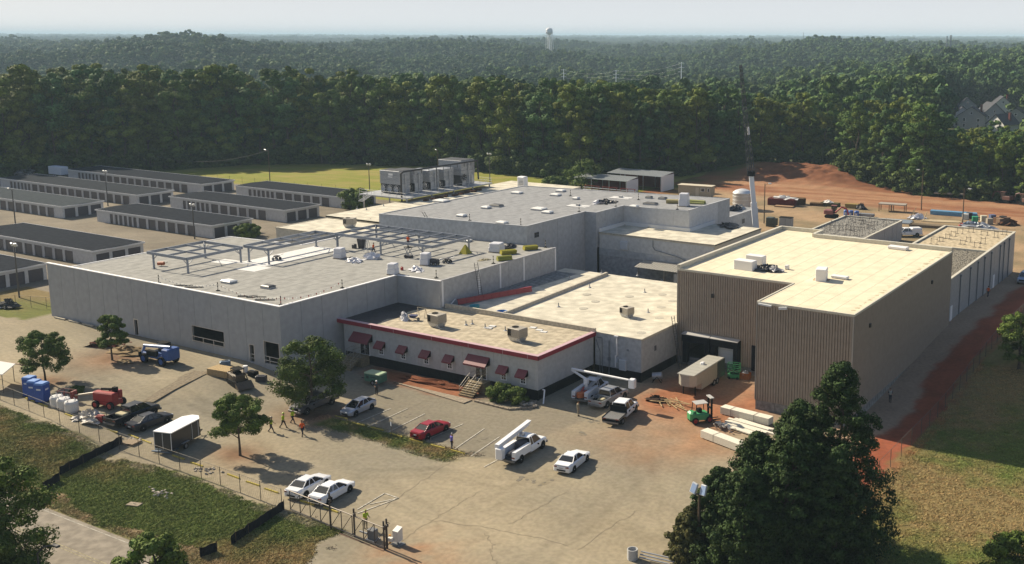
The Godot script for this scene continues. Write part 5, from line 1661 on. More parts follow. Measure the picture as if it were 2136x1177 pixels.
func silt_fence(label: String, px: Array) -> void:
	var pts := []
	for p in px: pts.append(gt(p[0], p[1]))
	var t := thing("silt_fence", label, "silt fence", pts[0])
	var mb := MB.new()
	var sm := mat("silt_cloth", Color(0.012,0.013,0.017),0.8)
	var all := []
	for i in pts.size() - 1:
		var n := int((pts[i] as Vector3).distance_to(pts[i + 1])/0.6) + 1
		for k in n: all.append((pts[i] as Vector3).lerp(pts[i + 1], float(k)/n))
	all.append(pts[pts.size() - 1])
	for i in all.size() - 1:
		var a: Vector3 = all[i] - pts[0]; var b: Vector3 = all[i + 1] - pts[0]
		var d := (b - a).cross(Vector3.UP).normalized()
		var w0 := d*0.06*sin(i*1.7); var w1 := d*0.06*sin((i + 1)*1.7)
		var h0 := 0.86 + 0.06*sin(i*2.3); var h1 := 0.86 + 0.06*sin((i + 1)*2.3)
		mb.hexa([a - Vector3(0,0.15,0), b - Vector3(0,0.15,0), b + w1 + Vector3(0, h1,0), a + w0 + Vector3(0, h0,0), a - d*0.02 - Vector3(0,0.15,0), b - d*0.02 - Vector3(0,0.15,0), b + w1 - d*0.02 + Vector3(0, h1,0), a + w0 - d*0.02 + Vector3(0, h0,0)])
	part(mb, "cloth", sm, t)
	for i in range(0, all.size(),3):
		var a: Vector3 = all[i] - pts[0]
		mb = MB.new()
		mb.bb(a.x - 0.025,-0.2, a.z - 0.06, a.x + 0.025, a.y + 1.0, a.z - 0.02)
		part(mb, "stake", mat("stake_wood", Color(0.12,0.09,0.06),0.9), t)
	# faint white print on the cloth: small woven letters in groups
	mb = MB.new()
	for i in range(3, all.size() - 2,4):
		var a: Vector3 = all[i] - pts[0]; var b: Vector3 = all[i + 1] - pts[0]
		var d := (b - a).normalized()
		var o := d.cross(Vector3.UP).normalized()
		if o.z < 0.0: o = -o
		for k in 3:
			var c := a + d*(0.16*k) + Vector3(0,0.42,0) + o*0.09
			mb.quad(c, c + d*0.035, c + d*0.035 + Vector3(0,0.16,0), c + Vector3(0,0.16,0))
			mb.quad(c + Vector3(0,0.13,0), c + d*0.09 + Vector3(0,0.13,0), c + d*0.09 + Vector3(0,0.16,0), c + Vector3(0,0.16,0))
	part(mb, "print", mat("silt_print", Color(0.16,0.17,0.18),0.8), t)
func lamp_post(label: String, px: float, py: float, h: float, style: int, turn := 0.0, wood := false) -> Vector3:
	var at := gt(px, py)
	var t := thing("lamp_post", label, "lamp post", at, turn, "lamp posts")
	var pm := mat("pole_wood", Color(0.15,0.11,0.075),0.9,0.0,0.3,1.0) if wood else mat("pole_dark", Color(0.075,0.07,0.065),0.6,0.2)
	var mb := MB.new()
	mb.tube(Vector3(0,-0.4,0),Vector3(0, h, 0),0.14,0.09,10)
	part(mb, "pole", pm, t)
	var head := mat("lamp_head", Color(0.52,0.53,0.53),0.4,0.3)
	var lens := glass("lamp_lens", Color(0.45,0.46,0.45),0.2)
	if style == 0:
		mb = MB.new()
		mb.bb(-0.75, h - 0.06,-0.04,0.75, h + 0.04,0.04)
		part(mb, "cross_arm", pm, t)
		for s in [-0.5,0.5]:
			mb = MB.new()
			mb.cbox(Vector3(s, h + 0.36,0.06),Vector3(0.62,0.5,0.3),0.06, Basis(Vector3.RIGHT, 0.35)*Basis(Vector3.UP, s*0.7))
			var hd := part(mb, "floodlight", head, t)
			mb = MB.new()
			mb.box(Vector3(s, h + 0.34,0.23),Vector3(0.5,0.4,0.02), Basis(Vector3.RIGHT, 0.35)*Basis(Vector3.UP, s*0.7))
			part(mb, "lens", lens, hd)
	else:
		mb = MB.new()
		mb.tube(Vector3(0, h - 0.4,0),Vector3(-0.9, h + 0.15,0),0.04,0.04,6)
		part(mb, "arm", pm, t)
		mb = MB.new()
		mb.cbox(Vector3(-1.2, h + 0.15,0),Vector3(0.8,0.2,0.4),0.08)
		var hd := part(mb, "lamp", head, t)
		mb = MB.new()
		mb.lathe(Vector3(-1.2, h - 0.08,0),[Vector2(0.0,-0.06),Vector2(0.15,-0.02),Vector2(0.17,0.13)],10)
		part(mb, "lens", lens, hd)
	return at + Vector3(0, h, 0)
func build_fences() -> void:
	rng.seed = 31
	# along the front of the yard
	chain_fence("chain link fence along the yard edge above the grass verge", [gt(-60,812), gt(0,834), gt(125,886), gt(250,938), gt(420,998), gt(588,1060)],1.85,3.1)
	chain_fence("chain link fence beside the red clay lane and the lawn", [Vector3(-30.1,0,-89.5),Vector3(-29.8,0,-110),Vector3(-29.3,0,-150),Vector3(-28.7,0,-200)],1.9,3.2, true, 0.4)
	chain_fence("thin wire fence between the storage rows and the meadow", [Vector3(-300,0,-197),Vector3(-240,0,-200),Vector3(-190,0,-203),Vector3(-170,0,-222),Vector3(-158,0,-232)],1.8,5.0, false, 1.2)
	chain_fence("chain link fence behind the large building by the storage drive", [Vector3(-178.5,0,-84.0),Vector3(-156.5,0,-90.5)],1.8,3.0)
	silt_fence("black printed silt fence across the verge below the black trailer", [[254,926],[124,992]])
	silt_fence("black printed silt fence across the verge below the white sedans", [[592,1064],[482,1138]])
	silt_fence("short black silt fence piece beside the roadside sapling", [[452,1152],[417,1164]])
	silt_fence("drooping black silt fence end behind the roadside tree", [[124,1004],[90,1025]])
	# sliding gate of dark pipe
	var g0 := gt(606,1066); var g1 := gt(806,1148)
	var d := (g1 - g0); d.y = 0
	var L := d.length()
	var t := thing("sliding_gate", "dark pipe sliding gate with braced frame at the yard entrance", "gate", g0, atan2(-d.z, d.x))
	var pm := mat("gate_pipe", Color(0.06,0.05,0.045),0.55,0.3)
	var mb := MB.new()
	var hgt := 1.95
	mb.tube(Vector3(0, hgt, 0),Vector3(L, hgt, 0),0.05); mb.tube(Vector3(0,0.15,0),Vector3(L, 0.15,0),0.06)
	part(mb, "gate_rail", mat("gate_rail", Color(0.22,0.19,0.16),0.5,0.4), t)
	var n := 9
	for i in n + 1:
		mb = MB.new()
		mb.tube(Vector3(L*i/n, 0.15,0),Vector3(L*i/n, hgt, 0),0.04)
		part(mb, "upright", pm, t)
		if i < n:
			mb = MB.new()
			mb.tube(Vector3(L*i/n, 0.15,0),Vector3(L*(i + 1)/n, hgt, 0),0.03)
			part(mb, "brace", pm, t)
	for s in [[690,1104,3.4],[740,1120,2.6],[802,1148,2.6],[808,1145,2.7]]:
		var q := gt(s[0], s[1])
		var p := thing("gate_post", ["tall dark gate post with small camera arm", "dark gate roller post beside the operator box", "dark rusty gate end post", "thin dark gate latch post"][[690,740,802,808].find(s[0])], "post", q)
		mb = MB.new()
		mb.tube(Vector3(0,-0.3,0),Vector3(0, s[2],0),0.08,0.08,8); mb.tube(Vector3(0, s[2] - 0.3,0),Vector3(0.5, s[2] - 0.25,0.1),0.03)
		part(mb, "shaft", pm, p)
		mb = MB.new()
		mb.cbox(Vector3(0.12, s[2]*0.8,0.05),Vector3(0.22,0.24,0.2),0.03)
		part(mb, "roller", pm, p)
	var ob := thing("gate_operator", "grey gate operator box standing behind the sliding gate", "gate motor", gt(778,1126))
	mb = MB.new()
	mb.cbox(Vector3(0,0.55,0),Vector3(0.8,0.9,0.6),0.06)
	part(mb, "housing", mat("operator_grey", Color(0.13,0.135,0.14),0.5), ob)
	mb = MB.new()
	mb.bb(-1.3,0.5,0.2,-0.4,0.62,0.3); mb.bb(-0.5,0.0,-0.4,0.5,0.1,0.4)
	part(mb, "drive_rail", mat("galv"), ob)
	# card reader kiosk
	var ki := thing("entry_kiosk", "small white entry kiosk with sloped top beside the gate", "kiosk", gt(830,1136))
	mb = MB.new()
	mb.hexa([Vector3(-0.3,0.35,0.3),Vector3(0.3,0.35,0.3),Vector3(0.3,1.3,0.3),Vector3(-0.3,1.3,0.3),Vector3(-0.3,0.35,-0.3),Vector3(0.3,0.35,-0.3),Vector3(0.3,1.55,-0.3),Vector3(-0.3,1.55,-0.3)])
	part(mb, "cabinet", mat("kiosk_white", Color(0.62,0.60,0.55),0.6), ki)
	mb = MB.new()
	mb.tube(Vector3(0,0,0),Vector3(0,0.35,0),0.1); mb.bb(-0.5,0,-0.4,0.5,0.08,0.4)
	part(mb, "base", mat("operator_grey", Color.BLACK), ki)
	mb = MB.new()
	mb.tube(Vector3(-0.7,0,0.2),Vector3(-0.7,0.8,0.2),0.09)
	part(mb, "bollard", mat("bollard_yellow", Color(0.42,0.20,0.03),0.6), ki)
	mb = MB.new()
	mb.cbox(Vector3(-0.45,0.5,0.35),Vector3(0.5,0.35,0.3),0.04)
	part(mb, "reader_box", mat("kiosk_white"), ki)
	# lamp posts
	lamp_post("dark floodlight post on the grass behind the large grey building", 40,621,8.3,0)
	lamp_post("dark floodlight post leaning by the pale roofed storage row", 32,470,8.0,1)
	lamp_post("twin floodlight post between two long storage rows", 225,430,8.2,0)
	var w0 := lamp_post("lamp post before the wood holding the sagging cable", 237,346,9.0,1,0.0, true)
	var w1 := lamp_post("lamp post in the meadow holding the sagging cable", 563,379,9.0,1,0.0, true)
	lamp_post("twin floodlight post beside the bush storage row", 406,499,6.8,0)
	lamp_post("short floodlight post in the meadow near the cooling towers", 771,396,6.6,0)
	lamp_post("lamp post rising behind the cooling towers", 914,365,7.4,1,-0.5, true)
	lamp_post("twin lamp post right of the cooling towers", 1022,384,8.2,0)
	lamp_post("wooden lamp post by the silver tank and crane", 1594,466,9.0,1, PI, true)
	lamp_post("wooden lamp post beside the blue steel beams", 1922,438,9.6,1,0.0, true)
	lamp_post("leaning wooden lamp post by the coloured drums", 2008,468,8.0,1, PI, true)
	var c := thing("overhead_cable", "cable sagging between two lamp posts over the meadow edge", "cable", Vector3.ZERO)
	mb = MB.new()
	var pts := []
	for s in 19: pts.append(w0.lerp(w1, s/18.0) - Vector3(0,5.2*4.0*(s/18.0)*(1.0 - s/18.0),0))
	mb.path(pts, 0.05,5)
	part(mb, "wire", mat("cable_grey", Color(0.09,0.09,0.09),0.8), c)
	# twin solar floodlight pole by the cedars
	var sp := thing("floodlight_pole", "wooden pole with two pale floodlights in front of the cedars", "lamp post", gt(1457,1185))
	mb = MB.new()
	mb.tube(Vector3(0,-0.4,0),Vector3(0,6.4,0),0.14,0.1,10)
	part(mb, "pole", mat("pole_wood"), sp)
	mb = MB.new()
	mb.bb(-0.5,6.3,-0.05,0.5,6.42,0.05)
	part(mb, "cross_arm", mat("pole_dark"), sp)
	for s in [-0.45,0.4]:
		mb = MB.new()
		mb.cbox(Vector3(s, 6.85,0.05),Vector3(0.62,0.85,0.22),0.05, Basis(Vector3.UP, -0.3)*Basis(Vector3.BACK, s*0.25)*Basis(Vector3.RIGHT, -0.35))
		var hd := part(mb, "floodlight", mat("flood_grey", Color(0.42,0.44,0.46),0.4,0.2), sp)
		mb = MB.new()
		mb.box(Vector3(s, 6.87,0.17),Vector3(0.5,0.7,0.02), Basis(Vector3.UP, -0.3)*Basis(Vector3.BACK, s*0.25)*Basis(Vector3.RIGHT, -0.35))
		part(mb, "lens", glass("flood_lens", Color(0.22,0.30,0.46),0.15), hd)
	# street lamp arm over the road
	var sl := thing("street_lamp", "dark street lamp arm reaching over the road by the roadside tree", "street lamp", Vector3(-76.6, th(-76.6,-40.6),-40.6))
	mb = MB.new()
	mb.path([Vector3(0,0,0),Vector3(0,4.4,0),Vector3(0.5,5.0,-0.2),Vector3(1.5,5.3,-0.4)],0.07,8)
	part(mb, "pole", mat("pole_dark"), sl)
	mb = MB.new()
	mb.cbox(Vector3(1.8,5.35,-0.45),Vector3(0.7,0.16,0.3),0.05)
	part(mb, "lamp", mat("pole_dark"), sl)
# ---------------------------------------------------------------- vehicles: local +x forward, +z right
func ring(x: float, yb: float, ym: float, yt: float, w: float, tw: float) -> Array:
	return [Vector3(x, yb, -w*0.94),Vector3(x, yb + 0.1,-w),Vector3(x, ym, -w),Vector3(x, yt, -tw),Vector3(x, yt, tw),Vector3(x, ym, w),Vector3(x, yb + 0.1, w),Vector3(x, yb, w*0.94)]
func paint(key: String, c: Color, metal := 0.0) -> StandardMaterial3D:
	if mats.has(key): return mats[key]
	var m := mat(key, c, 0.32, metal)
	m.clearcoat_enabled = true
	m.clearcoat = 0.3
	m.metallic_specular = 0.4
	m.clearcoat_roughness = 0.1
	return m
func wheel(t: Node, at: Vector3, r: float, w: float, rim_m: Material) -> void:
	var mb := MB.new()
	var s := 1.0 if at.z > 0 else -1.0
	mb.xf = Transform3D(Basis(Vector3.RIGHT, -PI/2*-s), at)
	mb.lathe(Vector3(0,-w/2,0),[Vector2(r*0.55,0.0),Vector2(r*0.92,0.0),Vector2(r, w*0.18),Vector2(r, w*0.82),Vector2(r*0.92, w),Vector2(r*0.62, w),Vector2(r*0.6, w*0.85)],18)
	var o := part(mb, "wheel", mat("tyre", Color(0.018,0.018,0.019),0.85), t)
	mb = MB.new()
	mb.xf = Transform3D(Basis(Vector3.RIGHT, -PI/2*-s), at)
	mb.lathe(Vector3(0, w/2 - 0.07,0),[Vector2(r*0.64,0.0),Vector2(r*0.62,0.04),Vector2(r*0.2,0.03),Vector2(r*0.16,0.06),Vector2(0.0,0.06)],14)
	part(mb, "rim", rim_m, o)
func side_arch(t: Node, x: float, y: float, z: float, r: float) -> void:
	var mb := MB.new()
	var s := 1.0 if z > 0 else -1.0
	mb.xf = Transform3D(Basis(Vector3.RIGHT, PI/2*s),Vector3(x, y, z))
	mb.lathe(Vector3.ZERO, [Vector2(r, -0.3),Vector2(r, 0.0),Vector2(0.0,0.0)],18)
	part(mb, "wheel_arch", mat("arch_black", Color(0.012,0.012,0.012),0.9), t)
func greenhouse(t: Node, x0: float, x1: float, x2: float, x3: float, yb: float, yt: float, wb: float, wt: float, pm: Material, pillars: Array) -> void:
	# x0 rear base, x1 rear roof, x2 front roof, x3 front base
	var gm := glass("car_glass", Color(0.012,0.014,0.017),0.04)
	var mb := MB.new()
	var a := [Vector3(x0, yb, wb),Vector3(x3, yb, wb),Vector3(x2, yt - 0.05, wt),Vector3(x1, yt - 0.05, wt),Vector3(x0, yb, -wb),Vector3(x3, yb, -wb),Vector3(x2, yt - 0.05,-wt),Vector3(x1, yt - 0.05,-wt)]
	# separate panes: windscreen, rear window, sides
	mb.quad(a[5], a[6], a[2], a[1]); part(mb, "windscreen", gm, t)
	mb = MB.new(); mb.quad(a[0], a[3], a[7], a[4]); part(mb, "rear_window", gm, t)
	var xs := [0.0]; xs.append_array(pillars); xs.append(1.0)
	for s in [1.0,-1.0]:
		for i in xs.size() - 1:
			mb = MB.new()
			var f0: float = xs[i]; var f1: float = xs[i + 1]
			var p := Vector3(lerpf(x0, x3, f0), yb, wb*s); var q := Vector3(lerpf(x0, x3, f1), yb, wb*s)
			var r := Vector3(lerpf(x1, x2, f1), yt - 0.05, wt*s); var u := Vector3(lerpf(x1, x2, f0), yt - 0.05, wt*s)
			if s > 0: mb.quad(p, q, r, u)
			else: mb.quad(q, p, u, r)
			part(mb, "side_window", gm, t)
	var k := 0.012
	var ends := []
	for e in [[0,3],[1,2],[4,7],[5,6]]: ends.append([a[e[0]] + Vector3(0,0, k*signf(a[e[0]].z)), a[e[1]] + Vector3(0,0, k*signf(a[e[1]].z))])
	for f in pillars:
		for s in [1.0,-1.0]: ends.append([Vector3(lerpf(x0, x3, f), yb, wb*s),Vector3(lerpf(x1, x2, f), yt - 0.05, wt*s)])
	for e in ends:
		mb = MB.new()
		mb.tube(e[0], e[1],0.042,0.042,6)
		part(mb, "pillar", pm, t)
	mb = MB.new()
	var xm := (x1 + x2)/2
	mb.loft([ [Vector3(x1 - 0.08, yt - 0.09,-wt),Vector3(x1 - 0.05, yt - 0.03,-wt*0.9),Vector3(x1 - 0.05, yt - 0.03, wt*0.9),Vector3(x1 - 0.08, yt - 0.09, wt)],
		[Vector3(xm, yt - 0.08,-wt - 0.02),Vector3(xm, yt, -wt*0.82),Vector3(xm, yt, wt*0.82),Vector3(xm, yt - 0.08, wt + 0.02)],
		[Vector3(x2 + 0.05, yt - 0.09,-wt),Vector3(x2 + 0.02, yt - 0.04,-wt*0.88),Vector3(x2 + 0.02, yt - 0.04, wt*0.88),Vector3(x2 + 0.05, yt - 0.09, wt)] ])
	part(mb, "roof", pm, t)
func lights(t: Node, xf_: float, xr: float, yf: float, yr: float, w: float) -> void:
	for s in [-1.0,1.0]:
		var mb := MB.new()
		mb.cbox(Vector3(xf_, yf, s*w*0.72),Vector3(0.16,0.14,0.34),0.03)
		part(mb, "headlight", glass("headlamp", Color(0.5,0.52,0.54),0.08), t)
		mb = MB.new()
		mb.cbox(Vector3(xr, yr, s*w*0.74),Vector3(0.1,0.14,0.36),0.02)
		part(mb, "tail_light", glass("taillamp", Color(0.16,0.012,0.012),0.12), t)
		mb = MB.new()
		mb.cbox(Vector3(xf_*0.36,0.98, s*(w + 0.1)),Vector3(0.12,0.14,0.2),0.03)
		part(mb, "mirror", mat("arch_black"), t)
func sedan(t: Node, L: float, W: float, H: float, pm: Material, kind := "sedan") -> void:
	var w := W/2
	var f := L/4.85
	var trunk := 0.99 if kind != "hatch" else 1.05
	var nose := 0.80 if kind != "hatch" else 0.82
	var mb := MB.new()
	mb.loft([ring(-2.42*f, 0.36,0.70,0.86, w*0.80, w*0.66), ring(-2.34*f, 0.24,0.80, trunk, w*0.92, w*0.78), ring(-1.5*f, 0.22,0.86, trunk + 0.02, w, w*0.82), ring(-0.4*f, 0.22,0.88,0.97, w, w*0.86), ring(0.9*f, 0.22,0.86,0.95, w, w*0.84), ring(1.75*f, 0.22,0.78, nose + 0.06, w*0.98, w*0.74), ring(2.25*f, 0.25,0.66, nose - 0.06, w*0.90, w*0.66), ring(2.42*f, 0.34,0.55, nose - 0.18, w*0.72, w*0.58)])
	part(mb, "body", pm, t)
	if kind == "hatch": greenhouse(t, -2.25*f, -1.35*f, 0.25*f, 1.35*f, 0.94, H, w*0.86, w*0.62, pm, [0.3,0.62])
	elif kind == "coupe": greenhouse(t, -1.55*f, -0.85*f, 0.2*f, 0.85*f, 0.95, H, w*0.86, w*0.66, pm, [0.42])
	else: greenhouse(t, -1.75*f, -0.95*f, 0.3*f, 1.1*f, 0.94, H, w*0.86, w*0.64, pm, [0.34,0.62])
	for x in [-1.42*f, 1.42*f]:
		for s in [-1.0,1.0]:
			side_arch(t, x, 0.35, s*(w + 0.004),0.40)
			wheel(t, Vector3(x, 0.335, s*(w - 0.09)),0.335,0.23, mat("rim_silver", Color(0.42,0.42,0.43),0.35,0.7))
	lights(t, 2.28*f, -2.38*f, 0.66,0.80, w*0.9)
	mb = MB.new()
	mb.bb(-2.46*f, 0.40,-w*0.5,-2.36*f, 0.52, w*0.5); mb.bb(2.3*f, 0.36,-w*0.5,2.44*f, 0.5, w*0.5)
	part(mb, "bumper_insert", mat("arch_black"), t)
	mb = MB.new()
	mb.bb(-2.45*f, 0.6,-0.2,-2.40*f, 0.72,0.2)
	part(mb, "number_plate", mat("plate", Color(0.5,0.5,0.5),0.6), t)
	if kind == "coupe":
		mb = MB.new()
		mb.bb(-2.40*f, 0.78,-w*0.72,-2.33*f, 0.93, w*0.72)
		part(mb, "tail_panel", mat("arch_black"), t)
func pickup(t: Node, L: float, W: float, H: float, pm: Material, crew: bool, bed: int, bed_m: Material) -> float:
	var w := W/2
	var cab := 2.3 if crew else 1.75
	var xf_ := L/2
	var cab_f := xf_ - 1.25
	var cab_r := cab_f - cab - 0.3
	var mb := MB.new()
	mb.loft([ring(cab_r, 0.42,1.05,1.16, w, w*0.92), ring(cab_f - 0.5,0.42,1.05,1.16, w, w*0.9), ring(cab_f + 0.1,0.42,1.04,1.15, w, w*0.86), ring(xf_ - 0.3,0.45,0.98,1.08, w*0.98, w*0.8), ring(xf_ - 0.06,0.5,0.85,1.0, w*0.9, w*0.74), ring(xf_, 0.55,0.8,0.92, w*0.82, w*0.7)])
	part(mb, "body", pm, t)
	greenhouse(t, cab_r + 0.02, cab_r + 0.12, cab_f - 0.75, cab_f + 0.05,1.13, H, w*0.88, w*0.72, pm, [0.5] if crew else [0.3])
	mb = MB.new()
	mb.cbox(Vector3(xf_ + 0.02,0.52,0),Vector3(0.2,0.26, W*0.98),0.05)
	part(mb, "front_bumper", mat("bumper_grey", Color(0.20,0.20,0.20),0.4,0.5), t)
	mb = MB.new()
	mb.bb(xf_ - 0.02,0.68,-w*0.6, xf_ + 0.03,0.92, w*0.6)
	part(mb, "grille", mat("arch_black"), t)
	var r := 0.39
	for x in [-L/2 + 1.15, xf_ - 0.95]:
		for s in [-1.0,1.0]:
			side_arch(t, x, 0.45, s*(w + 0.004),0.47) if bed != 1 or x > 0 else null
			wheel(t, Vector3(x, r, s*(w - 0.1)), r, 0.27, mat("rim_silver"))
	lights(t, xf_ - 0.06,-L/2 + 0.02,0.84,0.9, w)
	mb = MB.new()
	mb.bb(-L/2 - 0.12,0.45,-w*0.92,-L/2 + 0.06,0.62, w*0.92)
	part(mb, "rear_bumper", mat("bumper_grey"), t)
	mb = MB.new()
	mb.bb(-L/2 + 0.1,0.35,-w*0.5, cab_r, 0.62, w*0.5)
	part(mb, "chassis", mat("arch_black"), t)
	if bed == 0:
		mb = MB.new()
		var x0 := -L/2; var x1 := cab_r - 0.04
		mb.bb(x0,0.5,-w, x1,1.12,-w + 0.08); mb.bb(x0,0.5, w - 0.08, x1,1.12, w)
		mb.bb(x1 - 0.06,0.6,-w + 0.08, x1,1.12, w - 0.08)
		part(mb, "bed_side", pm, t)
		mb = MB.new()
		mb.bb(x0,0.55,-w + 0.09, x0 + 0.07,1.1, w - 0.09)
		part(mb, "tailgate", pm, t)
		mb = MB.new()
		mb.bb(x0 + 0.07,0.62,-w + 0.08, x1 - 0.06,0.68, w - 0.08)
		part(mb, "bed_floor", bed_m, t)
	elif bed == 1:
		mb = MB.new()
		mb.bb(-L/2,0.85,-w - 0.04, cab_r - 0.06,0.97, w + 0.04)
		part(mb, "flat_bed", bed_m, t)
		mb = MB.new()
		mb.bb(cab_r - 0.12,0.97,-w, cab_r - 0.05,1.7, w)
		mb.bb(-L/2 - 0.03,0.55,-w, -L/2,0.86, w)
		mb.bb(-L/2,0.97,-w - 0.03, cab_r - 0.12,1.04,-w + 0.02); mb.bb(-L/2,0.97, w - 0.02, cab_r - 0.12,1.04, w + 0.03)
		part(mb, "headboard", mat("arch_black"), t)
	return cab_r
func by_wheels(called: String, label: String, cat: String, rear: Vector2, front: Vector2, W: float, side := 1.0, group := "parked vehicles", shift := 0.0) -> Node3D:
	var a := gt(rear.x, rear.y); var b := gt(front.x, front.y)
	var d := b - a; d.y = 0; d = d.normalized()
	var right := d.cross(Vector3.UP)
	var c := (a + b)/2.0 - right*side*(W/2 - 0.08) + d*shift
	c.y = th(c.x, c.z)
	return thing(called, label, cat, c, atan2(-d.z, d.x), group)
func build_vehicles() -> void:
	rng.seed = 41
	var white := paint("paint_white", Color(0.74,0.745,0.75))
	var t := by_wheels("sedan_car", "white sedan parked behind the sliding gate posts", "car", Vector2(683.8,1053.2),Vector2(731.5,1025.7),1.84)
	sedan(t, 4.85,1.84,1.46, white)
	t = by_wheels("sedan_car", "pearl white sedan with sloping rear parked next to the tree shadow", "car", Vector2(634.6,1040.5),Vector2(682.5,1012.5),1.86)
	sedan(t, 4.9,1.86,1.45, paint("paint_pearl", Color(0.64,0.65,0.67)))
	t = by_wheels("coupe_car", "white muscle coupe with black tail panel parked beside the service truck", "car", Vector2(1194.2,987.9),Vector2(1226.3,961.1),1.92)
	sedan(t, 5.0,1.92,1.45, white, "coupe")
	t = by_wheels("sedan_car", "bright red sedan parked at the yellow wheel stops", "car", Vector2(892.2,916.9),Vector2(929.3,900.0),1.83)
	sedan(t, 4.85,1.83,1.46, paint("paint_red", Color(0.26,0.008,0.02)))
	t = by_wheels("hatchback_car", "silver hatchback parked nose out beside the big maple", "car", Vector2(776.3,853.7),Vector2(740.5,869.9),1.75,-1.0)
	sedan(t, 4.5,1.75,1.5, paint("paint_silver", Color(0.42,0.44,0.48),0.4), "hatch")
	t = by_wheels("sedan_car", "dark charcoal sedan parked between the black pickup and black trailer", "car", Vector2(293.6,903.0),Vector2(353.2,881.6),1.86)
	sedan(t, 5.0,1.86,1.48, paint("paint_charcoal", Color(0.018,0.021,0.030)))
	var dark_bed := mat("bed_dark", Color(0.045,0.045,0.047),0.7)
	t = by_wheels("pickup_truck", "black crew cab pickup with tan bed load by the white bags", "pickup", Vector2(256,893.5),Vector2(322,868),1.98)
	pickup(t, 5.9,1.98,1.88, paint("paint_black", Color(0.008,0.009,0.013)), true, 0, dark_bed)
	var mb := MB.new()
	mb.cbox(Vector3(-1.2,1.1,-0.1),Vector3(0.9,0.22,1.3),0.06)
	part(mb, "bed_load", mat("load_tan", Color(0.42,0.37,0.24),0.8), t)
	t = by_wheels("pickup_truck", "dark pickup half hidden under the big maple", "pickup", Vector2(690.0,846.0),Vector2(645.0,864.0),1.98,-1.0)
	pickup(t, 5.9,1.98,1.9, paint("paint_dark", Color(0.10,0.10,0.105),0.3), true, 0, dark_bed)
	t = by_wheels("pickup_truck", "silver grey pickup parked between the two work trucks", "pickup", Vector2(1262.0,854.0),Vector2(1304.0,832.0),1.98)
	pickup(t, 5.8,1.98,1.88, paint("paint_grey", Color(0.33,0.34,0.36),0.4), true, 0, dark_bed)
	mb = MB.new()
	mb.cbox(Vector3(-1.6,0.86,0.2),Vector3(0.7,0.3,0.5),0.04); mb.box(Vector3(-1.2,0.95,-0.4),Vector3(2.0,0.06,0.1), Basis(Vector3.UP, 0.3))
	part(mb, "bed_load", mat("load_tan"), t)
	t = by_wheels("flatbed_truck", "white crew cab truck with black flat bed and dirty tailboard", "truck", Vector2(1293.8,890.0),Vector2(1328.9,857.7),2.04)
	pickup(t, 6.3,2.04,2.0, white, true, 1, mat("bed_steel", Color(0.24,0.235,0.225),0.5,0.3,0.2,1.0))
	mb = MB.new()
	mb.bb(-0.2,0.85,1.021,0.3,1.05,1.03)
	part(mb, "door_badge", mat("arch_black"), t)
	# service truck with a long white boom folded over its body
	t = by_wheels("service_truck", "white extended cab service truck with long white boom along its side", "truck", Vector2(1083.0,968.8),Vector2(1133.0,934.9),2.1)
	var cr := pickup(t, 6.4,2.1,2.0, white, false, 2, dark_bed)
	mb = MB.new()
	mb.bb(-3.2,0.65,0.62, cr - 0.05,1.5,1.05); mb.bb(-3.2,0.65,-1.05, cr - 0.05,1.5,-0.62)
	part(mb, "tool_locker", white, t)
	mb = MB.new()
	mb.bb(-3.2,0.66,-0.62, cr - 0.05,0.74,0.62)
	part(mb, "bed_floor", dark_bed, t)
	mb = MB.new()
	mb.cbox(Vector3(-0.5,1.2,0.1),Vector3(1.3,0.9,0.9),0.08); mb.cbox(Vector3(-2.2,0.95,0.1),Vector3(1.1,0.4,0.8),0.1)
	part(mb, "machinery", mat("machine_dark", Color(0.04,0.038,0.045),0.6), t)
	mb = MB.new()
	mb.hexa([Vector3(-3.7,1.75,-0.55),Vector3(2.1,2.35,-0.55),Vector3(2.6,2.75,-0.55),Vector3(-3.7,2.25,-0.55),Vector3(-3.7,1.75,-1.05),Vector3(2.1,2.35,-1.05),Vector3(2.6,2.75,-1.05),Vector3(-3.7,2.25,-1.05)])
	part(mb, "boom", mat("boom_white", Color(0.68,0.69,0.71),0.4), t)
	mb = MB.new()
	mb.cbox(Vector3(-3.5,1.35,-0.55),Vector3(0.75,1.15,0.8),0.1)
	part(mb, "bucket", white, t)
	mb = MB.new()
	mb.tube(Vector3(0.4,0.7,-0.3),Vector3(0.4,2.2,-0.5),0.16); mb.cbox(Vector3(0.2,1.9,-0.1),Vector3(0.35,0.7,0.3),0.04)
	part(mb, "turret", mat("galv"), t)
	# bucket truck with ladders
	t = by_wheels("bucket_truck", "white bucket truck with raised arm, ladders and orange gear", "truck", Vector2(1234.0,839.0),Vector2(1262.0,818.0),2.1)
	cr = pickup(t, 6.4,2.1,2.05, paint("paint_pale", Color(0.55,0.58,0.63)), false, 2, dark_bed)
	mb = MB.new()
	mb.bb(-3.2,0.65,0.6, cr - 0.05,1.5,1.05); mb.bb(-3.2,0.65,-1.05, cr - 0.05,1.5,-0.6)
	part(mb, "tool_locker", mats["paint_pale"], t)
	mb = MB.new()
	mb.bb(-3.3,0.66,-0.6, cr - 0.05,0.74,0.6)
	part(mb, "bed_floor", dark_bed, t)
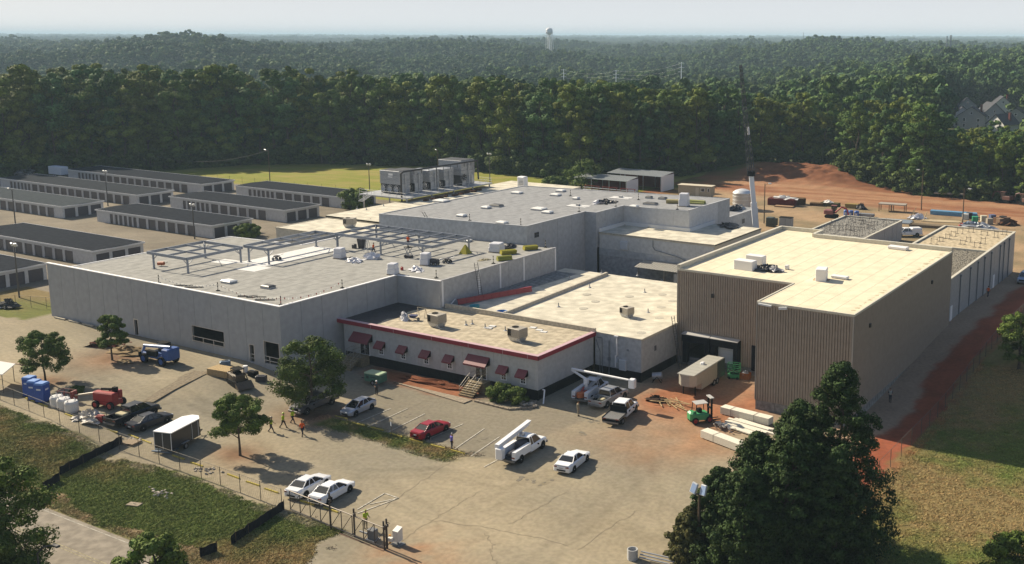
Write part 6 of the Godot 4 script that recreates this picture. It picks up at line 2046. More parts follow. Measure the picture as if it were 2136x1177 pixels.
	for k in 4:
		mb = MB.new()
		var z := 0.35 + k*0.18
		for s in [-0.07,0.07]: mb.tube(Vector3(-2.4,1.65 + 0.06*k, z + s),Vector3(1.6,2.15 + 0.04*k, z + s),0.025,0.025,5)
		for q in 9: mb.tube(Vector3(-2.2 + q*0.42,1.68 + 0.06*k + q*0.05, z - 0.07),Vector3(-2.2 + q*0.42,1.68 + 0.06*k + q*0.05, z + 0.07),0.015,0.015,4)
		part(mb, "ladder", mat("ladder_alu", Color(0.45,0.47,0.50),0.4,0.4), t)
	mb = MB.new()
	mb.lathe(Vector3(-2.7,0.74,-0.1),[Vector2(0.5,0.0),Vector2(0.5,0.5),Vector2(0.3,0.55),Vector2(0.0,0.55)],12)
	part(mb, "cable_drum", mat("drum_orange", Color(0.42,0.11,0.03),0.6), t)
	mb = MB.new()
	mb.cbox(Vector3(-1.7,1.0,0.1),Vector3(0.6,0.4,0.5),0.05); mb.box(Vector3(-1.9,1.2,-0.3),Vector3(1.3,0.06,0.2), Basis(Vector3.BACK, 0.5))
	part(mb, "red_gear", mat("gear_red", Color(0.32,0.03,0.025),0.6), t)
	mb = MB.new()
	mb.tube(Vector3(-0.9,0.7,-0.2),Vector3(-0.9,2.4,-0.2),0.22); mb.cbox(Vector3(-0.9,2.1,-0.2),Vector3(0.6,0.7,0.5),0.06)
	part(mb, "turret", white, t)
	# arm folded up then out to the right, ending in the bucket
	mb = MB.new()
	var e0 := Vector3(-0.9,2.4,-0.3); var e1 := Vector3(-0.2,3.0,-2.4); var e2 := t.transform.affine_inverse()*g(1312,793,2.3)
	mb.tube(e0, e1,0.16,0.14,8)
	part(mb, "lower_arm", white, t)
	mb = MB.new()
	mb.tube(e1 + Vector3(0,0.15,0), e2,0.17,0.12,8)
	part(mb, "upper_arm", white, t)
	mb = MB.new()
	mb.cbox(e2 + Vector3(0.3,-0.45,0.3),Vector3(0.75,1.05,0.75),0.08)
	part(mb, "bucket", white, t)
	# far pickups
	t = by_wheels("pickup_truck", "white pickup with canopy parked behind the gravel roof building", "pickup", Vector2(1907.0,494.5),Vector2(1886.0,495.0),1.98,-1.0)
	pickup(t, 5.8,1.98,1.88, white, false, 0, dark_bed)
	mb = MB.new()
	mb.cbox(Vector3(-1.75,1.5,0),Vector3(2.2,0.75,1.9),0.1)
	part(mb, "canopy", white, t)
	mb = MB.new()
	mb.bb(-2.6,1.35,0.955,-0.9,1.7,0.962); mb.bb(-2.86,1.3,-0.7,-2.852,1.75,0.7)
	part(mb, "canopy_window", glass("car_glass", Color.BLACK), t)
	t = thing("pickup_truck", "pale blue pickup parked on the lane behind the long grey building", "pickup", gt(2140,588), PI/2 + PI, "parked vehicles")
	pickup(t, 5.8,1.98,1.88, paint("paint_blue", Color(0.30,0.38,0.52),0.3), true, 0, dark_bed)
	# white box trailer by the wood
	t = thing("box_trailer", "white box trailer parked at the wood edge behind storage", "trailer", Vector3(-309.0,0,-181.5),0.0)
	mb = MB.new()
	mb.cbox(Vector3(0,1.75,0),Vector3(6.4,2.3,2.4),0.1)
	part(mb, "box", mat("trailer_white", Color(0.56,0.60,0.66),0.5), t)
	mb = MB.new()
	mb.tube(Vector3(3.2,0.6,0),Vector3(4.5,0.6,0),0.08)
	part(mb, "drawbar", mat("arch_black"), t)
	for x in [-0.6,0.4]:
		for s in [-1.0,1.0]: wheel(t, Vector3(x, 0.36, s*1.1),0.36,0.22, mat("rim_silver"))
	for k in 3:
		t = thing("parked_car", "dark car parked in the wood shade behind the storage rows", "car", Vector3(-318.0 - k*3.4,0,-176.0 - k*2.5),0.4, "cars in the wood shade")
		sedan(t, 4.7,1.8,1.5, mats["paint_dark"])
# ---------------------------------------------------------------- machines and goods in the yard
func heading(a: Vector3, b: Vector3) -> float:
	return atan2(-(b.z - a.z), b.x - a.x)
func build_yard_things() -> void:
	rng.seed = 51
	var blk := mat("arch_black")
	var mb := MB.new()
	# black enclosed trailer with white roof
	var a := gt(338,948); var b := gt(412,908)
	var t := thing("enclosed_trailer", "black enclosed trailer with white roof and blue ramp rack behind", "trailer", Vector3((a.x + b.x)/2, th(a.x, a.z), (a.z + b.z)/2) + Vector3(0.3,0,0.3), heading(a, b))
	var tb := paint("trailer_black", Color(0.02,0.022,0.03))
	mb.bb(-2.4,0.55,-1.05,2.0,2.35,1.05)
	mb.hexa([Vector3(2.0,0.55,1.05),Vector3(2.7,0.55,0.35),Vector3(2.7,2.35,0.35),Vector3(2.0,2.35,1.05),Vector3(2.0,0.55,-1.05),Vector3(2.7,0.55,-0.35),Vector3(2.7,2.35,-0.35),Vector3(2.0,2.35,-1.05)])
	part(mb, "box", tb, t)
	mb = MB.new()
	mb.prism([Vector2(-2.45,1.1),Vector2(2.0,1.1),Vector2(2.78,0.4),Vector2(2.78,-0.4),Vector2(2.0,-1.1),Vector2(-2.45,-1.1)],2.35,2.45)
	part(mb, "roof", mat("trailer_roof", Color(0.78,0.78,0.78),0.4), t)
	mb = MB.new()
	mb.bb(0.75,0.6,1.05,1.7,2.2,1.07); mb.bb(-2.44,0.6,-0.95,-2.4,2.2,0.95)
	var dr := part(mb, "door", mat("trailer_door", Color(0.035,0.034,0.036),0.5), t)
	mb = MB.new()
	for x in [0.72,1.7]: mb.bb(x, 0.58,1.07, x + 0.05,2.22,1.09)
	mb.bb(-2.46,0.55,-1.05,-2.42,2.3,-1.0); mb.bb(-2.46,0.55,1.0,-2.42,2.3,1.07); mb.bb(-2.46,0.55,-0.02,-2.42,2.3,0.02)
	part(mb, "door_trim", mat("white_frame"), dr)
	for s in [-1.0,1.0]:
		wheel(t, Vector3(-0.5,0.34, s*1.15),0.34,0.2, mat("rim_silver"))
		mb = MB.new()
		mb.bb(-1.0,0.72, s*1.15 - 0.14,0.0,0.78, s*1.15 + 0.14)
		part(mb, "mudguard", mat("galv"), t)
	mb = MB.new()
	mb.tube(Vector3(2.6,0.5,0.4),Vector3(3.7,0.5,0),0.05); mb.tube(Vector3(2.6,0.5,-0.4),Vector3(3.7,0.5,0),0.05); mb.tube(Vector3(3.3,0.0,0),Vector3(3.3,0.9,0),0.05)
	part(mb, "drawbar", blk, t)
	# blue rack of rails behind it
	t = thing("blue_rack", "blue grey steel rack of rails lying behind the black trailer", "rack", gt(345,942),0.3)
	for i in 6:
		mb = MB.new()
		mb.bb(-1.1,0.1 + 0.06*(i % 2),-0.7 + i*0.27,1.1,0.22 + 0.06*(i % 2),-0.6 + i*0.27)
		part(mb, "rail", mat("rack_blue", Color(0.13,0.18,0.25),0.5,0.3), t)
	# portable toilets
	for k in 3:
		var p := gt([64,74,90][k],[825,833,838][k])
		t = thing("portable_toilet", ["blue portable toilet beside the maple, first of three", "blue portable toilet in the middle of three", "blue portable toilet of three closest to the white bags"][k], "portable toilet", p, 0.35, "portable toilets in the yard")
		var blue := mat("toilet_blue", Color(0.025,0.085,0.36),0.45,0.0,0.1,1.0)
		mb = MB.new()
		mb.cbox(Vector3(0,1.1,0),Vector3(1.15,2.1,1.15),0.06)
		part(mb, "cabin", blue, t)
		mb = MB.new()
		mb.loft([[Vector3(-0.6,2.12,0.6),Vector3(0.6,2.12,0.6),Vector3(0.6,2.12,-0.6),Vector3(-0.6,2.12,-0.6)],[Vector3(-0.5,2.32,0.5),Vector3(0.5,2.32,0.5),Vector3(0.5,2.32,-0.5),Vector3(-0.5,2.32,-0.5)]])
		part(mb, "roof", mat("toilet_roof", Color(0.12,0.24,0.52),0.45), t)
		mb = MB.new()
		mb.bb(0.575,0.12,-0.42,0.61,2.0,0.42)
		part(mb, "door", blue, t)
		mb = MB.new()
		mb.bb(0.612,1.45,-0.25,0.62,1.65,0.25)
		part(mb, "sign_plate", mat("plate_white", Color(0.6,0.62,0.66),0.5), t)
		mb = MB.new()
		mb.bb(-0.28,1.5,0.578,0.28,1.68,0.585)
		part(mb, "sign_plate", mats["plate_white"], t)
		mb = MB.new()
		mb.bb(-0.62,0.0,-0.62,0.62,0.1,0.62)
		part(mb, "skid", blk, t)
	# white bulk bags
	for k in 3:
		var p := gt([120,134,150][k],[848,853,859][k])
		t = thing("bulk_bag", ["white bulk bag nearest the portable toilets", "white bulk bag in the middle of three", "white bulk bag beside the red boom lift basket"][k], "bag", p, k*0.4, "white bulk bags")
		mb = MB.new()
		var r := 0.72
		mb.lathe(Vector3.ZERO, [Vector2(r*0.92,0.0),Vector2(r*1.04,0.25),Vector2(r, 0.7),Vector2(r*1.03,1.05),Vector2(r*0.9,1.25),Vector2(r*0.4,1.32),Vector2(0.0,1.28)],12)
		part(mb, "sack", mat("bag_white", Color(0.66,0.65,0.63),0.8,0.0,0.15,0.8), t)
		mb = MB.new()
		for q in 4:
			var an := TAU*q/4.0 + 0.4
			mb.path([Vector3(cos(an)*0.6,1.15, sin(an)*0.6),Vector3(cos(an)*0.5,1.5, sin(an)*0.5),Vector3(cos(an + 0.5)*0.55,1.2, sin(an + 0.5)*0.55)],0.03,4)
		part(mb, "lifting_loops", mats["bag_white"], t)
	# heap of plastic sheeting and scraps by the fence
	t = thing("plastic_heap", "crumpled heap of pale plastic sheeting by the fence", "rubbish heap", gt(186,872))
	mb = MB.new()
	mb.heap(Vector3.ZERO, 1.5,1.0,0.8,3,0.9); mb.heap(Vector3(1.2,0,0.6),1.1,0.7,0.6,4,0.9); mb.heap(Vector3(-0.6,0,0.9),0.8,0.7,0.4,5,0.9)
	part(mb, "sheeting", mat("sheet_dirty", Color(0.55,0.50,0.43),0.6,0.0,0.2,0.6), t)
	t = thing("red_generator", "small red generator set beside the plastic heap", "generator", gt(210,882),0.4)
	mb = MB.new()
	mb.cbox(Vector3(0,0.5,0),Vector3(0.9,0.7,0.6),0.08)
	part(mb, "engine", mat("gear_red"), t)
	mb = MB.new()
	mb.path([Vector3(-0.5,0,0.35),Vector3(-0.5,0.95,0.35),Vector3(0.5,0.95,0.35),Vector3(0.5,0,0.35)],0.03); mb.path([Vector3(-0.5,0,-0.35),Vector3(-0.5,0.95,-0.35),Vector3(0.5,0.95,-0.35),Vector3(0.5,0,-0.35)],0.03)
	part(mb, "frame", blk, t)
	# red boom lift
	a = gt(193,852); b = gt(262,846)
	t = thing("boom_lift", "red boom lift with folded arm and railed basket", "boom lift", gt(228,848),0.25)
	var lr := mat("lift_red", Color(0.34,0.022,0.022),0.5,0.0,0.15,1.5)
	mb = MB.new()
	mb.cbox(Vector3(0,0.6,0),Vector3(2.6,0.45,1.5),0.08)
	part(mb, "chassis", lr, t)
	mb = MB.new()
	mb.cbox(Vector3(-0.1,1.35,0.35),Vector3(2.9,1.0,0.9),0.12); mb.cbox(Vector3(0.6,1.5,-0.45),Vector3(1.5,0.9,0.6),0.1)
	part(mb, "turntable_cover", lr, t)
	mb = MB.new()
	mb.box(Vector3(0.9,1.9,-0.1),Vector3(0.5,0.9,0.4)); mb.tube(Vector3(0.9,2.1,-0.1),Vector3(-1.0,1.95,-0.1),0.14)
	part(mb, "mast", blk, t)
	mb = MB.new()
	mb.tube(Vector3(-1.0,1.6,-0.1),Vector3(-4.6,0.9,0.2),0.14,0.1,8)
	part(mb, "boom", mat("boom_tan", Color(0.45,0.38,0.26),0.5), t)
	for x in [-1.0,1.0]:
		for s in [-1.0,1.0]: wheel(t, Vector3(x, 0.45, s*0.95),0.45,0.34, lr)
	mb = MB.new()
	var bc := Vector3(-5.6,0.3,0.2)
	for y in [0.0,0.55,1.1]:
		mb.path([bc + Vector3(-0.9, y, -0.5), bc + Vector3(0.9, y, -0.5), bc + Vector3(0.9, y, 0.5), bc + Vector3(-0.9, y, 0.5), bc + Vector3(-0.9, y, -0.5)],0.03,5)
	for x in [-0.9,0.0,0.9]:
		for z in [-0.5,0.5]: mb.tube(bc + Vector3(x, 0, z), bc + Vector3(x, 1.1, z),0.03,0.03,5)
	mb.box(bc, Vector3(1.8,0.06,1.0)); mb.cbox(bc + Vector3(0.95,0.7,0),Vector3(0.3,0.9,0.7),0.05)
	part(mb, "basket", mat("basket_red", Color(0.20,0.035,0.03),0.6), t)
	# blue telehandler
	a = gt(300,748); b = gt(368,762)
	t = thing("telehandler", "blue telehandler parked against the large grey building", "telehandler", gt(333,756), heading(b, a))
	var tbm := mat("tele_blue", Color(0.03,0.10,0.33),0.45,0.0,0.15,1.5)
	mb = MB.new()
	mb.cbox(Vector3(-0.1,0.95,0),Vector3(5.0,0.6,1.3),0.08); mb.cbox(Vector3(-2.2,1.5,0),Vector3(1.2,1.4,1.9),0.1)
	part(mb, "chassis", tbm, t)
	mb = MB.new()
	mb.tube(Vector3(-2.4,2.35,-0.15),Vector3(2.6,1.95,-0.15),0.24,0.2,4); mb.tube(Vector3(2.4,2.0,-0.15),Vector3(3.0,0.9,-0.15),0.18,0.18,6)
	part(mb, "boom", mat("tele_boom", Color(0.16,0.24,0.42),0.4), t)
	mb = MB.new()
	mb.cbox(Vector3(-0.2,1.75,0.65),Vector3(1.4,1.5,0.85),0.08)
	part(mb, "cab", glass("car_glass", Color.BLACK), t)
	mb = MB.new()
	mb.cbox(Vector3(-0.2,2.53,0.65),Vector3(1.5,0.08,0.95),0.02)
	for x in [-0.9,0.5]: mb.tube(Vector3(x, 1.0,1.1),Vector3(x, 2.5,1.1),0.05)
	mb.cbox(Vector3(0.3,1.4,-0.75),Vector3(1.8,0.7,0.5),0.06)
	part(mb, "cab_frame", blk, t)
	for x in [-1.7,1.6]:
		for s in [-1.0,1.0]: wheel(t, Vector3(x, 0.62, s*1.0),0.62,0.42, tbm)
	mb = MB.new()
	mb.box(Vector3(3.1,0.75,0),Vector3(0.12,0.7,1.3))
	for z in [-0.4,0.4]: mb.box(Vector3(3.7,0.42, z),Vector3(1.2,0.06,0.12))
	part(mb, "fork", blk, t)
	# wooden crate and skid steer
	t = thing("timber_crate", "large pale timber crate beside the tracked skid steer", "crate", gt(465,783),0.12)
	var wood := mat("new_timber", Color(0.50,0.37,0.20),0.8,0.0,0.25,1.0)
	for i in 8:
		mb = MB.new()
		mb.bb(-1.65 + i*0.41,0.86,-0.95,-1.27 + i*0.41,0.92,0.95)
		part(mb, "top_board", wood, t)
	for i in 4:
		mb = MB.new()
		mb.bb(-1.65,0.08 + i*0.2,0.9,1.62,0.25 + i*0.2,0.95); mb.bb(1.58,0.08 + i*0.2,-0.9,1.62,0.25 + i*0.2,0.9)
		mb.bb(-1.65,0.08 + i*0.2,-0.9,-1.61,0.25 + i*0.2,0.9)
		part(mb, "side_board", wood, t)
	mb = MB.new()
	for x in [-1.2,0.0,1.2]: mb.bb(x - 0.08,0.0,-0.95, x + 0.08,0.08,0.95)
	part(mb, "skid", wood, t)
	t = thing("skid_steer", "brown tracked skid steer with wide bucket by the crate", "skid steer", gt(497,803),-0.25)
	var br := mat("skid_brown", Color(0.13,0.09,0.05),0.6,0.0,0.3,1.0)
	mb = MB.new()
	mb.cbox(Vector3(-0.3,1.0,0),Vector3(2.2,0.9,1.2),0.1)
	part(mb, "body", br, t)
	mb = MB.new()
	for x in [-0.7,0.6]:
		for z in [-0.5,0.5]: mb.tube(Vector3(x, 1.4, z),Vector3(x, 2.05, z),0.05)
	mb.cbox(Vector3(-0.05,2.08,0),Vector3(1.5,0.1,1.15),0.03); mb.bb(-0.6,1.2,-0.4,0.2,1.7,0.4)
	part(mb, "cab", blk, t)
	for s in [-1.0,1.0]:
		mb = MB.new()
		var rr := []
		for z in [s*0.68 - 0.2, s*0.68 + 0.2]:
			rr.append([Vector3(-1.3,0.35, z),Vector3(-1.0,0.02, z),Vector3(0.8,0.02, z),Vector3(1.2,0.35, z),Vector3(0.9,0.7, z),Vector3(-1.0,0.72, z)])
		mb.loft(rr)
		part(mb, "track", blk, t)
		mb = MB.new()
		mb.path([Vector3(-1.2,1.5, s*0.75),Vector3(0.5,1.3, s*0.75),Vector3(1.4,0.4, s*0.75)],0.08)
		part(mb, "lift_arm", br, t)
	mb = MB.new()
	mb.hexa([Vector3(1.4,0.05,1.0),Vector3(2.3,0.02,1.0),Vector3(2.25,0.1,1.0),Vector3(1.4,0.75,1.0),Vector3(1.4,0.05,-1.0),Vector3(2.3,0.02,-1.0),Vector3(2.25,0.1,-1.0),Vector3(1.4,0.75,-1.0)])
	part(mb, "bucket", br, t)
	# odds by the corner bay
	for k in 4:
		t = thing("site_box", ["dark tool box against the wall by the corner bay", "white drum beside the corner bay of the grey building", "dark wheeled cart beside the skid steer", "blue grey tarp bundle under the wide opening"][k], "box", gt([528,512,545,470][k],[785,776,795,764][k]),0.3*k)
		mb = MB.new()
		if k == 1: mb.lathe(Vector3.ZERO, [Vector2(0.3,0),Vector2(0.3,0.8),Vector2(0.0,0.85)],10)
		else: mb.cbox(Vector3(0,0.35,0),Vector3(1.3,0.7,0.8),0.08)
		part(mb, "case", [blk, mat("white_frame"), mat("machine_dark"), mat("rack_blue")][k], t)
		mb = MB.new()
		mb.bb(-0.4,0.7,-0.03,0.4,0.8,0.03)
		part(mb, "handle", mat("galv"), t)
	# rusty scrap frames by the second maple
	t = thing("scrap_heap", "red painted steel frames and brush heaped beside the maple", "scrap heap", gt(200,725),0.2)
	var sr := mat("scrap_red", Color(0.25,0.045,0.03),0.7,0.0,0.4,0.8)
	for k in 3:
		mb = MB.new()
		var o := Vector3(-1.0 + k*1.1,0.2*k, -0.6*k)
		mb.path([o, o + Vector3(2.8,0.1,0.2), o + Vector3(2.8,0.6,0.2), o + Vector3(0,0.6,0), o],0.06,6)
		mb.path([o + Vector3(0,0,-1.2), o + Vector3(2.8,0.1,-1.0)],0.06,6)
		part(mb, "frame", sr, t)
	mb = MB.new()
	mb.heap(Vector3(0.2,0,-1.0),2.2,1.3,0.7,8,1.1)
	part(mb, "brush", mat("brush_brown", Color(0.09,0.055,0.04),0.95,0.0,0.5,0.5), t)
	for q in [[268,735,2.8,1.8,0.7, "tan soil heap behind the blue telehandler"],[262,755,1.6,0.8,0.25, "low straw litter beside the second maple"]]:
		t = thing("soil_heap", q[5], "soil heap", gt(q[0], q[1]))
		mb = MB.new()
		mb.heap(Vector3.ZERO, q[2], q[3], q[4], int(q[0]),0.7)
		part(mb, "soil", mat("soil_tan", Color(0.30,0.22,0.125),0.95,0.0,0.35,0.8), t)
	# clay bank in the cut below the annex
	t = thing("clay_bank", "red clay bank along the walk below the office annex", "soil heap", Vector3(-86.4,-1.2,-95.9))
	mb = MB.new()
	mb.heap(Vector3.ZERO, 5.6,1.0,0.5,12,0.6)
	part(mb, "clay", mat("clay_red", Color(0.22,0.08,0.04),0.95,0.0,0.35,0.9), t)
	# green air compressor
	t = thing("air_compressor", "green towable air compressor with pale green lid by the annex", "compressor", gt(784,800),0.05)
	mb = MB.new()
	mb.cbox(Vector3(0,0.85,0),Vector3(2.5,0.95,1.4),0.06)
	part(mb, "casing", mat("comp_green", Color(0.07,0.19,0.13),0.5,0.0,0.15,1.0), t)
	mb = MB.new()
	mb.cbox(Vector3(0,1.4,0),Vector3(2.55,0.16,1.45),0.07)
	part(mb, "lid", mat("comp_lid", Color(0.32,0.42,0.26),0.5), t)
	mb = MB.new()
	mb.bb(-0.9,0.75,0.7,-0.5,1.1,0.71); mb.bb(-0.3,0.95,0.7,0.8,1.05,0.71)
	part(mb, "maker_print", mat("comp_print", Color(0.03,0.06,0.05),0.6), t)
	for s in [-1.0,1.0]: wheel(t, Vector3(0.2,0.32, s*0.75),0.32,0.2, mat("rim_silver"))
	mb = MB.new()
	mb.tube(Vector3(-1.2,0.45,0),Vector3(-2.3,0.4,0),0.05)
	part(mb, "drawbar", blk, t)
	# gooseneck trailer at the docks
	a = gt(1440,812); b = gt(1500,792)
	t = thing("gooseneck_trailer", "beige and black gooseneck cargo trailer backed to the docks", "trailer", Vector3(-57.8,-1.2,-111.9),-PI/2 + 0.03)
	var tg := mat("goose_beige", Color(0.44,0.415,0.35),0.35,0.2,0.1,2.0)
	# built with +x towards the nose (away from the dock)
	mb = MB.new()
	mb.bb(-4.4,0.55,-1.2,2.2,2.75,1.2)
	part(mb, "box", tg, t)
	mb = MB.new()
	mb.bb(-4.42,0.56,-1.22,-2.2,2.7,1.22)
	part(mb, "dark_rear_panel", mat("goose_dark", Color(0.045,0.045,0.05),0.4), t)
	mb = MB.new()
	mb.prism([Vector2(2.2,1.2),Vector2(3.6,1.2),Vector2(4.3,0.55),Vector2(4.3,-0.55),Vector2(3.6,-1.2),Vector2(2.2,-1.2)],1.35,2.75)
	part(mb, "nose", tg, t)
	mb = MB.new()
	for i in 8: mb.bb(-4.35 + i*1.08,2.75,-1.12,-3.31 + i*1.08,2.81,1.12)
	part(mb, "roof_sheet", mat("goose_roof", Color(0.52,0.51,0.45),0.35,0.3), t)
	mb = MB.new()
	mb.cbox(Vector3(-0.5,2.95,0),Vector3(0.5,0.28,0.5),0.08)
	part(mb, "roof_vent", mat("white_frame"), t)
	for x in [-2.2,-1.35]:
		for s in [-1.0,1.0]: wheel(t, Vector3(x, 0.4, s*1.16),0.4,0.24, mat("rim_silver"))
	mb = MB.new()
	for z in [-0.8,0.8]: mb.tube(Vector3(3.2,0.0, z),Vector3(3.2,1.35, z),0.07)
	part(mb, "landing_leg", blk, t)
	# green forklift
	t = thing("forklift", "bright green forklift with raised black mast on the red clay", "forklift", gt(1462,880),0.9)
	var fg := mat("fork_green", Color(0.05,0.30,0.11),0.45,0.0,0.15,1.0)
	mb = MB.new()
	mb.cbox(Vector3(-0.3,0.8,0),Vector3(2.2,0.75,1.3),0.15); mb.cbox(Vector3(-1.1,0.95,0),Vector3(0.8,0.9,1.25),0.2)
	part(mb, "body", fg, t)
	mb = MB.new()
	for x in [-0.9,0.6]:
		for z in [-0.55,0.55]: mb.tube(Vector3(x, 1.1, z),Vector3(x*0.85,2.3, z),0.05)
	part(mb, "cage", blk, t)
	mb = MB.new()
	mb.bb(-0.85,2.28,-0.6,0.6,2.34,0.6)
	part(mb, "cage_roof", mat("hood_grey"), t)
	mb = MB.new()
	for z in [-0.45,0.45]: mb.bb(1.0,0.2, z - 0.08,1.2,2.75, z + 0.08)
	for y in [0.6,1.5,2.6]: mb.bb(1.02, y, -0.45,1.16, y + 0.14,0.45)
	part(mb, "mast", blk, t)
	mb = MB.new()
	mb.bb(0.9,2.75,-0.6,1.35,2.85,0.6)
	part(mb, "mast_cap", mat("hood_grey"), t)
	mb = MB.new()
	for z in [-0.35,0.35]: mb.bb(1.2,0.12, z - 0.07,2.3,0.18, z + 0.07)
	part(mb, "fork", blk, t)
	for x in [-0.95,0.75]:
		for s in [-1.0,1.0]: wheel(t, Vector3(x, 0.4, s*0.62),0.4,0.3, mat("lift_red", Color.RED))
	mb = MB.new()
	mb.cbox(Vector3(-0.2,1.35,0),Vector3(0.5,0.6,0.5),0.06)
	part(mb, "seat", blk, t)
	# bundles of pale wall panels
	var pk := mat("panel_white", Color(0.70,0.66,0.55),0.7,0.0,0.08,1.5)
	for q in [[1540,924,1640,962,4, "strapped bundle of pale wall panels lowest by the cedars"],[1580,873,1655,892,4, "strapped bundle of pale wall panels by the tan building corner"]]:
		a = gt(q[0] - 60, q[1] - 8); b = gt(q[2] - 60, q[3] - 8)
		t = thing("panel_bundle", q[5], "panel bundle", (a + b)/2.0, heading(a, b))
		var L := a.distance_to(b) + 1.6
		for i in q[4]:
			mb = MB.new()
			mb.bb(-L/2,0.12 + i*0.2,-0.55, L/2,0.3 + i*0.2,0.55)
			part(mb, "panel", pk, t)
		for x in [-L*0.28, L*0.2]:
			mb = MB.new()
			mb.bb(x - 0.03,0.1,-0.56, x + 0.03,0.935,-0.552); mb.bb(x - 0.03,0.1,0.552, x + 0.03,0.935,0.56); mb.bb(x - 0.03,0.93,-0.55, x + 0.03,0.938,0.55)
			part(mb, "strap", mat("strap_grey", Color(0.28,0.26,0.22),0.7), t)
		mb = MB.new()
		for x in [-L*0.4,0.0, L*0.4]: mb.bb(x - 0.06,0.0,-0.55, x + 0.06,0.12,0.55)
		part(mb, "bearer", wood, t)
	t = thing("loose_panels", "loose pale panels and trim strips between the two bundles", "panel stack", gt(1555,893), heading(gt(1500,885), gt(1600,915)))
	for i in 9:
		mb = MB.new()
		mb.box(Vector3(rng.randf_range(-0.8,0.8),0.1 + 0.05*(i % 3),-1.5 + i*0.36),Vector3(rng.randf_range(4.5,6.5),0.12,0.34), Basis(Vector3.UP, rng.randf_range(-0.06,0.06)))
		part(mb, "panel", pk, t)
	mb = MB.new()
	for i in 16: mb.box(Vector3(rng.randf_range(-2.5,-0.2),0.25 + rng.randf()*0.3,1.9 + rng.randf_range(-0.6,0.6)),Vector3(rng.randf_range(0.2,0.7),0.06, rng.randf_range(0.1,0.4)), Basis(Vector3(rng.randfn(), rng.randfn(), rng.randfn()).normalized(), rng.randf()*2.0))
	tag(part(mb, "scraps", mat("sheet_dirty"), t), "", "", "", "stuff")
	# scattered lumber and pipes
	t = thing("lumber_pile", "scattered boards and dark scrap on the clay beside the forklift", "lumber", gt(1400,845))
	for i in 12:
		mb = MB.new()
		mb.box(Vector3(rng.randf_range(-1.2,1.6),0.08 + 0.03*i, rng.randf_range(-0.8,0.8)),Vector3(rng.randf_range(1.8,3.6),0.05,0.12), Basis(Vector3.UP, rng.randf_range(-1.0,0.4)))
		part(mb, "board", wood, t)
	mb = MB.new()
	mb.heap(Vector3(-2.2,0,-0.4),1.4,0.8,0.5,22,1.2)
	part(mb, "scrap", mat("brush_brown"), t)
	# scissor lift, pallet box, drum at the dock
	t = thing("scissor_lift", "green scissor lift standing beside the beige trailer", "scissor lift", gt(1531,790),0.2)
	mb = MB.new()
	mb.cbox(Vector3(0,0.4,0),Vector3(1.5,0.5,0.8),0.05)
	part(mb, "base", fg, t)
	mb = MB.new()
	for y in [1.0,1.5,2.0]: mb.path([Vector3(-0.75, y, -0.38),Vector3(0.75, y, -0.38),Vector3(0.75, y, 0.38),Vector3(-0.75, y, 0.38),Vector3(-0.75, y, -0.38)],0.035,5)
	for x in [-0.75,0.0,0.75]:
		for z in [-0.38,0.38]: mb.tube(Vector3(x, 0.65, z),Vector3(x, 2.0, z),0.035,0.035,5)
	part(mb, "railing", fg, t)
	mb = MB.new()
	mb.bb(-0.75,0.85,-0.38,0.75,0.98,0.38)
	part(mb, "platform", blk, t)
	for x in [-0.55,0.55]:
		for s in [-1.0,1.0]: wheel(t, Vector3(x, 0.18, s*0.38),0.18,0.12, blk)
	t = thing("pallet_box", "orange brown pallet box of parts beside the scissor lift", "box", gt(1555,790),0.1)
	for s in [[-0.6,0,-0.5,-0.55,0.8,0.5],[0.55,0,-0.5,0.6,0.8,0.5],[-0.55,0,0.45,0.55,0.8,0.5],[-0.55,0,-0.5,0.55,0.8,-0.45]]:
		mb = MB.new()
		mb.bb(s[0], s[1], s[2], s[3], s[4], s[5])
		part(mb, "side_board", mat("box_orange", Color(0.28,0.11,0.04),0.8), t)
	mb = MB.new()
	mb.heap(Vector3(0,0.6,0),0.5,0.4,0.4,31,1.0)
	part(mb, "contents", mat("galv"), t)
	t = thing("mortar_mixer", "grey mixer drum on wheels by the low white building", "mixer", gt(1371,797),0.4)
	mb = MB.new()
	mb.tube(Vector3(-0.6,0.75,0),Vector3(0.6,0.9,0),0.42,0.42,14)
	part(mb, "drum", mat("galv"), t)
	mb = MB.new()
	for z in [-0.4,0.4]:
		mb.tube(Vector3(-0.6,0, z),Vector3(0,0.8, z),0.04); mb.tube(Vector3(0.6,0, z),Vector3(0,0.8, z),0.04)
	part(mb, "frame", blk, t)
	# roof ladder leaning on the tan side of the low building
	leaning_ladder("long dark extension ladder leaning on the low white building", Vector3(-63.4,-1.2,-117.0),Vector3(-64.85,5.6,-117.4),0.5)
	# wheel stops
	var ws := mat("stop_yellow", Color(0.56,0.45,0.10),0.8,0.0,0.35,0.8)
	var stop := MB.new()
	stop.loft([[Vector3(-0.95,0,0.09),Vector3(0.95,0,0.09),Vector3(0.95,0,-0.09),Vector3(-0.95,0,-0.09)],[Vector3(-0.95,0.13,0.06),Vector3(0.95,0.13,0.06),Vector3(0.95,0.13,-0.06),Vector3(-0.95,0.13,-0.06)]])
	var sme := stop.mesh()
	for q in [[712,872,0],[747,886,0],[787,896,0],[826,909,0],[868,921,0],[913,933,0],[955,944,0],[487,995,1],[527,1010,1],[566,1025,1],[640,1050,1],[690,1065,1],[234,900,2],[278,912,2],[304,922,2],[372,955,2],[410,970,2],[62,835,2],[90,846,2],[145,868,2]]:
		var lb: String = ["yellow concrete wheel stop along the grass island", "yellow concrete wheel stop before the white sedans", "yellow concrete wheel stop along the yard fence"][q[2]]
		t = thing("wheel_stop", lb, "wheel stop", gt(q[0], q[1]),-0.03 + rng.randf_range(-0.05,0.05),["wheel stops at the island", "wheel stops by the gate", "wheel stops at the fence"][q[2]])
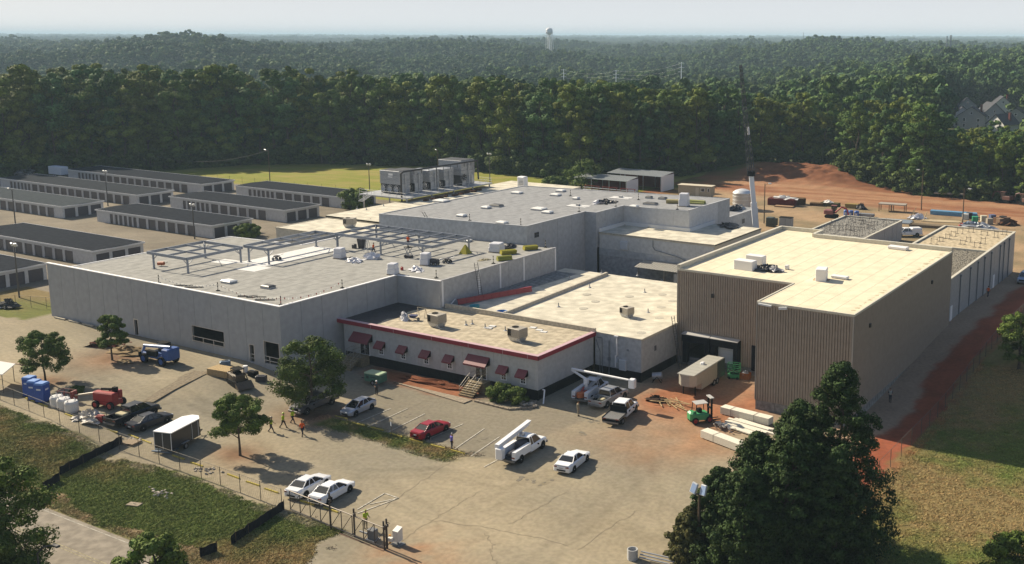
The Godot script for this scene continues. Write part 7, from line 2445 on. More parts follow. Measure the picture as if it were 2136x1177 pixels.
		part_mesh(sme, "concrete_block", ws, t)
	# parking sign and bits
	t = thing("parking_sign", "small blue white parking sign on a post in the grass island", "sign", gt(817,910),-0.5)
	mb = MB.new()
	mb.tube(Vector3(0,-0.2,0),Vector3(0,1.6,0),0.03)
	part(mb, "post", mat("fence_post"), t)
	mb = MB.new()
	mb.bb(-0.16,1.15,0.03,0.16,1.6,0.05)
	part(mb, "plate", mat("sign_pale", Color(0.32,0.36,0.42),0.5), t)
	# kerbed bed by the steps
	t = thing("shrub_bed_kerb", "stone kerb around the shrub bed at the annex corner", "kerb", Vector3.ZERO)
	var kp := [gt(990,838), gt(1062,856), gt(1112,852), gt(1118,838)]
	for i in kp.size() - 1:
		var n := int((kp[i] as Vector3).distance_to(kp[i + 1])/0.8) + 1
		for k in n:
			var p0: Vector3 = (kp[i] as Vector3).lerp(kp[i + 1], (k + 0.03)/n); var p1: Vector3 = (kp[i] as Vector3).lerp(kp[i + 1], (k + 0.97)/n)
			mb = MB.new()
			var c := (p0 + p1)/2.0
			mb.cbox(c + Vector3(0,0.08,0),Vector3(p0.distance_to(p1),0.3,0.3),0.04, Basis(Vector3.UP, heading(p0, p1)))
			part(mb, "kerb_stone", mat("walk"), t)
	t = thing("stone_heap", "pale rubble and scrap tumbled at the end of the shrub bed", "rubble", gt(1098,846))
	for i in 14:
		mb = MB.new()
		mb.box(Vector3(rng.randfn()*0.7,0.12 + rng.randf()*0.2, rng.randfn()*0.5),Vector3(rng.randf_range(0.2,0.5),0.15, rng.randf_range(0.2,0.4)), Basis(Vector3(rng.randfn(), rng.randfn(), rng.randfn()).normalized(), rng.randf()))
		part(mb, "stone", mat("rubble", Color(0.38,0.34,0.28),0.9), t)
	t = thing("shade_tent", "pale red and white shade tent at the yard edge", "tent", gt(10,806),0.15)
	mb = MB.new()
	mb.hexa([Vector3(-3.5,2.2,1.8),Vector3(2.2,2.2,1.8),Vector3(2.2,2.28,1.8),Vector3(-3.5,2.28,1.8),Vector3(-3.5,3.0,0),Vector3(2.2,3.0,0),Vector3(2.2,3.08,0),Vector3(-3.5,3.08,0)])
	part(mb, "canopy_front", mat("tent_white", Color(0.66,0.64,0.60),0.7), t)
	mb = MB.new()
	mb.hexa([Vector3(-3.5,3.0,-0.005),Vector3(2.2,3.0,-0.005),Vector3(2.2,3.08,-0.005),Vector3(-3.5,3.08,-0.005),Vector3(-3.5,2.2,-1.8),Vector3(2.2,2.2,-1.8),Vector3(2.2,2.28,-1.8),Vector3(-3.5,2.28,-1.8)])
	part(mb, "canopy_back", mat("tent_red", Color(0.34,0.20,0.18),0.7), t)
	for x in [-3.3,-0.6,2.0]:
		for z in [-1.7,1.7]:
			mb = MB.new()
			mb.tube(Vector3(x, 0, z),Vector3(x, 2.25, z),0.04)
			part(mb, "leg", mat("fence_post"), t)
	t = thing("covered_trailer", "small covered trailer and scrap beside the storage fence", "trailer", gt(18,642),0.3)
	mb = MB.new()
	mb.heap(Vector3(0,0.3,0),1.9,1.0,0.9,61,0.8)
	part(mb, "cover", mat("cover_dark", Color(0.10,0.10,0.10),0.7,0.0,0.5,0.6), t)
	mb = MB.new()
	mb.heap(Vector3(-1.2,0.2,0.8),0.7,0.5,0.5,62,0.8)
	part(mb, "white_scrap", mat("white_frame"), t)
	for s in [-1.0,1.0]: wheel(t, Vector3(0.3,0.35, s*1.0),0.35,0.2, mat("rim_silver"))
	t = thing("wall_timber", "pale timbers laid along the foot of the large grey building", "timber", Vector3(-147.0,0.05,-87.2))
	for x in [-6.0,-2.5,1.0,5.0]:
		mb = MB.new()
		mb.bb(x, 0.0,-0.1, x + 2.6,0.16,0.12)
		part(mb, "beam", mat("stake_pale", Color(0.42,0.38,0.30),0.9), t)
	t = thing("manhole_cover", "pale concrete cover slab in the grass verge", "cover", gt(280,1054))
	mb = MB.new()
	mb.cbox(Vector3(0,0.05,0),Vector3(1.3,0.16,0.7),0.02, Basis(Vector3.UP, 0.3))
	part(mb, "slab", mat("walk"), t)
	mb = MB.new()
	mb.bb(-0.15,0.13,-0.03,0.15,0.16,0.03)
	part(mb, "grip", mat("fence_post"), t)
	for q in [[330,1030,1.7, "loose rubble patch in the grass verge"],[275,918,1.2, "pale stone rubble along the fence behind the charcoal sedan"],[430,982,1.5, "stone rubble beside the fence below the maple"]]:
		t = thing("stone_patch", q[3], "rubble", gt(q[0], q[1]))
		mb = MB.new()
		for i in 26: mb.box(Vector3(rng.randfn()*q[2]*0.5,0.05, rng.randfn()*0.4),Vector3(rng.randf_range(0.1,0.3),0.12, rng.randf_range(0.1,0.28)), Basis(Vector3(rng.randfn(), rng.randfn(), rng.randfn()).normalized(), rng.randf()))
		tag(part(mb, "stones", mat("rubble"), t), "", "", "", "stuff")
	t = thing("timber_pallet", "flat timber pallet lying on the rubble by the fence", "pallet", gt(273,925),0.2)
	for i in 6:
		mb = MB.new()
		mb.bb(-0.8,0.16,-0.6 + i*0.21,0.8,0.2,-0.43 + i*0.21)
		part(mb, "slat", mat("pallet_grey", Color(0.33,0.26,0.18),0.9), t)
	mb = MB.new()
	for x in [-0.7,0.0,0.7]: mb.bb(x - 0.05,0.02,-0.6, x + 0.05,0.16,0.62)
	part(mb, "bearer", mat("pallet_grey"), t)
func leaning_ladder(label: String, a: Vector3, b: Vector3, w: float) -> void:
	var t := thing("ladder", label, "ladder", a)
	var d := b - a
	var side := d.cross(Vector3.UP).normalized()*w/2.0
	var m := mat("ladder_dark", Color(0.09,0.09,0.09),0.5,0.3)
	for s in [-1.0,1.0]:
		var mb := MB.new()
		mb.tube(side*s, d + side*s, 0.045,0.045,5)
		part(mb, "stile", m, t)
	var n := int(d.length()/0.32)
	var rung := MB.new()
	rung.tube(-side, side, 0.022,0.022,5)
	var me := rung.mesh()
	for i in range(1, n):
		var o := part_mesh(me, "rung", m, t)
		o.position = d*float(i)/n
# ---------------------------------------------------------------- things on the roofs
func on_roof(px: float, py: float, y0: float, slope := 0.0, xr := 0.0) -> Vector3:
	var h := y0
	var p := Vector3.ZERO
	for i in 12:
		p = g(px, py, h)
		h = y0 + slope*(p.x - xr)
	p.y = h
	return p
func on_a(px: float, py: float) -> Vector3: return on_roof(px, py, 8.0,0.0235,-104.5)
func on_m(px: float, py: float) -> Vector3: return on_roof(px, py, 11.06,0.0245,-102.1)
func beam(mb: MB, a: Vector3, b: Vector3, w: float, h: float) -> void:
	var d := (b - a)
	var L := d.length()
	d /= L
	var s := d.cross(Vector3.UP).normalized()
	mb.box((a + b)/2.0,Vector3(L, h, w), Basis(d, s.cross(d), s))
func steel_frame(label: String, x0: float, x1: float, z0: float, z1: float, nx: int, nz_: int, posts: Array) -> void:
	# x0 < x1, z0 front > z1 back
	var ym := 8.0 + 0.0235*((x0 + x1)/2.0 + 104.5)
	var t := thing("steel_roof_frame", label, "steel frame", Vector3((x0 + x1)/2, ym, (z0 + z1)/2),0.0, "steel equipment frames")
	var m := mat("frame_galv", Color(0.27,0.295,0.34),0.45,0.3,0.1,1.5)
	var w := (x1 - x0)/2; var d := (z0 - z1)/2
	var h := 2.4
	for s in [[-w, d, w, d],[w, d, w, -d],[w, -d, -w, -d],[-w, -d, -w, d]]:
		var mb := MB.new()
		beam(mb, Vector3(s[0], h, s[1]),Vector3(s[2], h, s[3]),0.16,0.42)
		part(mb, "edge_beam", m, t)
	for i in range(1, nx):
		var mb := MB.new()
		beam(mb, Vector3(-w + 2*w*i/nx, h + 0.02,-d),Vector3(-w + 2*w*i/nx, h + 0.02, d),0.12,0.3)
		part(mb, "cross_beam", m, t)
	for j in range(1, nz_):
		var mb := MB.new()
		beam(mb, Vector3(-w, h + 0.04,-d + 2*d*j/nz_),Vector3(w, h + 0.04,-d + 2*d*j/nz_),0.11,0.26)
		part(mb, "cross_beam", m, t)
	for p in posts:
		var mb := MB.new()
		var b := Vector3(p[0]*w, -0.15, p[1]*d)
		mb.bb(b.x - 0.11, b.y, b.z - 0.11, b.x + 0.11, h - 0.2, b.z + 0.11)
		mb.bb(b.x - 0.25,0.0, b.z - 0.25, b.x + 0.25,0.05, b.z + 0.25)
		part(mb, "post", m, t)
		for q in [Vector3(-signf(p[0])*0.95,0,0),Vector3(0,0,-signf(p[1])*0.95)]:
			if q.length() < 0.1: continue
			mb = MB.new()
			mb.tube(b + Vector3(0,1.5,0), b + q + Vector3(0, h - 0.15,0),0.05,0.05,6)
			part(mb, "knee_brace", m, t)
	var mb2 := MB.new()
	mb2.tube(Vector3(-w, h, -d),Vector3(-w + 2*w/nx, h + 0.5,-d + 2*d/nz_),0.05,0.05,6)
	part(mb2, "loose_strut", m, t)
func skylight(label: String, p: Vector3, w: float, d: float, dark := false, group := "skylights") -> void:
	var t := thing("roof_skylight", label, "skylight", p, 0.0, group)
	var mb := MB.new()
	mb.bb(-w/2,-0.1,-d/2, w/2,0.25, d/2)
	part(mb, "curb", mat("curb_grey", Color(0.40,0.40,0.39),0.7), t)
	mb = MB.new()
	var k := 0.9
	mb.loft([[Vector3(-w/2 - 0.05,0.25, d/2 + 0.05),Vector3(w/2 + 0.05,0.25, d/2 + 0.05),Vector3(w/2 + 0.05,0.25,-d/2 - 0.05),Vector3(-w/2 - 0.05,0.25,-d/2 - 0.05)],[Vector3(-w/2,0.34, d/2),Vector3(w/2,0.34, d/2),Vector3(w/2,0.34,-d/2),Vector3(-w/2,0.34,-d/2)],[Vector3(-w/2*k*0.8,0.46, d/2*k*0.8),Vector3(w/2*k*0.8,0.46, d/2*k*0.8),Vector3(w/2*k*0.8,0.46,-d/2*k*0.8),Vector3(-w/2*k*0.8,0.46,-d/2*k*0.8)]])
	part(mb, "dome", mat("dome_dark", Color(0.06,0.06,0.06),0.5) if dark else mat("dome_white", Color(0.72,0.71,0.67),0.35), t)
func warning_post(p: Vector3, label: String, group: String, red := false) -> void:
	var t := thing("warning_post", label, "post", p, 0.0, group)
	var mb := MB.new()
	mb.lathe(Vector3.ZERO, [Vector2(0.28,0.0),Vector2(0.28,0.08),Vector2(0.0,0.1)],10)
	part(mb, "base", mat("arch_black"), t)
	for k in 5:
		mb = MB.new()
		mb.tube(Vector3(0,0.08 + k*0.22,0),Vector3(0,0.3 + k*0.22,0),0.06,0.06,7)
		part(mb, "band", mat("arch_black") if k % 2 == 0 else (mat("gear_red") if red else mat("band_pale", Color(0.45,0.40,0.30),0.6)), t)
func wrapped_pallet(label: String, p: Vector3, w: float, h: float, group := "wrapped pallets") -> void:
	var t := thing("wrapped_pallet", label, "pallet", p, 0.2, group)
	var mb := MB.new()
	mb.bb(-w/2,0,-w/2, w/2,0.12, w/2)
	part(mb, "pallet", mat("pallet_grey"), t)
	mb = MB.new()
	mb.cbox(Vector3(0,0.12 + h*0.26,0),Vector3(w, h*0.52, w*0.95),0.08); mb.cbox(Vector3(0.02,0.12 + h*0.76,0.01),Vector3(w*0.93, h*0.5, w*0.9),0.1, Basis(Vector3.UP, 0.07))
	part(mb, "wrapping", mat("wrap_white", Color(0.70,0.70,0.73),0.35,0.0,0.15,0.7), t)
func ac_unit(label: String, p: Vector3, turn: float, s: float) -> void:
	var t := thing("rooftop_unit", label, "air conditioner", p, turn, "rooftop air conditioners")
	var m := mat("ac_beige", Color(0.36,0.325,0.265),0.55,0.1,0.15,1.5)
	var mb := MB.new()
	mb.loft([[Vector3(-0.75,0,0.55),Vector3(0.75,0,0.55),Vector3(0.75,0,-0.55),Vector3(-0.75,0,-0.55)],[Vector3(-0.95,0.6,0.75),Vector3(0.95,0.6,0.75),Vector3(0.95,0.6,-0.75),Vector3(-0.95,0.6,-0.75)]])
	part(mb, "curb_adapter", mat("galv_pale"), t)
	mb = MB.new()
	mb.cbox(Vector3(0,1.15,0),Vector3(2.0,1.1,1.6),0.05)
	part(mb, "cabinet", m, t)
	mb = MB.new()
	mb.lathe(Vector3(-0.35,1.7,0),[Vector2(0.42,0),Vector2(0.42,0.06),Vector2(0.36,0.06),Vector2(0.36,0.02),Vector2(0.0,0.02)],16)
	part(mb, "fan_ring", mat("arch_black"), t)
	for i in 6:
		mb = MB.new()
		mb.bb(-0.93 + i*0.1,0.75,0.8,-0.88 + i*0.1,1.55,0.83)
		part(mb, "coil_fin", mat("arch_black"), t)
	mb = MB.new()
	mb.path([Vector3(0.7,0.5,0.85),Vector3(1.5,0.12,0.9),Vector3(2.6,0.1,0.2)],0.05)
	part(mb, "gas_pipe", mat("pipe_grey"), t)
	t.scale = Vector3.ONE*s
func rolls(label: String, p: Vector3, turn: float, n: int, L: float, c: Color, key: String) -> void:
	var t := thing("insulation_rolls", label, "rolls", p, turn, "insulation rolls")
	for i in n:
		var mb := MB.new()
		mb.tube(Vector3(-L/2,0.2 + 0.3*(i/3),-0.4 + 0.4*(i % 3) + 0.2*(i/3)),Vector3(L/2,0.2 + 0.3*(i/3),-0.4 + 0.4*(i % 3) + 0.2*(i/3)),0.2,0.2,10)
		part(mb, "roll", mat(key, c, 0.8,0.0,0.3,0.6), t)
func clutter(called: String, label: String, cat: String, p: Vector3, w: float, h: float, m: Material, seed_: int, m2: Material = null) -> void:
	var t := thing(called, label, cat, p, seed_*0.37)
	var mb := MB.new()
	mb.heap(Vector3.ZERO, w, w*0.6, h, seed_, 1.1)
	mb.heap(Vector3(w*0.5,0, w*0.25), w*0.6, w*0.4, h*0.7, seed_ + 1,1.2)
	part(mb, "heap", m, t)
	if m2:
		mb = MB.new()
		mb.heap(Vector3(-w*0.5,0,-w*0.2), w*0.5, w*0.4, h*0.9, seed_ + 2,1.2)
		part(mb, "second_heap", m2, t)
func build_roof_things() -> void:
	rng.seed = 61
	steel_frame("galvanised steel equipment frame at the front corner of the grey roof", -142.0,-133.0,-95.6,-105.4,2,3,[[-0.85,0.9],[0.9,0.9],[-0.9,-0.95],[0.95,-0.95]])
	steel_frame("narrow galvanised steel equipment frame over the white roof sheets", -133.2,-127.9,-105.8,-120.0,2,4,[[-0.7,0.97],[0.97,0.97],[-0.9,-0.97],[0.97,-0.97]])
	steel_frame("largest galvanised steel equipment frame in front of the blue grey wall", -127.6,-107.2,-119.0,-128.0,7,3,[[-0.98,0.97],[-0.05,0.97],[0.8,0.97],[-0.98,-0.97],[-0.05,-0.97],[0.97,-0.97]])
	skylight("white skylight near the parapet of the large grey roof", on_a(477.5,590),1.9,1.3)
	skylight("skylight with tilted grey cover on the large grey roof", on_a(559,601),1.7,1.2, true)
	skylight("white skylight at the foot of the blue grey wall", on_a(970,504),2.2,1.2)
	for q in [[331,590.5,0],[454.4,607,0],[585.8,636.5,1],[713.8,601.1,0],[815.7,574,0],[910,580.4,0],[1029,550,0],[1138,516.5,0]]:
		warning_post(on_a(q[0], q[1]), "striped warning line post along the edge of the large grey roof" if q[2] == 0 else "red warning line post at the corner of the large grey roof", "warning posts on the grey roof", q[2] == 1)
	# pennant line between the front posts
	var t := thing("pennant_line", "string of small white and red pennants along the roof edge", "pennants", on_a(331,590.5))
	var mb := MB.new()
	var pts := [on_a(331,590.5), on_a(454.4,607), on_a(585.8,636.5), on_a(713.8,601.1)]
	var fl := MB.new()
	var fr_ := MB.new()
	for i in 3:
		var a: Vector3 = pts[i] - pts[0] + Vector3(0,1.0,0); var b: Vector3 = pts[i + 1] - pts[0] + Vector3(0,1.0,0)
		var prev := a
		var n := 16
		for k in range(1, n + 1):
			var f := float(k)/n
			var p := a.lerp(b, f) - Vector3(0,0.9*4*f*(1 - f)*0.8,0)
			mb.tube(prev, p, 0.012,0.012,4, false)
			var d := (b - a).normalized()*0.12
			var use := fl if (k % 2 == 0 or i < 1) else fr_
			use.tri(p - d, p - Vector3(0,0.32,0), p + d); use.tri(p - d, p + d, p - Vector3(0,0.32,0))
			prev = p
	part(mb, "cord", mat("rail_pale"), t)
	tag(part(fl, "white_pennants", mat("white_frame"), t), "", "", "", "stuff")
	tag(part(fr_, "red_pennants", mat("gear_red"), t), "", "", "", "stuff")
	wrapped_pallet("white wrapped pallet at the end of the white roof sheets", on_a(708.6,538.6),1.5,1.5)
	wrapped_pallet("white wrapped pallet at the inner roof corner", on_a(820,572.4),1.35,1.5)
	wrapped_pallet("white wrapped pallet beside the black roofing carts", on_a(888.4,552.7),1.4,1.7)
	wrapped_pallet("large white wrapped bundle beside the yellow insulation", on_a(1036,525),2.0,1.3)
	clutter("sheet_heap", "crumpled white plastic sheet on the grey roof by the red can", "plastic sheet", on_a(868,565),1.5,0.5, mat("wrap_white"),7)
	clutter("sheet_heap", "white boards and black scrap heaped in the middle of the grey roof", "scrap", on_a(738,546),1.6,0.5, mat("wrap_white"),17, mat("machine_dark"))
	clutter("sheet_heap", "folded white sheet heap beside the walking roofer", "plastic sheet", on_a(776,540.5),1.3,0.8, mat("wrap_white"),27)
	clutter("scrap_pile", "tan offcuts scattered on the grey roof", "scrap", on_a(1009,543),0.9,0.2, mat("load_tan"),37)
	clutter("black_tarp", "black tarp roll behind the yellow insulation rolls", "tarp", on_a(1062,517),1.6,0.5, mat("machine_dark"),47)
	t = thing("red_can", "small red fuel can standing on the grey roof", "can", on_a(838.5,564))
	mb = MB.new(); mb.cbox(Vector3(0,0.25,0),Vector3(0.4,0.45,0.3),0.05); part(mb, "body", mat("gear_red"), t)
	mb = MB.new(); mb.path([Vector3(-0.1,0.45,0),Vector3(0,0.6,0),Vector3(0.1,0.45,0)],0.03); part(mb, "handle", mat("gear_red"), t)
	t = thing("orange_drum", "orange salamander heater under the front steel frame", "heater", on_a(336,555.5),0.4)
	mb = MB.new(); mb.tube(Vector3(-0.5,0.4,0),Vector3(0.5,0.45,0),0.28,0.28,12); part(mb, "drum", mat("heater_orange", Color(0.40,0.10,0.03),0.5), t)
	mb = MB.new(); mb.path([Vector3(0.2,0,0.3),Vector3(0.2,0.3,0.1),Vector3(1.2,0.7,0.1)],0.03); part(mb, "handle", mat("arch_black"), t)
	for k in 3:
		t = thing("roofing_cart", ["black roofing kettle cart beside the wrapped pallet", "small black two wheeled cart on the grey roof", "black roofing cart on the white roof sheets"][k], "cart", on_a([907,933,577][k],[553,549,543][k]),0.2)
		mb = MB.new(); mb.cbox(Vector3(0,0.65,0),Vector3(1.3 if k == 0 else 0.8,0.6 if k == 0 else 0.2,0.7),0.06); part(mb, "body", mat("machine_dark"), t)
		mb = MB.new(); mb.tube(Vector3(0.4,0.7,0),Vector3(1.3,1.1,0),0.03); part(mb, "handle", mat("galv"), t)
		for x in [-0.35,0.35]:
			for s in [-1.0,1.0]: wheel(t, Vector3(x, 0.25, s*0.38),0.25,0.12, mat("galv"))
	t = thing("step_ladder", "aluminium step ladder standing under the largest steel frame", "ladder", on_a(766.7,526))
	mb = MB.new()
	for s in [-1.0,1.0]:
		mb.tube(Vector3(-0.5,0, s*0.35),Vector3(0,2.1, s*0.18),0.035); mb.tube(Vector3(0.5,0, s*0.35),Vector3(0,2.1, s*0.18),0.035)
	part(mb, "stiles", mat("ladder_alu"), t)
	for i in 6:
		mb = MB.new()
		mb.bb(-0.44 + i*0.075,0.3 + i*0.3,-0.3 + i*0.02,-0.36 + i*0.075,0.34 + i*0.3,0.3 - i*0.02); part(mb, "step", mat("ladder_alu"), t)
	t = thing("waste_bin", "tall black waste bin leaning under the largest steel frame", "bin", on_a(755,518))
	mb = MB.new(); mb.loft([[Vector3(-0.4,0,0.4),Vector3(0.4,0,0.4),Vector3(0.4,0,-0.4),Vector3(-0.4,0,-0.4)],[Vector3(-0.55,1.6,0.55),Vector3(0.55,1.6,0.55),Vector3(0.55,1.6,-0.55),Vector3(-0.55,1.6,-0.55)]]); part(mb, "tub", mat("machine_dark"), t)
	mb = MB.new(); mb.cbox(Vector3(-1.1,0.35,0.6),Vector3(0.7,0.7,0.6),0.1); part(mb, "sack", mat("machine_dark"), t)
	rolls("yellow insulation rolls stacked near the roof edge", on_a(1060,530),0.95,6,2.4, Color(0.42,0.38,0.06), "roll_yellow")
	rolls("yellow insulation rolls at the outer end of the grey roof", on_a(1106,521),0.95,6,2.2, Color(0.42,0.38,0.06), "roll_yellow")
	rolls("green yellow insulation rolls lying closest to the roof edge", on_a(1052,543),0.95,5,2.2, Color(0.36,0.36,0.08), "roll_green")
	t = thing("yellow_tent", "small yellow debris tent under the steel frame corner", "tent", on_a(971,529))
	mb = MB.new(); mb.loft([[Vector3(-0.8,0,0.7),Vector3(0.8,0,0.7),Vector3(0.8,0,-0.7),Vector3(-0.8,0,-0.7)],[Vector3(-0.08,1.4,0.08),Vector3(0.08,1.4,0.08),Vector3(0.08,1.4,-0.08),Vector3(-0.08,1.4,-0.08)]]); part(mb, "cloth", mat("roll_yellow"), t)
	mb = MB.new(); mb.tube(Vector3(0,0,0),Vector3(0,1.5,0),0.03); part(mb, "pole", mat("galv"), t)
	for q in [[378,597.5],[400,601.5],[512,620],[530,622],[548,628]]:
		t = thing("steel_angle", "dark steel angle lying along the front roof edge", "steel bar", on_a(q[0], q[1]) + Vector3(0,0.02,-0.3),0.5, "steel angles on the roof edge")
		mb = MB.new(); mb.bb(-1.3,0,-0.12,1.3,0.12,-0.06); mb.bb(-1.3,0,-0.06,1.3,0.05,0.12); part(mb, "angle_bar", mat("steel_dark", Color(0.06,0.055,0.05),0.6,0.3), t)
	leaning_ladder("dark extension ladder leaning on the courtyard wall of the grey building", Vector3(-94.9,4.45,-115.3),Vector3(-96.5,9.4,-116.2),0.5)
	leaning_ladder("pale ladder from the grey roof up to the blue grey building", on_a(906,483),Vector3(-124.3,11.6,-136.0),0.5)
	# middle roof
	for q in [[920.7,421,3.4,2.2,0, "broad white skylight at the far side of the middle roof"],[1014,435,1.9,1.4,0, "white skylight beside the dark hatch on the middle roof"],[1036,431,2.8,1.6,1, "dark open hatch on the middle roof"],[963,452,1.9,1.3,0, "white skylight beside the post near the pale ladder"],[1047,467,2.2,1.4,0, "white skylight nearest the middle roof corner"],[1078.5,404,2.6,1.6,0, "white skylight at the back edge of the middle roof"],[1159,408.5,2.4,1.5,0, "white skylight in a pair at the back of the middle roof"],[1169.8,400,2.2,1.5,0, "white skylight behind another at the back of the middle roof"],[1124.4,438,3.0,2.0,0, "large white skylight in the middle of the middle roof"],[1142,445,2.2,1.4,0, "white skylight beside the largest one of the middle roof"],[1201.8,416,1.4,1.1,0, "small white skylight beside the pale roof patch"],[1322.8,433,1.8,1.2,0, "white skylight above the penthouse front"],[1357,427,3.2,1.4,1, "long dark hatch near the insulation on the penthouse roof"],[1382.5,416,1.8,1.2,1, "small dark hatch at the back of the penthouse roof"],[1354,414,1.5,1.0,1, "tiny dark hatch near the back roof edge"]]:
		skylight(q[5], on_m(q[0], q[1]), q[2]*0.8, q[3]*0.9, q[4] == 1, "skylights on the middle roof")
	for q in [[979.7,460.5],[1086.4,470.8],[1208,442],[1190,409],[1284.9,431],[1332,417],[1413,437],[1265,427]]:
		warning_post(on_m(q[0], q[1]), "dark warning line post on the roof of the middle building", "warning posts on the middle roof")
	for k in 2:
		t = thing("roof_patch", ["pale square roofing sheet laid on the middle roof", "pale loose roofing sheet beside the long hatch"][k], "roof sheet", on_m([1206,1295][k],[430,413][k]),0.1)
		mb = MB.new(); mb.bb(-2.0,0.02,-1.2,2.0,0.06,1.2); mb.bb(-0.8,0.06,-0.3,2.4,0.1,0.4); part(mb, "sheet", mat("white_membrane"), t)
		mb = MB.new(); mb.bb(-0.3,0.1,-0.3,0.3,0.4,0.3); part(mb, "weight", mat("curb_grey"), t)
	clutter("scrap_pile", "white boards and dark scrap on the middle roof", "scrap", on_m(1262,424),2.2,0.6, mat("machine_dark"),71, mat("wrap_white"))
	wrapped_pallet("white wrapped pallet among the insulation on the penthouse roof", on_m(1427,430),1.7,2.2, "wrapped pallets on the back roofs")
	rolls("tan insulation rolls on the penthouse roof", on_m(1405,424),0.4,6,2.6, Color(0.46,0.40,0.20), "roll_tan")
	rolls("long green insulation rolls beside the wrapped pallet", on_m(1448,425),0.1,5,4.2, Color(0.36,0.38,0.15), "roll_pale")
	wrapped_pallet("white wrapped pallet on the low grey wing", on_roof(1512,438,6.95),1.7,2.0, "wrapped pallets on the back roofs")
	clutter("scrap_pile", "black plastic clutter on the low grey wing roof", "scrap", on_roof(1535,437,6.95),2.4,0.7, mat("machine_dark"),81, mat("curb_grey"))
	clutter("scrap_pile", "dark hoses heaped in the shade of the penthouse wall", "hoses", on_roof(1518,472,7.7),3.0,0.4, mat("steel_dark"),91)
	clutter("scrap_pile", "dark straps heaped in the roof corner below the penthouse", "straps", on_roof(1297,468,7.7),1.0,0.5, mat("steel_dark"),93)
	clutter("scrap_pile", "white flashing scraps in the middle of the white building's cream roof", "scrap", on_roof(1365,474,7.7),1.4,0.25, mat("load_tan"),95)
	# low cream roof
	t = thing("fascia_boards", "line of dark red fascia boards propped on the low cream roof", "boards", Vector3(-95.4,4.46,-110.9),0.0)
	for i in 9:
		mb = MB.new()
		var a := Vector3(0.46*i, 0.02,-1.3*i); var b := Vector3(0.46*(i + 0.96),0.02,-1.3*(i + 0.96))
		mb.hexa([a, b, b + Vector3(-0.15,0.75,0), a + Vector3(-0.15,0.75,0), a + Vector3(-0.06,0,0), b + Vector3(-0.06,0,0), b + Vector3(-0.21,0.75,0), a + Vector3(-0.21,0.75,0)])
		mb.hexa([a + Vector3(-0.3,0.7,0), a + Vector3(0.02,0.7,0), b + Vector3(0.02,0.7,0), b + Vector3(-0.3,0.7,0), a + Vector3(-0.3,0.77,0), a + Vector3(0.02,0.77,0), b + Vector3(0.02,0.77,0), b + Vector3(-0.3,0.77,0)])
		part(mb, "board", mat("fascia_red"), t)
	mb = MB.new(); mb.box(Vector3(-0.6,0.4,0.6),Vector3(0.1,0.06,1.6), Basis(Vector3.RIGHT, 0.5)); part(mb, "loose_flashing", mat("white_frame"), t)
	for k in 2:
		t = thing("round_tub", ["bright blue round tub on the low cream roof", "teal round tub beside the red fascia boards"][k], "tub", on_roof([1047,990][k],[655,643][k],4.45))
		mb = MB.new(); mb.lathe(Vector3.ZERO, [Vector2(0.5,0.0),Vector2(0.68,0.42),Vector2(0.72,0.42),Vector2(0.72,0.36),Vector2(0.62,0.1),Vector2(0.0,0.1)],18); part(mb, "bowl", [mat("tub_blue", Color(0.03,0.16,0.42),0.4), mat("tub_teal", Color(0.04,0.28,0.31),0.4)][k], t)
		mb = MB.new(); mb.bb(-0.9,0.005,0.2,0.4,0.03,1.1); part(mb, "pad", mat("white_membrane"), t)
	ac_unit("beige rooftop air conditioner on the low cream roof by the tan building", on_roof(1308,661,4.46),-0.25,0.8)
	ac_unit("beige rooftop air conditioner in the middle of the annex roof", on_roof(912,681,4.3),-0.1,1.0)
	ac_unit("beige rooftop air conditioner on a tall curb near the annex corner", on_roof(1080,711,4.35),-0.1,1.0)
	ac_unit("weathered air conditioner on the cream building beside the steel frame", on_roof(730,474,6.96),0.4,1.0)
	for q in [[773,462,7.0],[764,438,7.46],[800,430,7.46],[745,436,7.46],[1230,600,4.46],[1330,575,4.46],[1165,640,4.46],[1255,570,4.46],[1352,652,4.46],[1345,610,4.46],[1188,582,4.46],[985,676,4.3],[972,678,4.3],[1012,684,4.3],[1054,690,4.3]]:
		var on: String = "low cream roof" if q[2] == 4.46 else ("annex roof" if q[2] < 4.4 else ("upper cream roof by the cooling deck" if q[2] > 7.1 else "lower cream roof beside the steel frame"))
		t = thing("roof_vent", "small grey plumbing vent standing up from the " + on, "vent", on_roof(q[0], q[1], q[2]),0.0, "plumbing vents on the " + on)
		mb = MB.new(); mb.tube(Vector3(0,-0.1,0),Vector3(0,0.55,0),0.07,0.07,8); part(mb, "pipe", mat("pipe_grey"), t)
		mb = MB.new(); mb.lathe(Vector3.ZERO, [Vector2(0.26,0.0),Vector2(0.1,0.12),Vector2(0.08,0.2)],10); part(mb, "boot", mat("curb_grey"), t)
	for q in [[1027,681],[1020,685],[1112,684],[1125,689],[1134,693]]:
		t = thing("paver_pad", "pale square pad lying on the annex roof", "pad", on_roof(q[0], q[1],4.32),0.2, "pads on the annex roof")
		mb = MB.new(); mb.cbox(Vector3(0,0.04,0),Vector3(0.9,0.07,0.6),0.02); part(mb, "pad", mat("white_membrane"), t)
	clutter("rubble_bag", "clear bag of white rubble on the annex roof", "bag", on_roof(843,667,4.2),0.9,0.8, mat("wrap_white"),101)
	t = thing("wheelbarrow", "dark blue wheelbarrow beside the white bag on the annex roof", "wheelbarrow", on_roof(862,668,4.2),0.3)
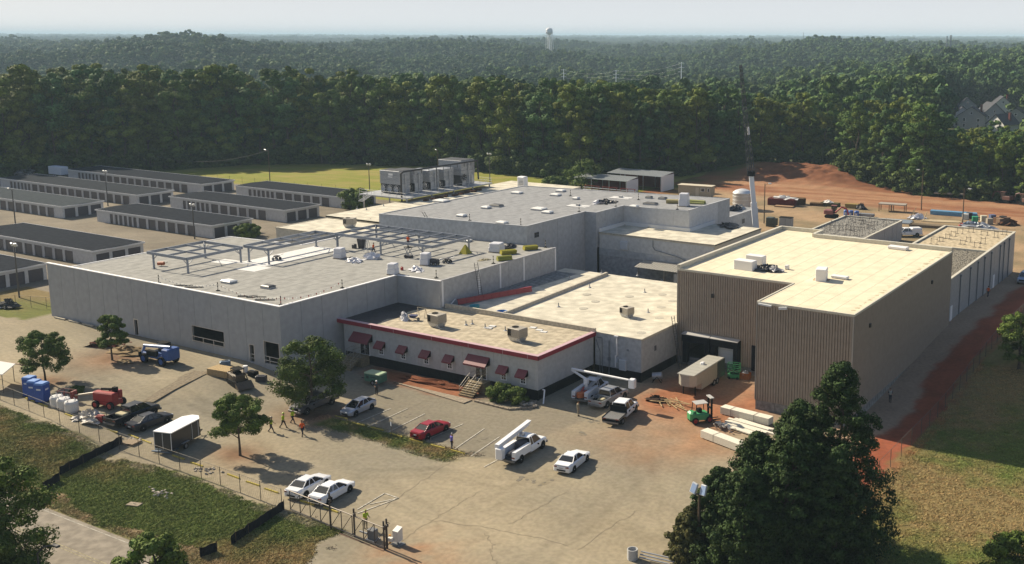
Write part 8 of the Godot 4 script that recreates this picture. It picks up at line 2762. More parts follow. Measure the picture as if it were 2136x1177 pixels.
	mb = MB.new(); mb.loft([[Vector3(-0.3,0.35,0.25),Vector3(0.35,0.35,0.25),Vector3(0.35,0.35,-0.25),Vector3(-0.3,0.35,-0.25)],[Vector3(-0.5,0.7,0.4),Vector3(0.65,0.7,0.4),Vector3(0.65,0.7,-0.4),Vector3(-0.5,0.7,-0.4)]]); part(mb, "tray", mat("rack_navy", Color(0.03,0.035,0.10),0.5), t)
	mb = MB.new()
	for s in [-0.25,0.25]: mb.path([Vector3(0.7,0.2,0),Vector3(-0.2,0.35, s),Vector3(-1.1,0.6, s)],0.03)
	part(mb, "handles", mat("stake_pale"), t)
	wheel(t, Vector3(0.75,0.2,0.03),0.2,0.1, mat("galv"))
	t = thing("saw_horses", "thin pale scaffold trestle on the annex roof", "trestle", on_roof(880,662,4.2))
	mb = MB.new()
	for x in [-0.7,0.7]:
		mb.tube(Vector3(x, 0,0.3),Vector3(x, 1.3,0),0.03); mb.tube(Vector3(x, 0,-0.3),Vector3(x, 1.3,0),0.03)
	mb.tube(Vector3(-0.8,1.3,0),Vector3(0.8,1.3,0),0.03)
	part(mb, "frame", mat("stake_pale"), t)
	# tan roof
	for k in 3:
		t = thing("white_crate", ["large white wrapped crate by the black plastic on the tan building's roof", "white crate behind the larger one on the cream roof", "tall white crate standing alone on the cream roof"][k], "crate", on_roof([1555,1577,1714][k],[562,551,584][k],11.66),[-0.06,-0.06,0.25][k])
		mb = MB.new(); mb.cbox(Vector3(0,0.62 if k < 2 else 0.75,0),[Vector3(2.7,1.25,1.4),Vector3(2.5,1.2,1.2),Vector3(1.3,1.5,2.0)][k],0.05); part(mb, "box", mat("crate_white", Color(0.72,0.70,0.68),0.5), t)
		mb = MB.new(); mb.bb(-1.0,-0.0,-0.6,1.0,0.06,0.6); part(mb, "skid", mat("pallet_grey"), t)
	clutter("black_plastic", "crumpled black plastic sheeting beside the white crates", "plastic sheet", on_roof(1603,564,11.66),2.0,0.6, mat("plastic_black", Color(0.02,0.02,0.022),0.35),111, mat("wrap_grey", Color(0.35,0.34,0.34),0.4))
	for k in 3:
		t = thing("flat_pack", ["flat white wrapped pack beside the tall crate", "low white skylight pack at the back of the cream roof", "small white tub at the end of the black plastic"][k], "pack", on_roof([1752,1874,1642][k],[581,520,562][k],11.66),-0.08)
		var sz: Vector3 = [Vector3(2.2,0.28,0.9),Vector3(2.8,0.35,1.3),Vector3(0.5,0.5,0.5)][k]
		mb = MB.new(); mb.cbox(Vector3(0,0.08 + sz.y/2,0), sz, 0.06); part(mb, "pack", mat("crate_white"), t)
		mb = MB.new(); mb.bb(-sz.x*0.4,0,-sz.z*0.4, sz.x*0.4,0.08, sz.z*0.4); part(mb, "bearer", mat("pallet_grey"), t)
# ---------------------------------------------------------------- works yard at the back
func excavator(label: String, at: Vector3, turn: float, c: Color, key: String, red_arm: bool) -> void:
	var t := thing("excavator", label, "excavator", at, turn)
	var m := mat(key, c, 0.5,0.0,0.2,1.5)
	var blk := mat("arch_black")
	for s in [-1.0,1.0]:
		var mb := MB.new()
		var rr := []
		for z in [s*0.85 - 0.25, s*0.85 + 0.25]: rr.append([Vector3(-1.5,0.4, z),Vector3(-1.2,0.0, z),Vector3(1.2,0.0, z),Vector3(1.5,0.4, z),Vector3(1.2,0.75, z),Vector3(-1.2,0.75, z)])
		mb.loft(rr)
		part(mb, "track", blk, t)
	var mb := MB.new()
	mb.cbox(Vector3(-0.6,1.35,0),Vector3(2.2,1.0,2.0),0.15)
	part(mb, "body", m, t)
	mb = MB.new()
	mb.cbox(Vector3(0.4,1.9,-0.45),Vector3(1.2,1.7,1.0),0.1)
	part(mb, "cab", glass("car_glass", Color.BLACK), t)
	mb = MB.new()
	mb.cbox(Vector3(0.4,2.8,-0.45),Vector3(1.3,0.1,1.1),0.03)
	part(mb, "cab_roof", m, t)
	mb = MB.new()
	mb.path([Vector3(0.9,1.3,0.4),Vector3(2.4,2.7,0.4),Vector3(3.6,2.3,0.4)],0.2,6)
	part(mb, "boom", mat("gear_red") if red_arm else m, t)
	mb = MB.new()
	mb.tube(Vector3(3.6,2.3,0.4),Vector3(4.2,0.6,0.4),0.16,0.12,6)
	part(mb, "stick", mat("gear_red") if red_arm else m, t)
	mb = MB.new()
	mb.hexa([Vector3(3.7,0.05,0.8),Vector3(4.5,0.05,0.8),Vector3(4.6,0.6,0.8),Vector3(4.0,0.7,0.8),Vector3(3.7,0.05,0.0),Vector3(4.5,0.05,0.0),Vector3(4.6,0.6,0.0),Vector3(4.0,0.7,0.0)])
	part(mb, "bucket", blk, t)
func stack(called: String, label: String, cat: String, at: Vector3, turn: float, nx: int, ny: int, L: float, w: float, h: float, m: Material, piece: String, jitter := 0.05) -> void:
	var t := thing(called, label, cat, at, turn)
	for j in ny:
		for i in nx:
			var mb := MB.new()
			mb.box(Vector3(rng.randf_range(-1,1)*jitter*4.0, h*(j + 0.5), (i - (nx - 1)/2.0)*w*1.06),Vector3(L*rng.randf_range(1.0 - jitter, 1.0), h*0.92, w), Basis(Vector3.UP, rng.randf_range(-jitter, jitter)*0.4))
			part(mb, piece, m, t)
func build_back_yard() -> void:
	rng.seed = 71
	var blk := mat("arch_black")
	# silver tank
	var t := thing("silver_tank", "large silver storage tank with domed top behind the grey wing", "tank", gt(1548,436))
	var mb := MB.new()
	mb.lathe(Vector3.ZERO, [Vector2(2.3,0.0),Vector2(2.3,4.0)],28)
	part(mb, "shell", mat("tank_silver", Color(0.55,0.56,0.57),0.35,0.6,0.12,2.0), t)
	mb = MB.new()
	mb.lathe(Vector3(0,4.0,0),[Vector2(2.36,0.0),Vector2(2.3,0.12),Vector2(1.7,0.6),Vector2(0.8,0.9),Vector2(0.0,0.98)],28)
	part(mb, "dome", mat("tank_top", Color(0.62,0.63,0.63),0.4,0.3), t)
	for i in 4:
		mb = MB.new()
		mb.lathe(Vector3(0,0.9*(i + 0.6),0),[Vector2(2.3,0),Vector2(2.35,0.03),Vector2(2.35,0.09),Vector2(2.3,0.12)],28)
		part(mb, "hoop", mats["tank_top"], t)
	# crane: white telescopic base, dark lattice jib
	var foot := Vector3(-84.6,0,-187.5)
	t = thing("mobile_crane", "mobile crane with white base boom and tall dark lattice jib", "crane", foot)
	var white := mat("boom_white")
	var tip := foot_point(1545,135, foot) - foot
	var mid := foot_point(1567,362, foot) - foot
	mb = MB.new()
	mb.bb(-2.6,0.8,-1.4,7.0,1.7,1.4); mb.cbox(Vector3(0.6,2.3,0),Vector3(3.6,1.3,2.4),0.1)
	part(mb, "carrier", white, t)
	for x in [-2.0,-0.6,3.5,5.0]:
		for s in [-1.0,1.0]: wheel(t, Vector3(x, 0.6, s*1.3),0.6,0.4, white)
	var base := Vector3(-0.3,2.6,0)
	mb = MB.new()
	beam(mb, base, base.lerp(mid, 0.55),1.0,1.15)
	beam(mb, base.lerp(mid, 0.5), mid, 0.78,0.9)
	part(mb, "base_boom", white, t)
	# lattice
	var d := (tip - mid).normalized()
	var u := d.cross(Vector3(0,0,1)).normalized(); var w := d.cross(u)
	var lat := mat("lattice_dark", Color(0.035,0.04,0.05),0.6,0.2)
	var L := tip.distance_to(mid)
	for s in [[1,1],[1,-1],[-1,1],[-1,-1]]:
		mb = MB.new()
		mb.tube(mid + (u*s[0] + w*s[1])*0.5, tip + (u*s[0] + w*s[1])*0.18,0.065,0.05,6)
		part(mb, "chord", lat, t)
	var n := 26
	for i in n:
		var f0 := float(i)/n; var f1 := float(i + 1)/n
		var r0 := lerpf(0.5,0.18, f0); var r1 := lerpf(0.5,0.18, f1)
		mb = MB.new()
		for s in [1.0,-1.0]:
			var z := 1.0 if i % 2 == 0 else -1.0
			mb.tube(mid.lerp(tip, f0) + (u*s + w*z)*r0, mid.lerp(tip, f1) + (u*s - w*z)*r1,0.038,0.038,4)
			mb.tube(mid.lerp(tip, f0) + (u*z + w*s)*r0, mid.lerp(tip, f1) + (-u*z + w*s)*r1,0.038,0.038,4)
		part(mb, "lattice_brace", lat, t)
	mb = MB.new()
	mb.tube(mid.lerp(tip, 0.36) + u*0.3, mid.lerp(tip, 0.43) + u*0.3,0.2,0.2,6)
	part(mb, "jib_plate", mat("white_frame"), t)
	mb = MB.new()
	mb.cbox(mid, Vector3(1.3,1.0,1.1),0.1)
	part(mb, "boom_head", blk, t)
	# site office cabin
	t = thing("office_cabin", "beige site office cabin in front of the wood", "cabin", (gt(1416,412) + gt(1478,410))/2.0 + Vector3(0,0,-1.5),0.12)
	mb = MB.new()
	mb.bb(-4.6,0.3,-1.4,4.6,2.9,1.4)
	part(mb, "wall", mat("cabin_beige", Color(0.42,0.37,0.27),0.7,0.0,0.1,2.0), t)
	mb = MB.new()
	mb.bb(-4.8,2.9,-1.55,4.8,3.0,1.55)
	part(mb, "roof", mat("cabin_roof", Color(0.50,0.45,0.35),0.7), t)
	for x in [2.3,3.9]: window_at(t, Vector3(x, 1.6,1.4),0,0.9 if x < 3 else 0.5,0.8,1,1, mat("white_frame"), glass("office_glass", Color.BLACK))
	mb = MB.new()
	mb.bb(0.3,0.4,1.4,1.2,2.5,1.45)
	part(mb, "door", mat("cabin_roof"), t)
	mb = MB.new()
	for x in [-4.0,0.0,4.0]: mb.bb(x - 0.2,-0.1,-1.2, x + 0.2,0.3,1.2)
	part(mb, "blocks", mat("rubble"), t)
	# dark generators and grey cabinet
	t = thing("transformer", "dark green ribbed transformer beside the crane", "transformer", gt(1607,472),0.1)
	mb = MB.new(); mb.cbox(Vector3(0,1.0,0),Vector3(1.6,2.0,1.6),0.06); part(mb, "tank", mat("trafo_green", Color(0.035,0.05,0.045),0.5), t)
	for i in 7:
		mb = MB.new(); mb.bb(0.8,0.3,-0.7 + i*0.22,1.5,1.8,-0.6 + i*0.22); part(mb, "cooling_fin", mats["trafo_green"], t)
	t = thing("switch_cabinet", "grey electrical cabinet beside the dark transformer", "cabinet", gt(1640,474),0.1)
	mb = MB.new(); mb.cbox(Vector3(0,1.1,0),Vector3(2.8,2.2,1.6),0.05); part(mb, "casing", mat("cab_grey", Color(0.28,0.30,0.31),0.5), t)
	mb = MB.new(); mb.bb(-0.02,0.2,0.8,0.02,2.0,0.81); mb.bb(-1.5,2.2,-0.9,1.5,2.26,0.9); part(mb, "door_joint", blk, t)
	excavator("red mini excavator with black cab near the blue bins", gt(1735,454),0.1, Color(0.28,0.10,0.09), "exca_red", true)
	excavator("dark red excavator at the back edge of the clay ground", gt(2098,423),2.8, Color(0.14,0.06,0.045), "exca_dark", false)
	excavator("dark excavator cut by the frame at the clay edge", gt(2140,428),2.6, Color(0.12,0.05,0.04), "exca_dark", false)
	for k in 3:
		t = thing("blue_bin", ["blue plastic bin nearest the red excavator", "blue plastic bin in the middle of three", "blue plastic bin beside the grey pipes"][k], "bin", gt([1765,1775,1787][k],[451,452,453][k]),0.1, "blue bins in the works yard")
		mb = MB.new(); mb.lathe(Vector3.ZERO, [Vector2(0.5,0.0),Vector2(0.58,0.2),Vector2(0.58,1.3),Vector2(0.5,1.45),Vector2(0.0,1.5)],12); part(mb, "drum", mat("bin_blue", Color(0.03,0.10,0.34),0.5), t)
		mb = MB.new(); mb.bb(-0.25,0.5,0.56,0.25,0.95,0.6); part(mb, "label_panel", mat("plate_white"), t)
	# scaffold table
	t = thing("steel_trestle", "long rusty steel trestle table in the works yard", "trestle", gt(1862,441),0.12)
	mb = MB.new(); mb.bb(-3.2,1.7,-1.4,3.2,1.9,1.4); part(mb, "top", mat("trestle_top", Color(0.30,0.27,0.23),0.7), t)
	for x in [-3.0,-0.6,0.0,3.0]:
		for z in [-1.2,1.2]:
			mb = MB.new(); mb.bb(x - 0.09,0, z - 0.09, x + 0.09,1.7, z + 0.09); part(mb, "leg", mat("rust_pale", Color(0.28,0.18,0.11),0.8), t)
	# red tarp load, timber stack, crates along the clay
	t = thing("tarp_load", "red and white tarp covered load on the works yard", "load", gt(1632,428),0.12)
	mb = MB.new(); mb.cbox(Vector3(0,0.9,0),Vector3(7.0,1.7,2.6),0.15); part(mb, "red_load", mat("load_red", Color(0.17,0.04,0.035),0.7,0.0,0.4,0.8), t)
	mb = MB.new(); mb.heap(Vector3(0.3,1.6,0),3.4,1.3,0.7,201,0.8); part(mb, "white_tarp", mat("bag_white"), t)
	mb = MB.new(); mb.bb(-1.0,0.0,1.8,3.6,0.3,3.6); part(mb, "timber_mat", mat("rust_pale"), t)
	var tw := mat("timber_brown", Color(0.16,0.10,0.05),0.9,0.0,0.4,1.0)
	stack("timber_stack", "brown sloping timber stack beside the tarp load", "timber", gt(1663,426),0.2,6,5,4.0,0.4,0.32, tw, "beam")
	stack("timber_stack", "low dark timber pile along the clay ground", "timber", gt(1705,429),0.12,3,2,3.5,0.6,0.35, tw, "beam")
	stack("crate_stack", "dark crates with white sacks along the clay ground", "crates", gt(1733,430),0.1,2,2,4.5,0.9,0.45, mat("crate_olive", Color(0.10,0.09,0.045),0.9), "crate")
	clutter("sack_heap", "white sacks piled on the dark crates", "sacks", gt(1728,430) + Vector3(0,0.9,0),1.6,0.5, mat("bag_white"),211)
	stack("timber_stack", "yellow brown timber bundle behind the blue bins", "timber", gt(1780,434),0.1,4,3,3.6,0.4,0.35, mat("timber_yellow", Color(0.26,0.19,0.07),0.9), "beam")
	clutter("engine_block", "dark machine beside the yellow timber bundle", "machine", gt(1797,437),1.2,1.3, mat("machine_dark"),213)
	stack("pipe_bundle", "grey steel pipes stacked beside the blue bins", "pipes", gt(1805,452),0.1,5,3,4.0,0.25,0.25, mat("galv"), "pipe")
	stack("steel_sheets", "flat blue grey steel decking sheets on the ground", "steel sheets", gt(1860,462),0.15,5,2,9.0,0.9,0.12, mat("deck_blue", Color(0.30,0.35,0.40),0.4,0.4), "sheet")
	stack("blue_beams", "long bright blue steel beams stacked by the lamp post", "beams", gt(1990,450),0.1,3,2,11.0,0.55,0.5, mat("beam_blue", Color(0.13,0.33,0.52),0.5,0.0,0.15,2.0), "beam")
	clutter("sheet_heap", "white plastic covered load between two timber props", "covered load", gt(1915,456),2.0,0.9, mat("wrap_white"),215)
	stack("timber_stack", "long weathered timbers laid out by the white pickup", "timber", gt(1950,475),0.15,6,2,11.0,0.35,0.3, mat("timber_grey", Color(0.24,0.19,0.13),0.9,0.0,0.3,1.0), "beam", 0.1)
	stack("timber_stack", "pale boards scattered beside the blue beams", "timber", gt(1965,462),0.25,5,1,9.0,0.5,0.12, mat("timber_pale", Color(0.42,0.34,0.22),0.9), "board", 0.12)
	for k in 3:
		t = thing("timber_prop", "pale leaning timber prop by the covered load", "prop", gt([1898,1903,1926][k],[458,452,462][k]),0.3*k, "timber props")
		mb = MB.new(); mb.box(Vector3(0.4,1.1,0),Vector3(0.14,2.4,0.14), Basis(Vector3.BACK, -0.35)); part(mb, "pole", mats["timber_pale"], t)
		mb = MB.new(); mb.bb(-0.5,0,-0.1,0.5,0.12,0.1); part(mb, "foot", mats["timber_pale"], t)
	# coloured drums and bins
	var cols := [Color(0.62,0.62,0.60), Color(0.04,0.04,0.045), Color(0.06,0.33,0.18), Color(0.55,0.52,0.42), Color(0.34,0.30,0.24), Color(0.12,0.15,0.26), Color(0.14,0.08,0.05), Color(0.30,0.20,0.13), Color(0.05,0.05,0.05), Color(0.10,0.06,0.045)]
	var nm := ["white", "black", "bright green", "cream", "tan", "blue grey", "rusty", "brown", "black lidded", "dark rusty"]
	for k in 10:
		t = thing("storage_tote", "%s tote bin in the row beyond the long grey building" % nm[k], "tote", gt([2014,2022,2034,2052,2064,2070,2080,2086,2092,2100][k],[458,456,464,462,468,460,466,468,463,466][k]),0.15*k, "totes in the works yard")
		mb = MB.new(); mb.cbox(Vector3(0,0.65,0),Vector3(1.3,1.2,1.2),0.08); part(mb, "tub", mat("tote%d" % k, cols[k],0.7,0.0,0.2,0.8), t)
		mb = MB.new(); mb.cbox(Vector3(0,1.29,0),Vector3(1.36,0.1,1.26),0.03); part(mb, "lid", mats["tote%d" % k], t)
		mb = MB.new(); mb.bb(-0.6,0,-0.55,0.6,0.06,0.55); part(mb, "skid", mat("pallet_grey"), t)
	clutter("scrap_pile", "grey twisted scrap heap in front of the totes", "scrap", gt(2040,474),3.4,0.9, mat("galv"),221, mat("rack_blue"))
	clutter("scrap_pile", "dark rusty scrap heap at the end of the tote row", "scrap", gt(2104,470),2.2,1.0, mat("rust"),223)
	clutter("scrap_pile", "red hose heap at the foot of the leaning lamp post", "hoses", gt(2006,471),1.0,0.5, mat("gear_red"),225)
	clutter("scrap_pile", "low brush heap behind the site office cabin", "brush", gt(1435,418),3.0,0.7, mat("brush_brown"),227)
	# flat trailer, white tank, beams by the wood
	t = thing("flat_trailer", "flat bed trailer with black wheels on the red clay", "trailer", gt(1990,412),0.2)
	mb = MB.new(); mb.bb(-5.0,0.9,-1.2,4.6,1.15,1.2); part(mb, "deck", mat("trestle_top"), t)
	for x in [-0.6,0.5,1.6]:
		for s in [-1.0,1.0]: wheel(t, Vector3(x, 0.5, s*1.05),0.5,0.3, blk)
	t = thing("white_tank", "small white tank lying at the wood edge", "tank", gt(1948,402),0.1)
	mb = MB.new(); mb.tube(Vector3(-1.4,0.7,0),Vector3(1.4,0.7,0),0.6,0.6,12); part(mb, "shell", mat("white_frame"), t)
	mb = MB.new(); mb.bb(-1.0,0,-0.4,-0.8,0.4,0.4); mb.bb(0.8,0,-0.4,1.0,0.4,0.4); part(mb, "saddle", blk, t)
	t = thing("guard_cable", "long pale cable rail along the wood edge of the clay", "cable rail", gt(1938,398))
	var p0 := gt(1938,398); var p1 := gt(2160,420)
	mb = MB.new(); mb.tube(Vector3(0,1.6,0), p1 - p0 + Vector3(0,1.6,0),0.07,0.07,5); part(mb, "rail", mat("pylon_pale"), t)
	for i in 9:
		mb = MB.new()
		var q := (p1 - p0)*i/8.0
		q.y = th(p0.x + q.x, p0.z + q.z) - p0.y
		mb.tube(q - Vector3(0,0.2,0),Vector3(q.x, (p1 - p0).y*i/8.0 + 1.6, q.z),0.06,0.06,5); part(mb, "post", mat("pylon_pale"), t)
	# green machine and barrel by the open canopy
	t = thing("green_lift", "green lift machine parked between the courtyard buildings", "lift", Vector3(-91.8,-0.6,-144.5),0.3)
	mb = MB.new(); mb.cbox(Vector3(0,0.7,0),Vector3(3.2,0.9,1.4),0.1); mb.cbox(Vector3(0.6,1.4,0),Vector3(1.8,0.6,1.2),0.08); part(mb, "body", mat("lift_green", Color(0.02,0.17,0.07),0.5), t)
	mb = MB.new(); mb.tube(Vector3(-1.6,2.2,-0.3),Vector3(1.6,1.8,-0.3),0.1); mb.tube(Vector3(-1.6,2.2,0.3),Vector3(1.6,1.8,0.3),0.1); part(mb, "arm", mat("lift_green"), t)
	for x in [-1.0,1.0]:
		for s in [-1.0,1.0]: wheel(t, Vector3(x, 0.4, s*0.75),0.4,0.3, blk)
	t = thing("steel_drum", "pale steel drum standing under the open canopy", "drum", Vector3(-85.0,-0.9,-150.4))
	mb = MB.new(); mb.lathe(Vector3.ZERO, [Vector2(0.5,0),Vector2(0.5,2.2),Vector2(0.35,2.4),Vector2(0.0,2.45)],14); part(mb, "shell", mat("galv_pale"), t)
	mb = MB.new(); mb.lathe(Vector3(0,1.1,0),[Vector2(0.5,0),Vector2(0.54,0.04),Vector2(0.5,0.08)],14); part(mb, "hoop", mat("galv_pale"), t)
	# concrete barrier pieces at the bottom edge of the photo
	t = thing("pipe_rack_trailer", "grey pipe rack lying beside the floodlight pole", "pipe rack", gt(1370,1178),0.1)
	for i in 3:
		mb = MB.new(); mb.tube(Vector3(-1.6,0.3 + 0.16*i, -0.2*i),Vector3(1.8,0.3 + 0.16*i, -0.2*i),0.06,0.06,6); part(mb, "pipe", mat("galv"), t)
	mb = MB.new(); mb.lathe(Vector3(-2.2,0,0),[Vector2(0.45,0),Vector2(0.45,0.9),Vector2(0.38,0.9),Vector2(0.36,0.6),Vector2(0.0,0.6)],14); part(mb, "bin", mat("curb_grey"), t)
# point above a foot, at the foot's distance, seen at a photo pixel
func foot_point(px: float, py: float, foot: Vector3) -> Vector3:
	var d: Vector3 = cam_basis*Vector3((px - PX)/FOCAL, -(py - PY)/FOCAL, -1.0)
	var k := Vector2(foot.x, foot.z).length()/Vector2(d.x, d.z).length()
	return Vector3(0, CAM_Y, 0) + d*k
# ---------------------------------------------------------------- distant houses, water tower, masts
func house_spots() -> Array:
	# bearing pixel, distance, turn, wall colour, size
	return [[bearing(2012.0,500.0),0.5,0,Vector3(9.5,5.2,9.0), "white gabled house at the end of the row among the far trees"],
		[bearing(2038.0,492.0),0.15,1,Vector3(11.5,5.8,9.0), "grey two storey house with dormer gable among the far trees"],
		[bearing(2076.0,508.0),0.55,1,Vector3(10.0,5.6,11.0), "beige gabled house with round attic window among the far trees"],
		[bearing(2104.0,470.0),-0.5,0,Vector3(9.0,4.6,9.0), "white gabled house standing in front of the far house row"],
		[bearing(2132.0,500.0),0.1,1,Vector3(12.0,5.0,9.0), "grey roofed house with white porch posts among the far trees"],
		[bearing(2098.0,560.0),0.4,0,Vector3(8.5,5.5,9.0), "small white gabled house higher up behind the far house row"],
		[bearing(2026.0,560.0),0.3,1,Vector3(8.5,5.0,8.0), "half hidden grey roofed house behind the far house row"]]
func build_far_things() -> void:
	var i := 0
	for h in house_spots():
		var at: Vector3 = h[0]
		var s: Vector3 = h[3]
		var t := thing("house", h[4], "house", at, h[1], "houses beyond the wood")
		var wm := mat("house_white", Color(0.62,0.62,0.60),0.8) if h[2] == 0 else mat("house_grey", Color(0.34,0.345,0.34),0.8)
		var mb := MB.new()
		mb.bb(-s.x/2,-1,-s.z/2, s.x/2, s.y, s.z/2)
		var rz := s.z*0.42
		for z in [-s.z/2, s.z/2]:
			pass
		# gable ends face +z
		mb.tri(Vector3(-s.x/2, s.y, s.z/2),Vector3(s.x/2, s.y, s.z/2),Vector3(0, s.y + rz, s.z/2))
		mb.tri(Vector3(s.x/2, s.y, -s.z/2),Vector3(-s.x/2, s.y, -s.z/2),Vector3(0, s.y + rz, -s.z/2))
		part(mb, "wall", wm, t)
		mb = MB.new()
		var o := 0.5
		for k in [-1,1]:
			var e := Vector3(k*(s.x/2 + o), s.y - 0.35, s.z/2 + o); var f := Vector3(0, s.y + rz + 0.1, s.z/2 + o)
			var e2 := Vector3(e.x, e.y, -e.z); var f2 := Vector3(0, f.y, -f.z)
			var up := Vector3(0,0.18,0)
			if k > 0: mb.hexa([f, e, e + up, f + up, f2, e2, e2 + up, f2 + up])
			else: mb.hexa([e, f, f + up, e + up, e2, f2, f2 + up, e2 + up])
		part(mb, "roof", mat("house_roof", Color(0.085,0.088,0.10),0.85,0.0,0.2,3.0), t)
		var fr := mat("white_frame")
		for x in [-s.x*0.26, s.x*0.26]:
			for y in [0.9,3.4]:
				window_at(t, Vector3(x, y, s.z/2),0,1.0,1.3,1,2, fr, glass("office_glass", Color.BLACK), "window", 0.12)
		window_at(t, Vector3(0, s.y + 0.7, s.z/2),0,0.9,0.9,1,1, fr, glass("office_glass", Color.BLACK), "attic_window", 0.12)
		if i % 2 == 1:
			mb = MB.new()
			mb.bb(s.x*0.28, s.y, -s.z*0.1, s.x*0.28 + 0.9, s.y + rz + 0.8,-s.z*0.1 + 0.9)
			part(mb, "chimney", mat("red_brown", Color(0.12,0.035,0.03),0.8), t)
		i += 1
	# water tower
	var wp := bearing(1146.0,1585.0)
	var wt := thing("water_tower", "white water tower on legs rising above the far woods", "water tower", wp)
	var top := CAM_Y + 11.0 - wp.y
	var wm2 := mat("tower_white", Color(0.66,0.67,0.68),0.5)
	var mb := MB.new()
	mb.lathe(Vector3(0, top, 0),[Vector2(0.0,-10.5),Vector2(2.6,-10.0),Vector2(4.3,-8.4),Vector2(4.9,-6.6),Vector2(4.9,-3.2),Vector2(4.2,-1.5),Vector2(2.4,-0.4),Vector2(0.3,0.0),Vector2(0.0,0.05)],24)
	part(mb, "tank", wm2, wt)
	for k in 6:
		mb = MB.new()
		var a := TAU*k/6.0 + 0.3
		mb.tube(Vector3(cos(a)*6.4,0, sin(a)*6.4),Vector3(cos(a)*4.7, top - 6.6, sin(a)*4.7),0.34,0.3,8)
		part(mb, "leg", wm2, wt)
	mb = MB.new()
	mb.tube(Vector3(0,0,0),Vector3(0, top - 10.0,0),1.0,1.0,12)
	part(mb, "riser", wm2, wt)
	mb = MB.new()
	mb.lathe(Vector3(0, top - 6.8,0),[Vector2(4.9,0),Vector2(5.6,0),Vector2(5.6,0.5),Vector2(4.9,0.5)],24)
	part(mb, "catwalk", wm2, wt)
	mb = MB.new()
	mb.tube(Vector3(0, top, 0),Vector3(0, top + 5.0,0),0.16,0.08,6)
	part(mb, "aerial", wm2, wt)
	# twin stacks of a far plant and a lone mast
	for e in [[1976.0,1350.0,42.0,0.9, "far chimney mast of the distant plant, thinner of the pair"],[1984.0,1350.0,43.0,1.3, "far chimney mast of the distant plant, thicker of the pair"],[1676.0,1900.0,48.0,0.5, "thin lone mast on the far wooded horizon"]]:
		var p := bearing(e[0], e[1])
		var t := thing("distant_mast", e[4], "mast", p)
		mb = MB.new()
		mb.tube(Vector3(0,0,0),Vector3(0, e[2] - p.y, 0), e[3]*1.6, e[3]*0.6,8)
		part(mb, "shaft", mat("mast_grey", Color(0.16,0.18,0.20),0.7), t)
		mb = MB.new()
		for k in 3: mb.lathe(Vector3(0, (e[2] - p.y)*(0.6 + 0.18*k),0),[Vector2(e[3]*1.0,0),Vector2(e[3]*1.5,0.1),Vector2(e[3]*1.0,0.5)],8)
		part(mb, "platform", mat("mast_grey"), t)
	# power line crossing the woods
	var last := Vector3.ZERO
	var k2 := 0
	for e in [[1175.0,760.0],[1285.0,740.0],[1422.0,720.0]]:
		var p := bearing(e[0], e[1])
		var hh := 30.0 if k2 < 2 else 36.0
		var t := thing("power_pylon", ["slim pylon of the power line farthest from the crane", "slim pylon in the middle of the power line", "tall pylon of the power line nearest the crane boom"][k2], "pylon", p, 0.0)
		mb = MB.new()
		mb.tube(Vector3.ZERO, Vector3(0, hh, 0),0.5,0.2,8)
		part(mb, "pole", mat("pylon_pale", Color(0.09,0.10,0.11),0.9), t)
		mb = MB.new()
		for y in [0.98,0.9,0.82]: mb.bb(-2.2, hh*y - 0.1,-0.1,2.2, hh*y + 0.1,0.1)
		part(mb, "cross_arm", mat("pylon_pale"), t)
		if k2 > 0:
			for y in [0.98,0.9,0.82]:
				var w := thing("power_cable", "power cables strung between slim pylons over the far trees", "cable", Vector3.ZERO, 0.0, "far power cables")
				mb = MB.new()
				var a := last + Vector3(0,30.0*y, 0); var b := p + Vector3(0, hh*y, 0)
				var pts := []
				for s in 13: pts.append(a.lerp(b, s/12.0) - Vector3(0,2.6*4.0*(s/12.0)*(1.0 - s/12.0),0))
				mb.path(pts, 0.025,4)
				part(mb, "wire", mat("pylon_pale"), w)
		last = p
		k2 += 1
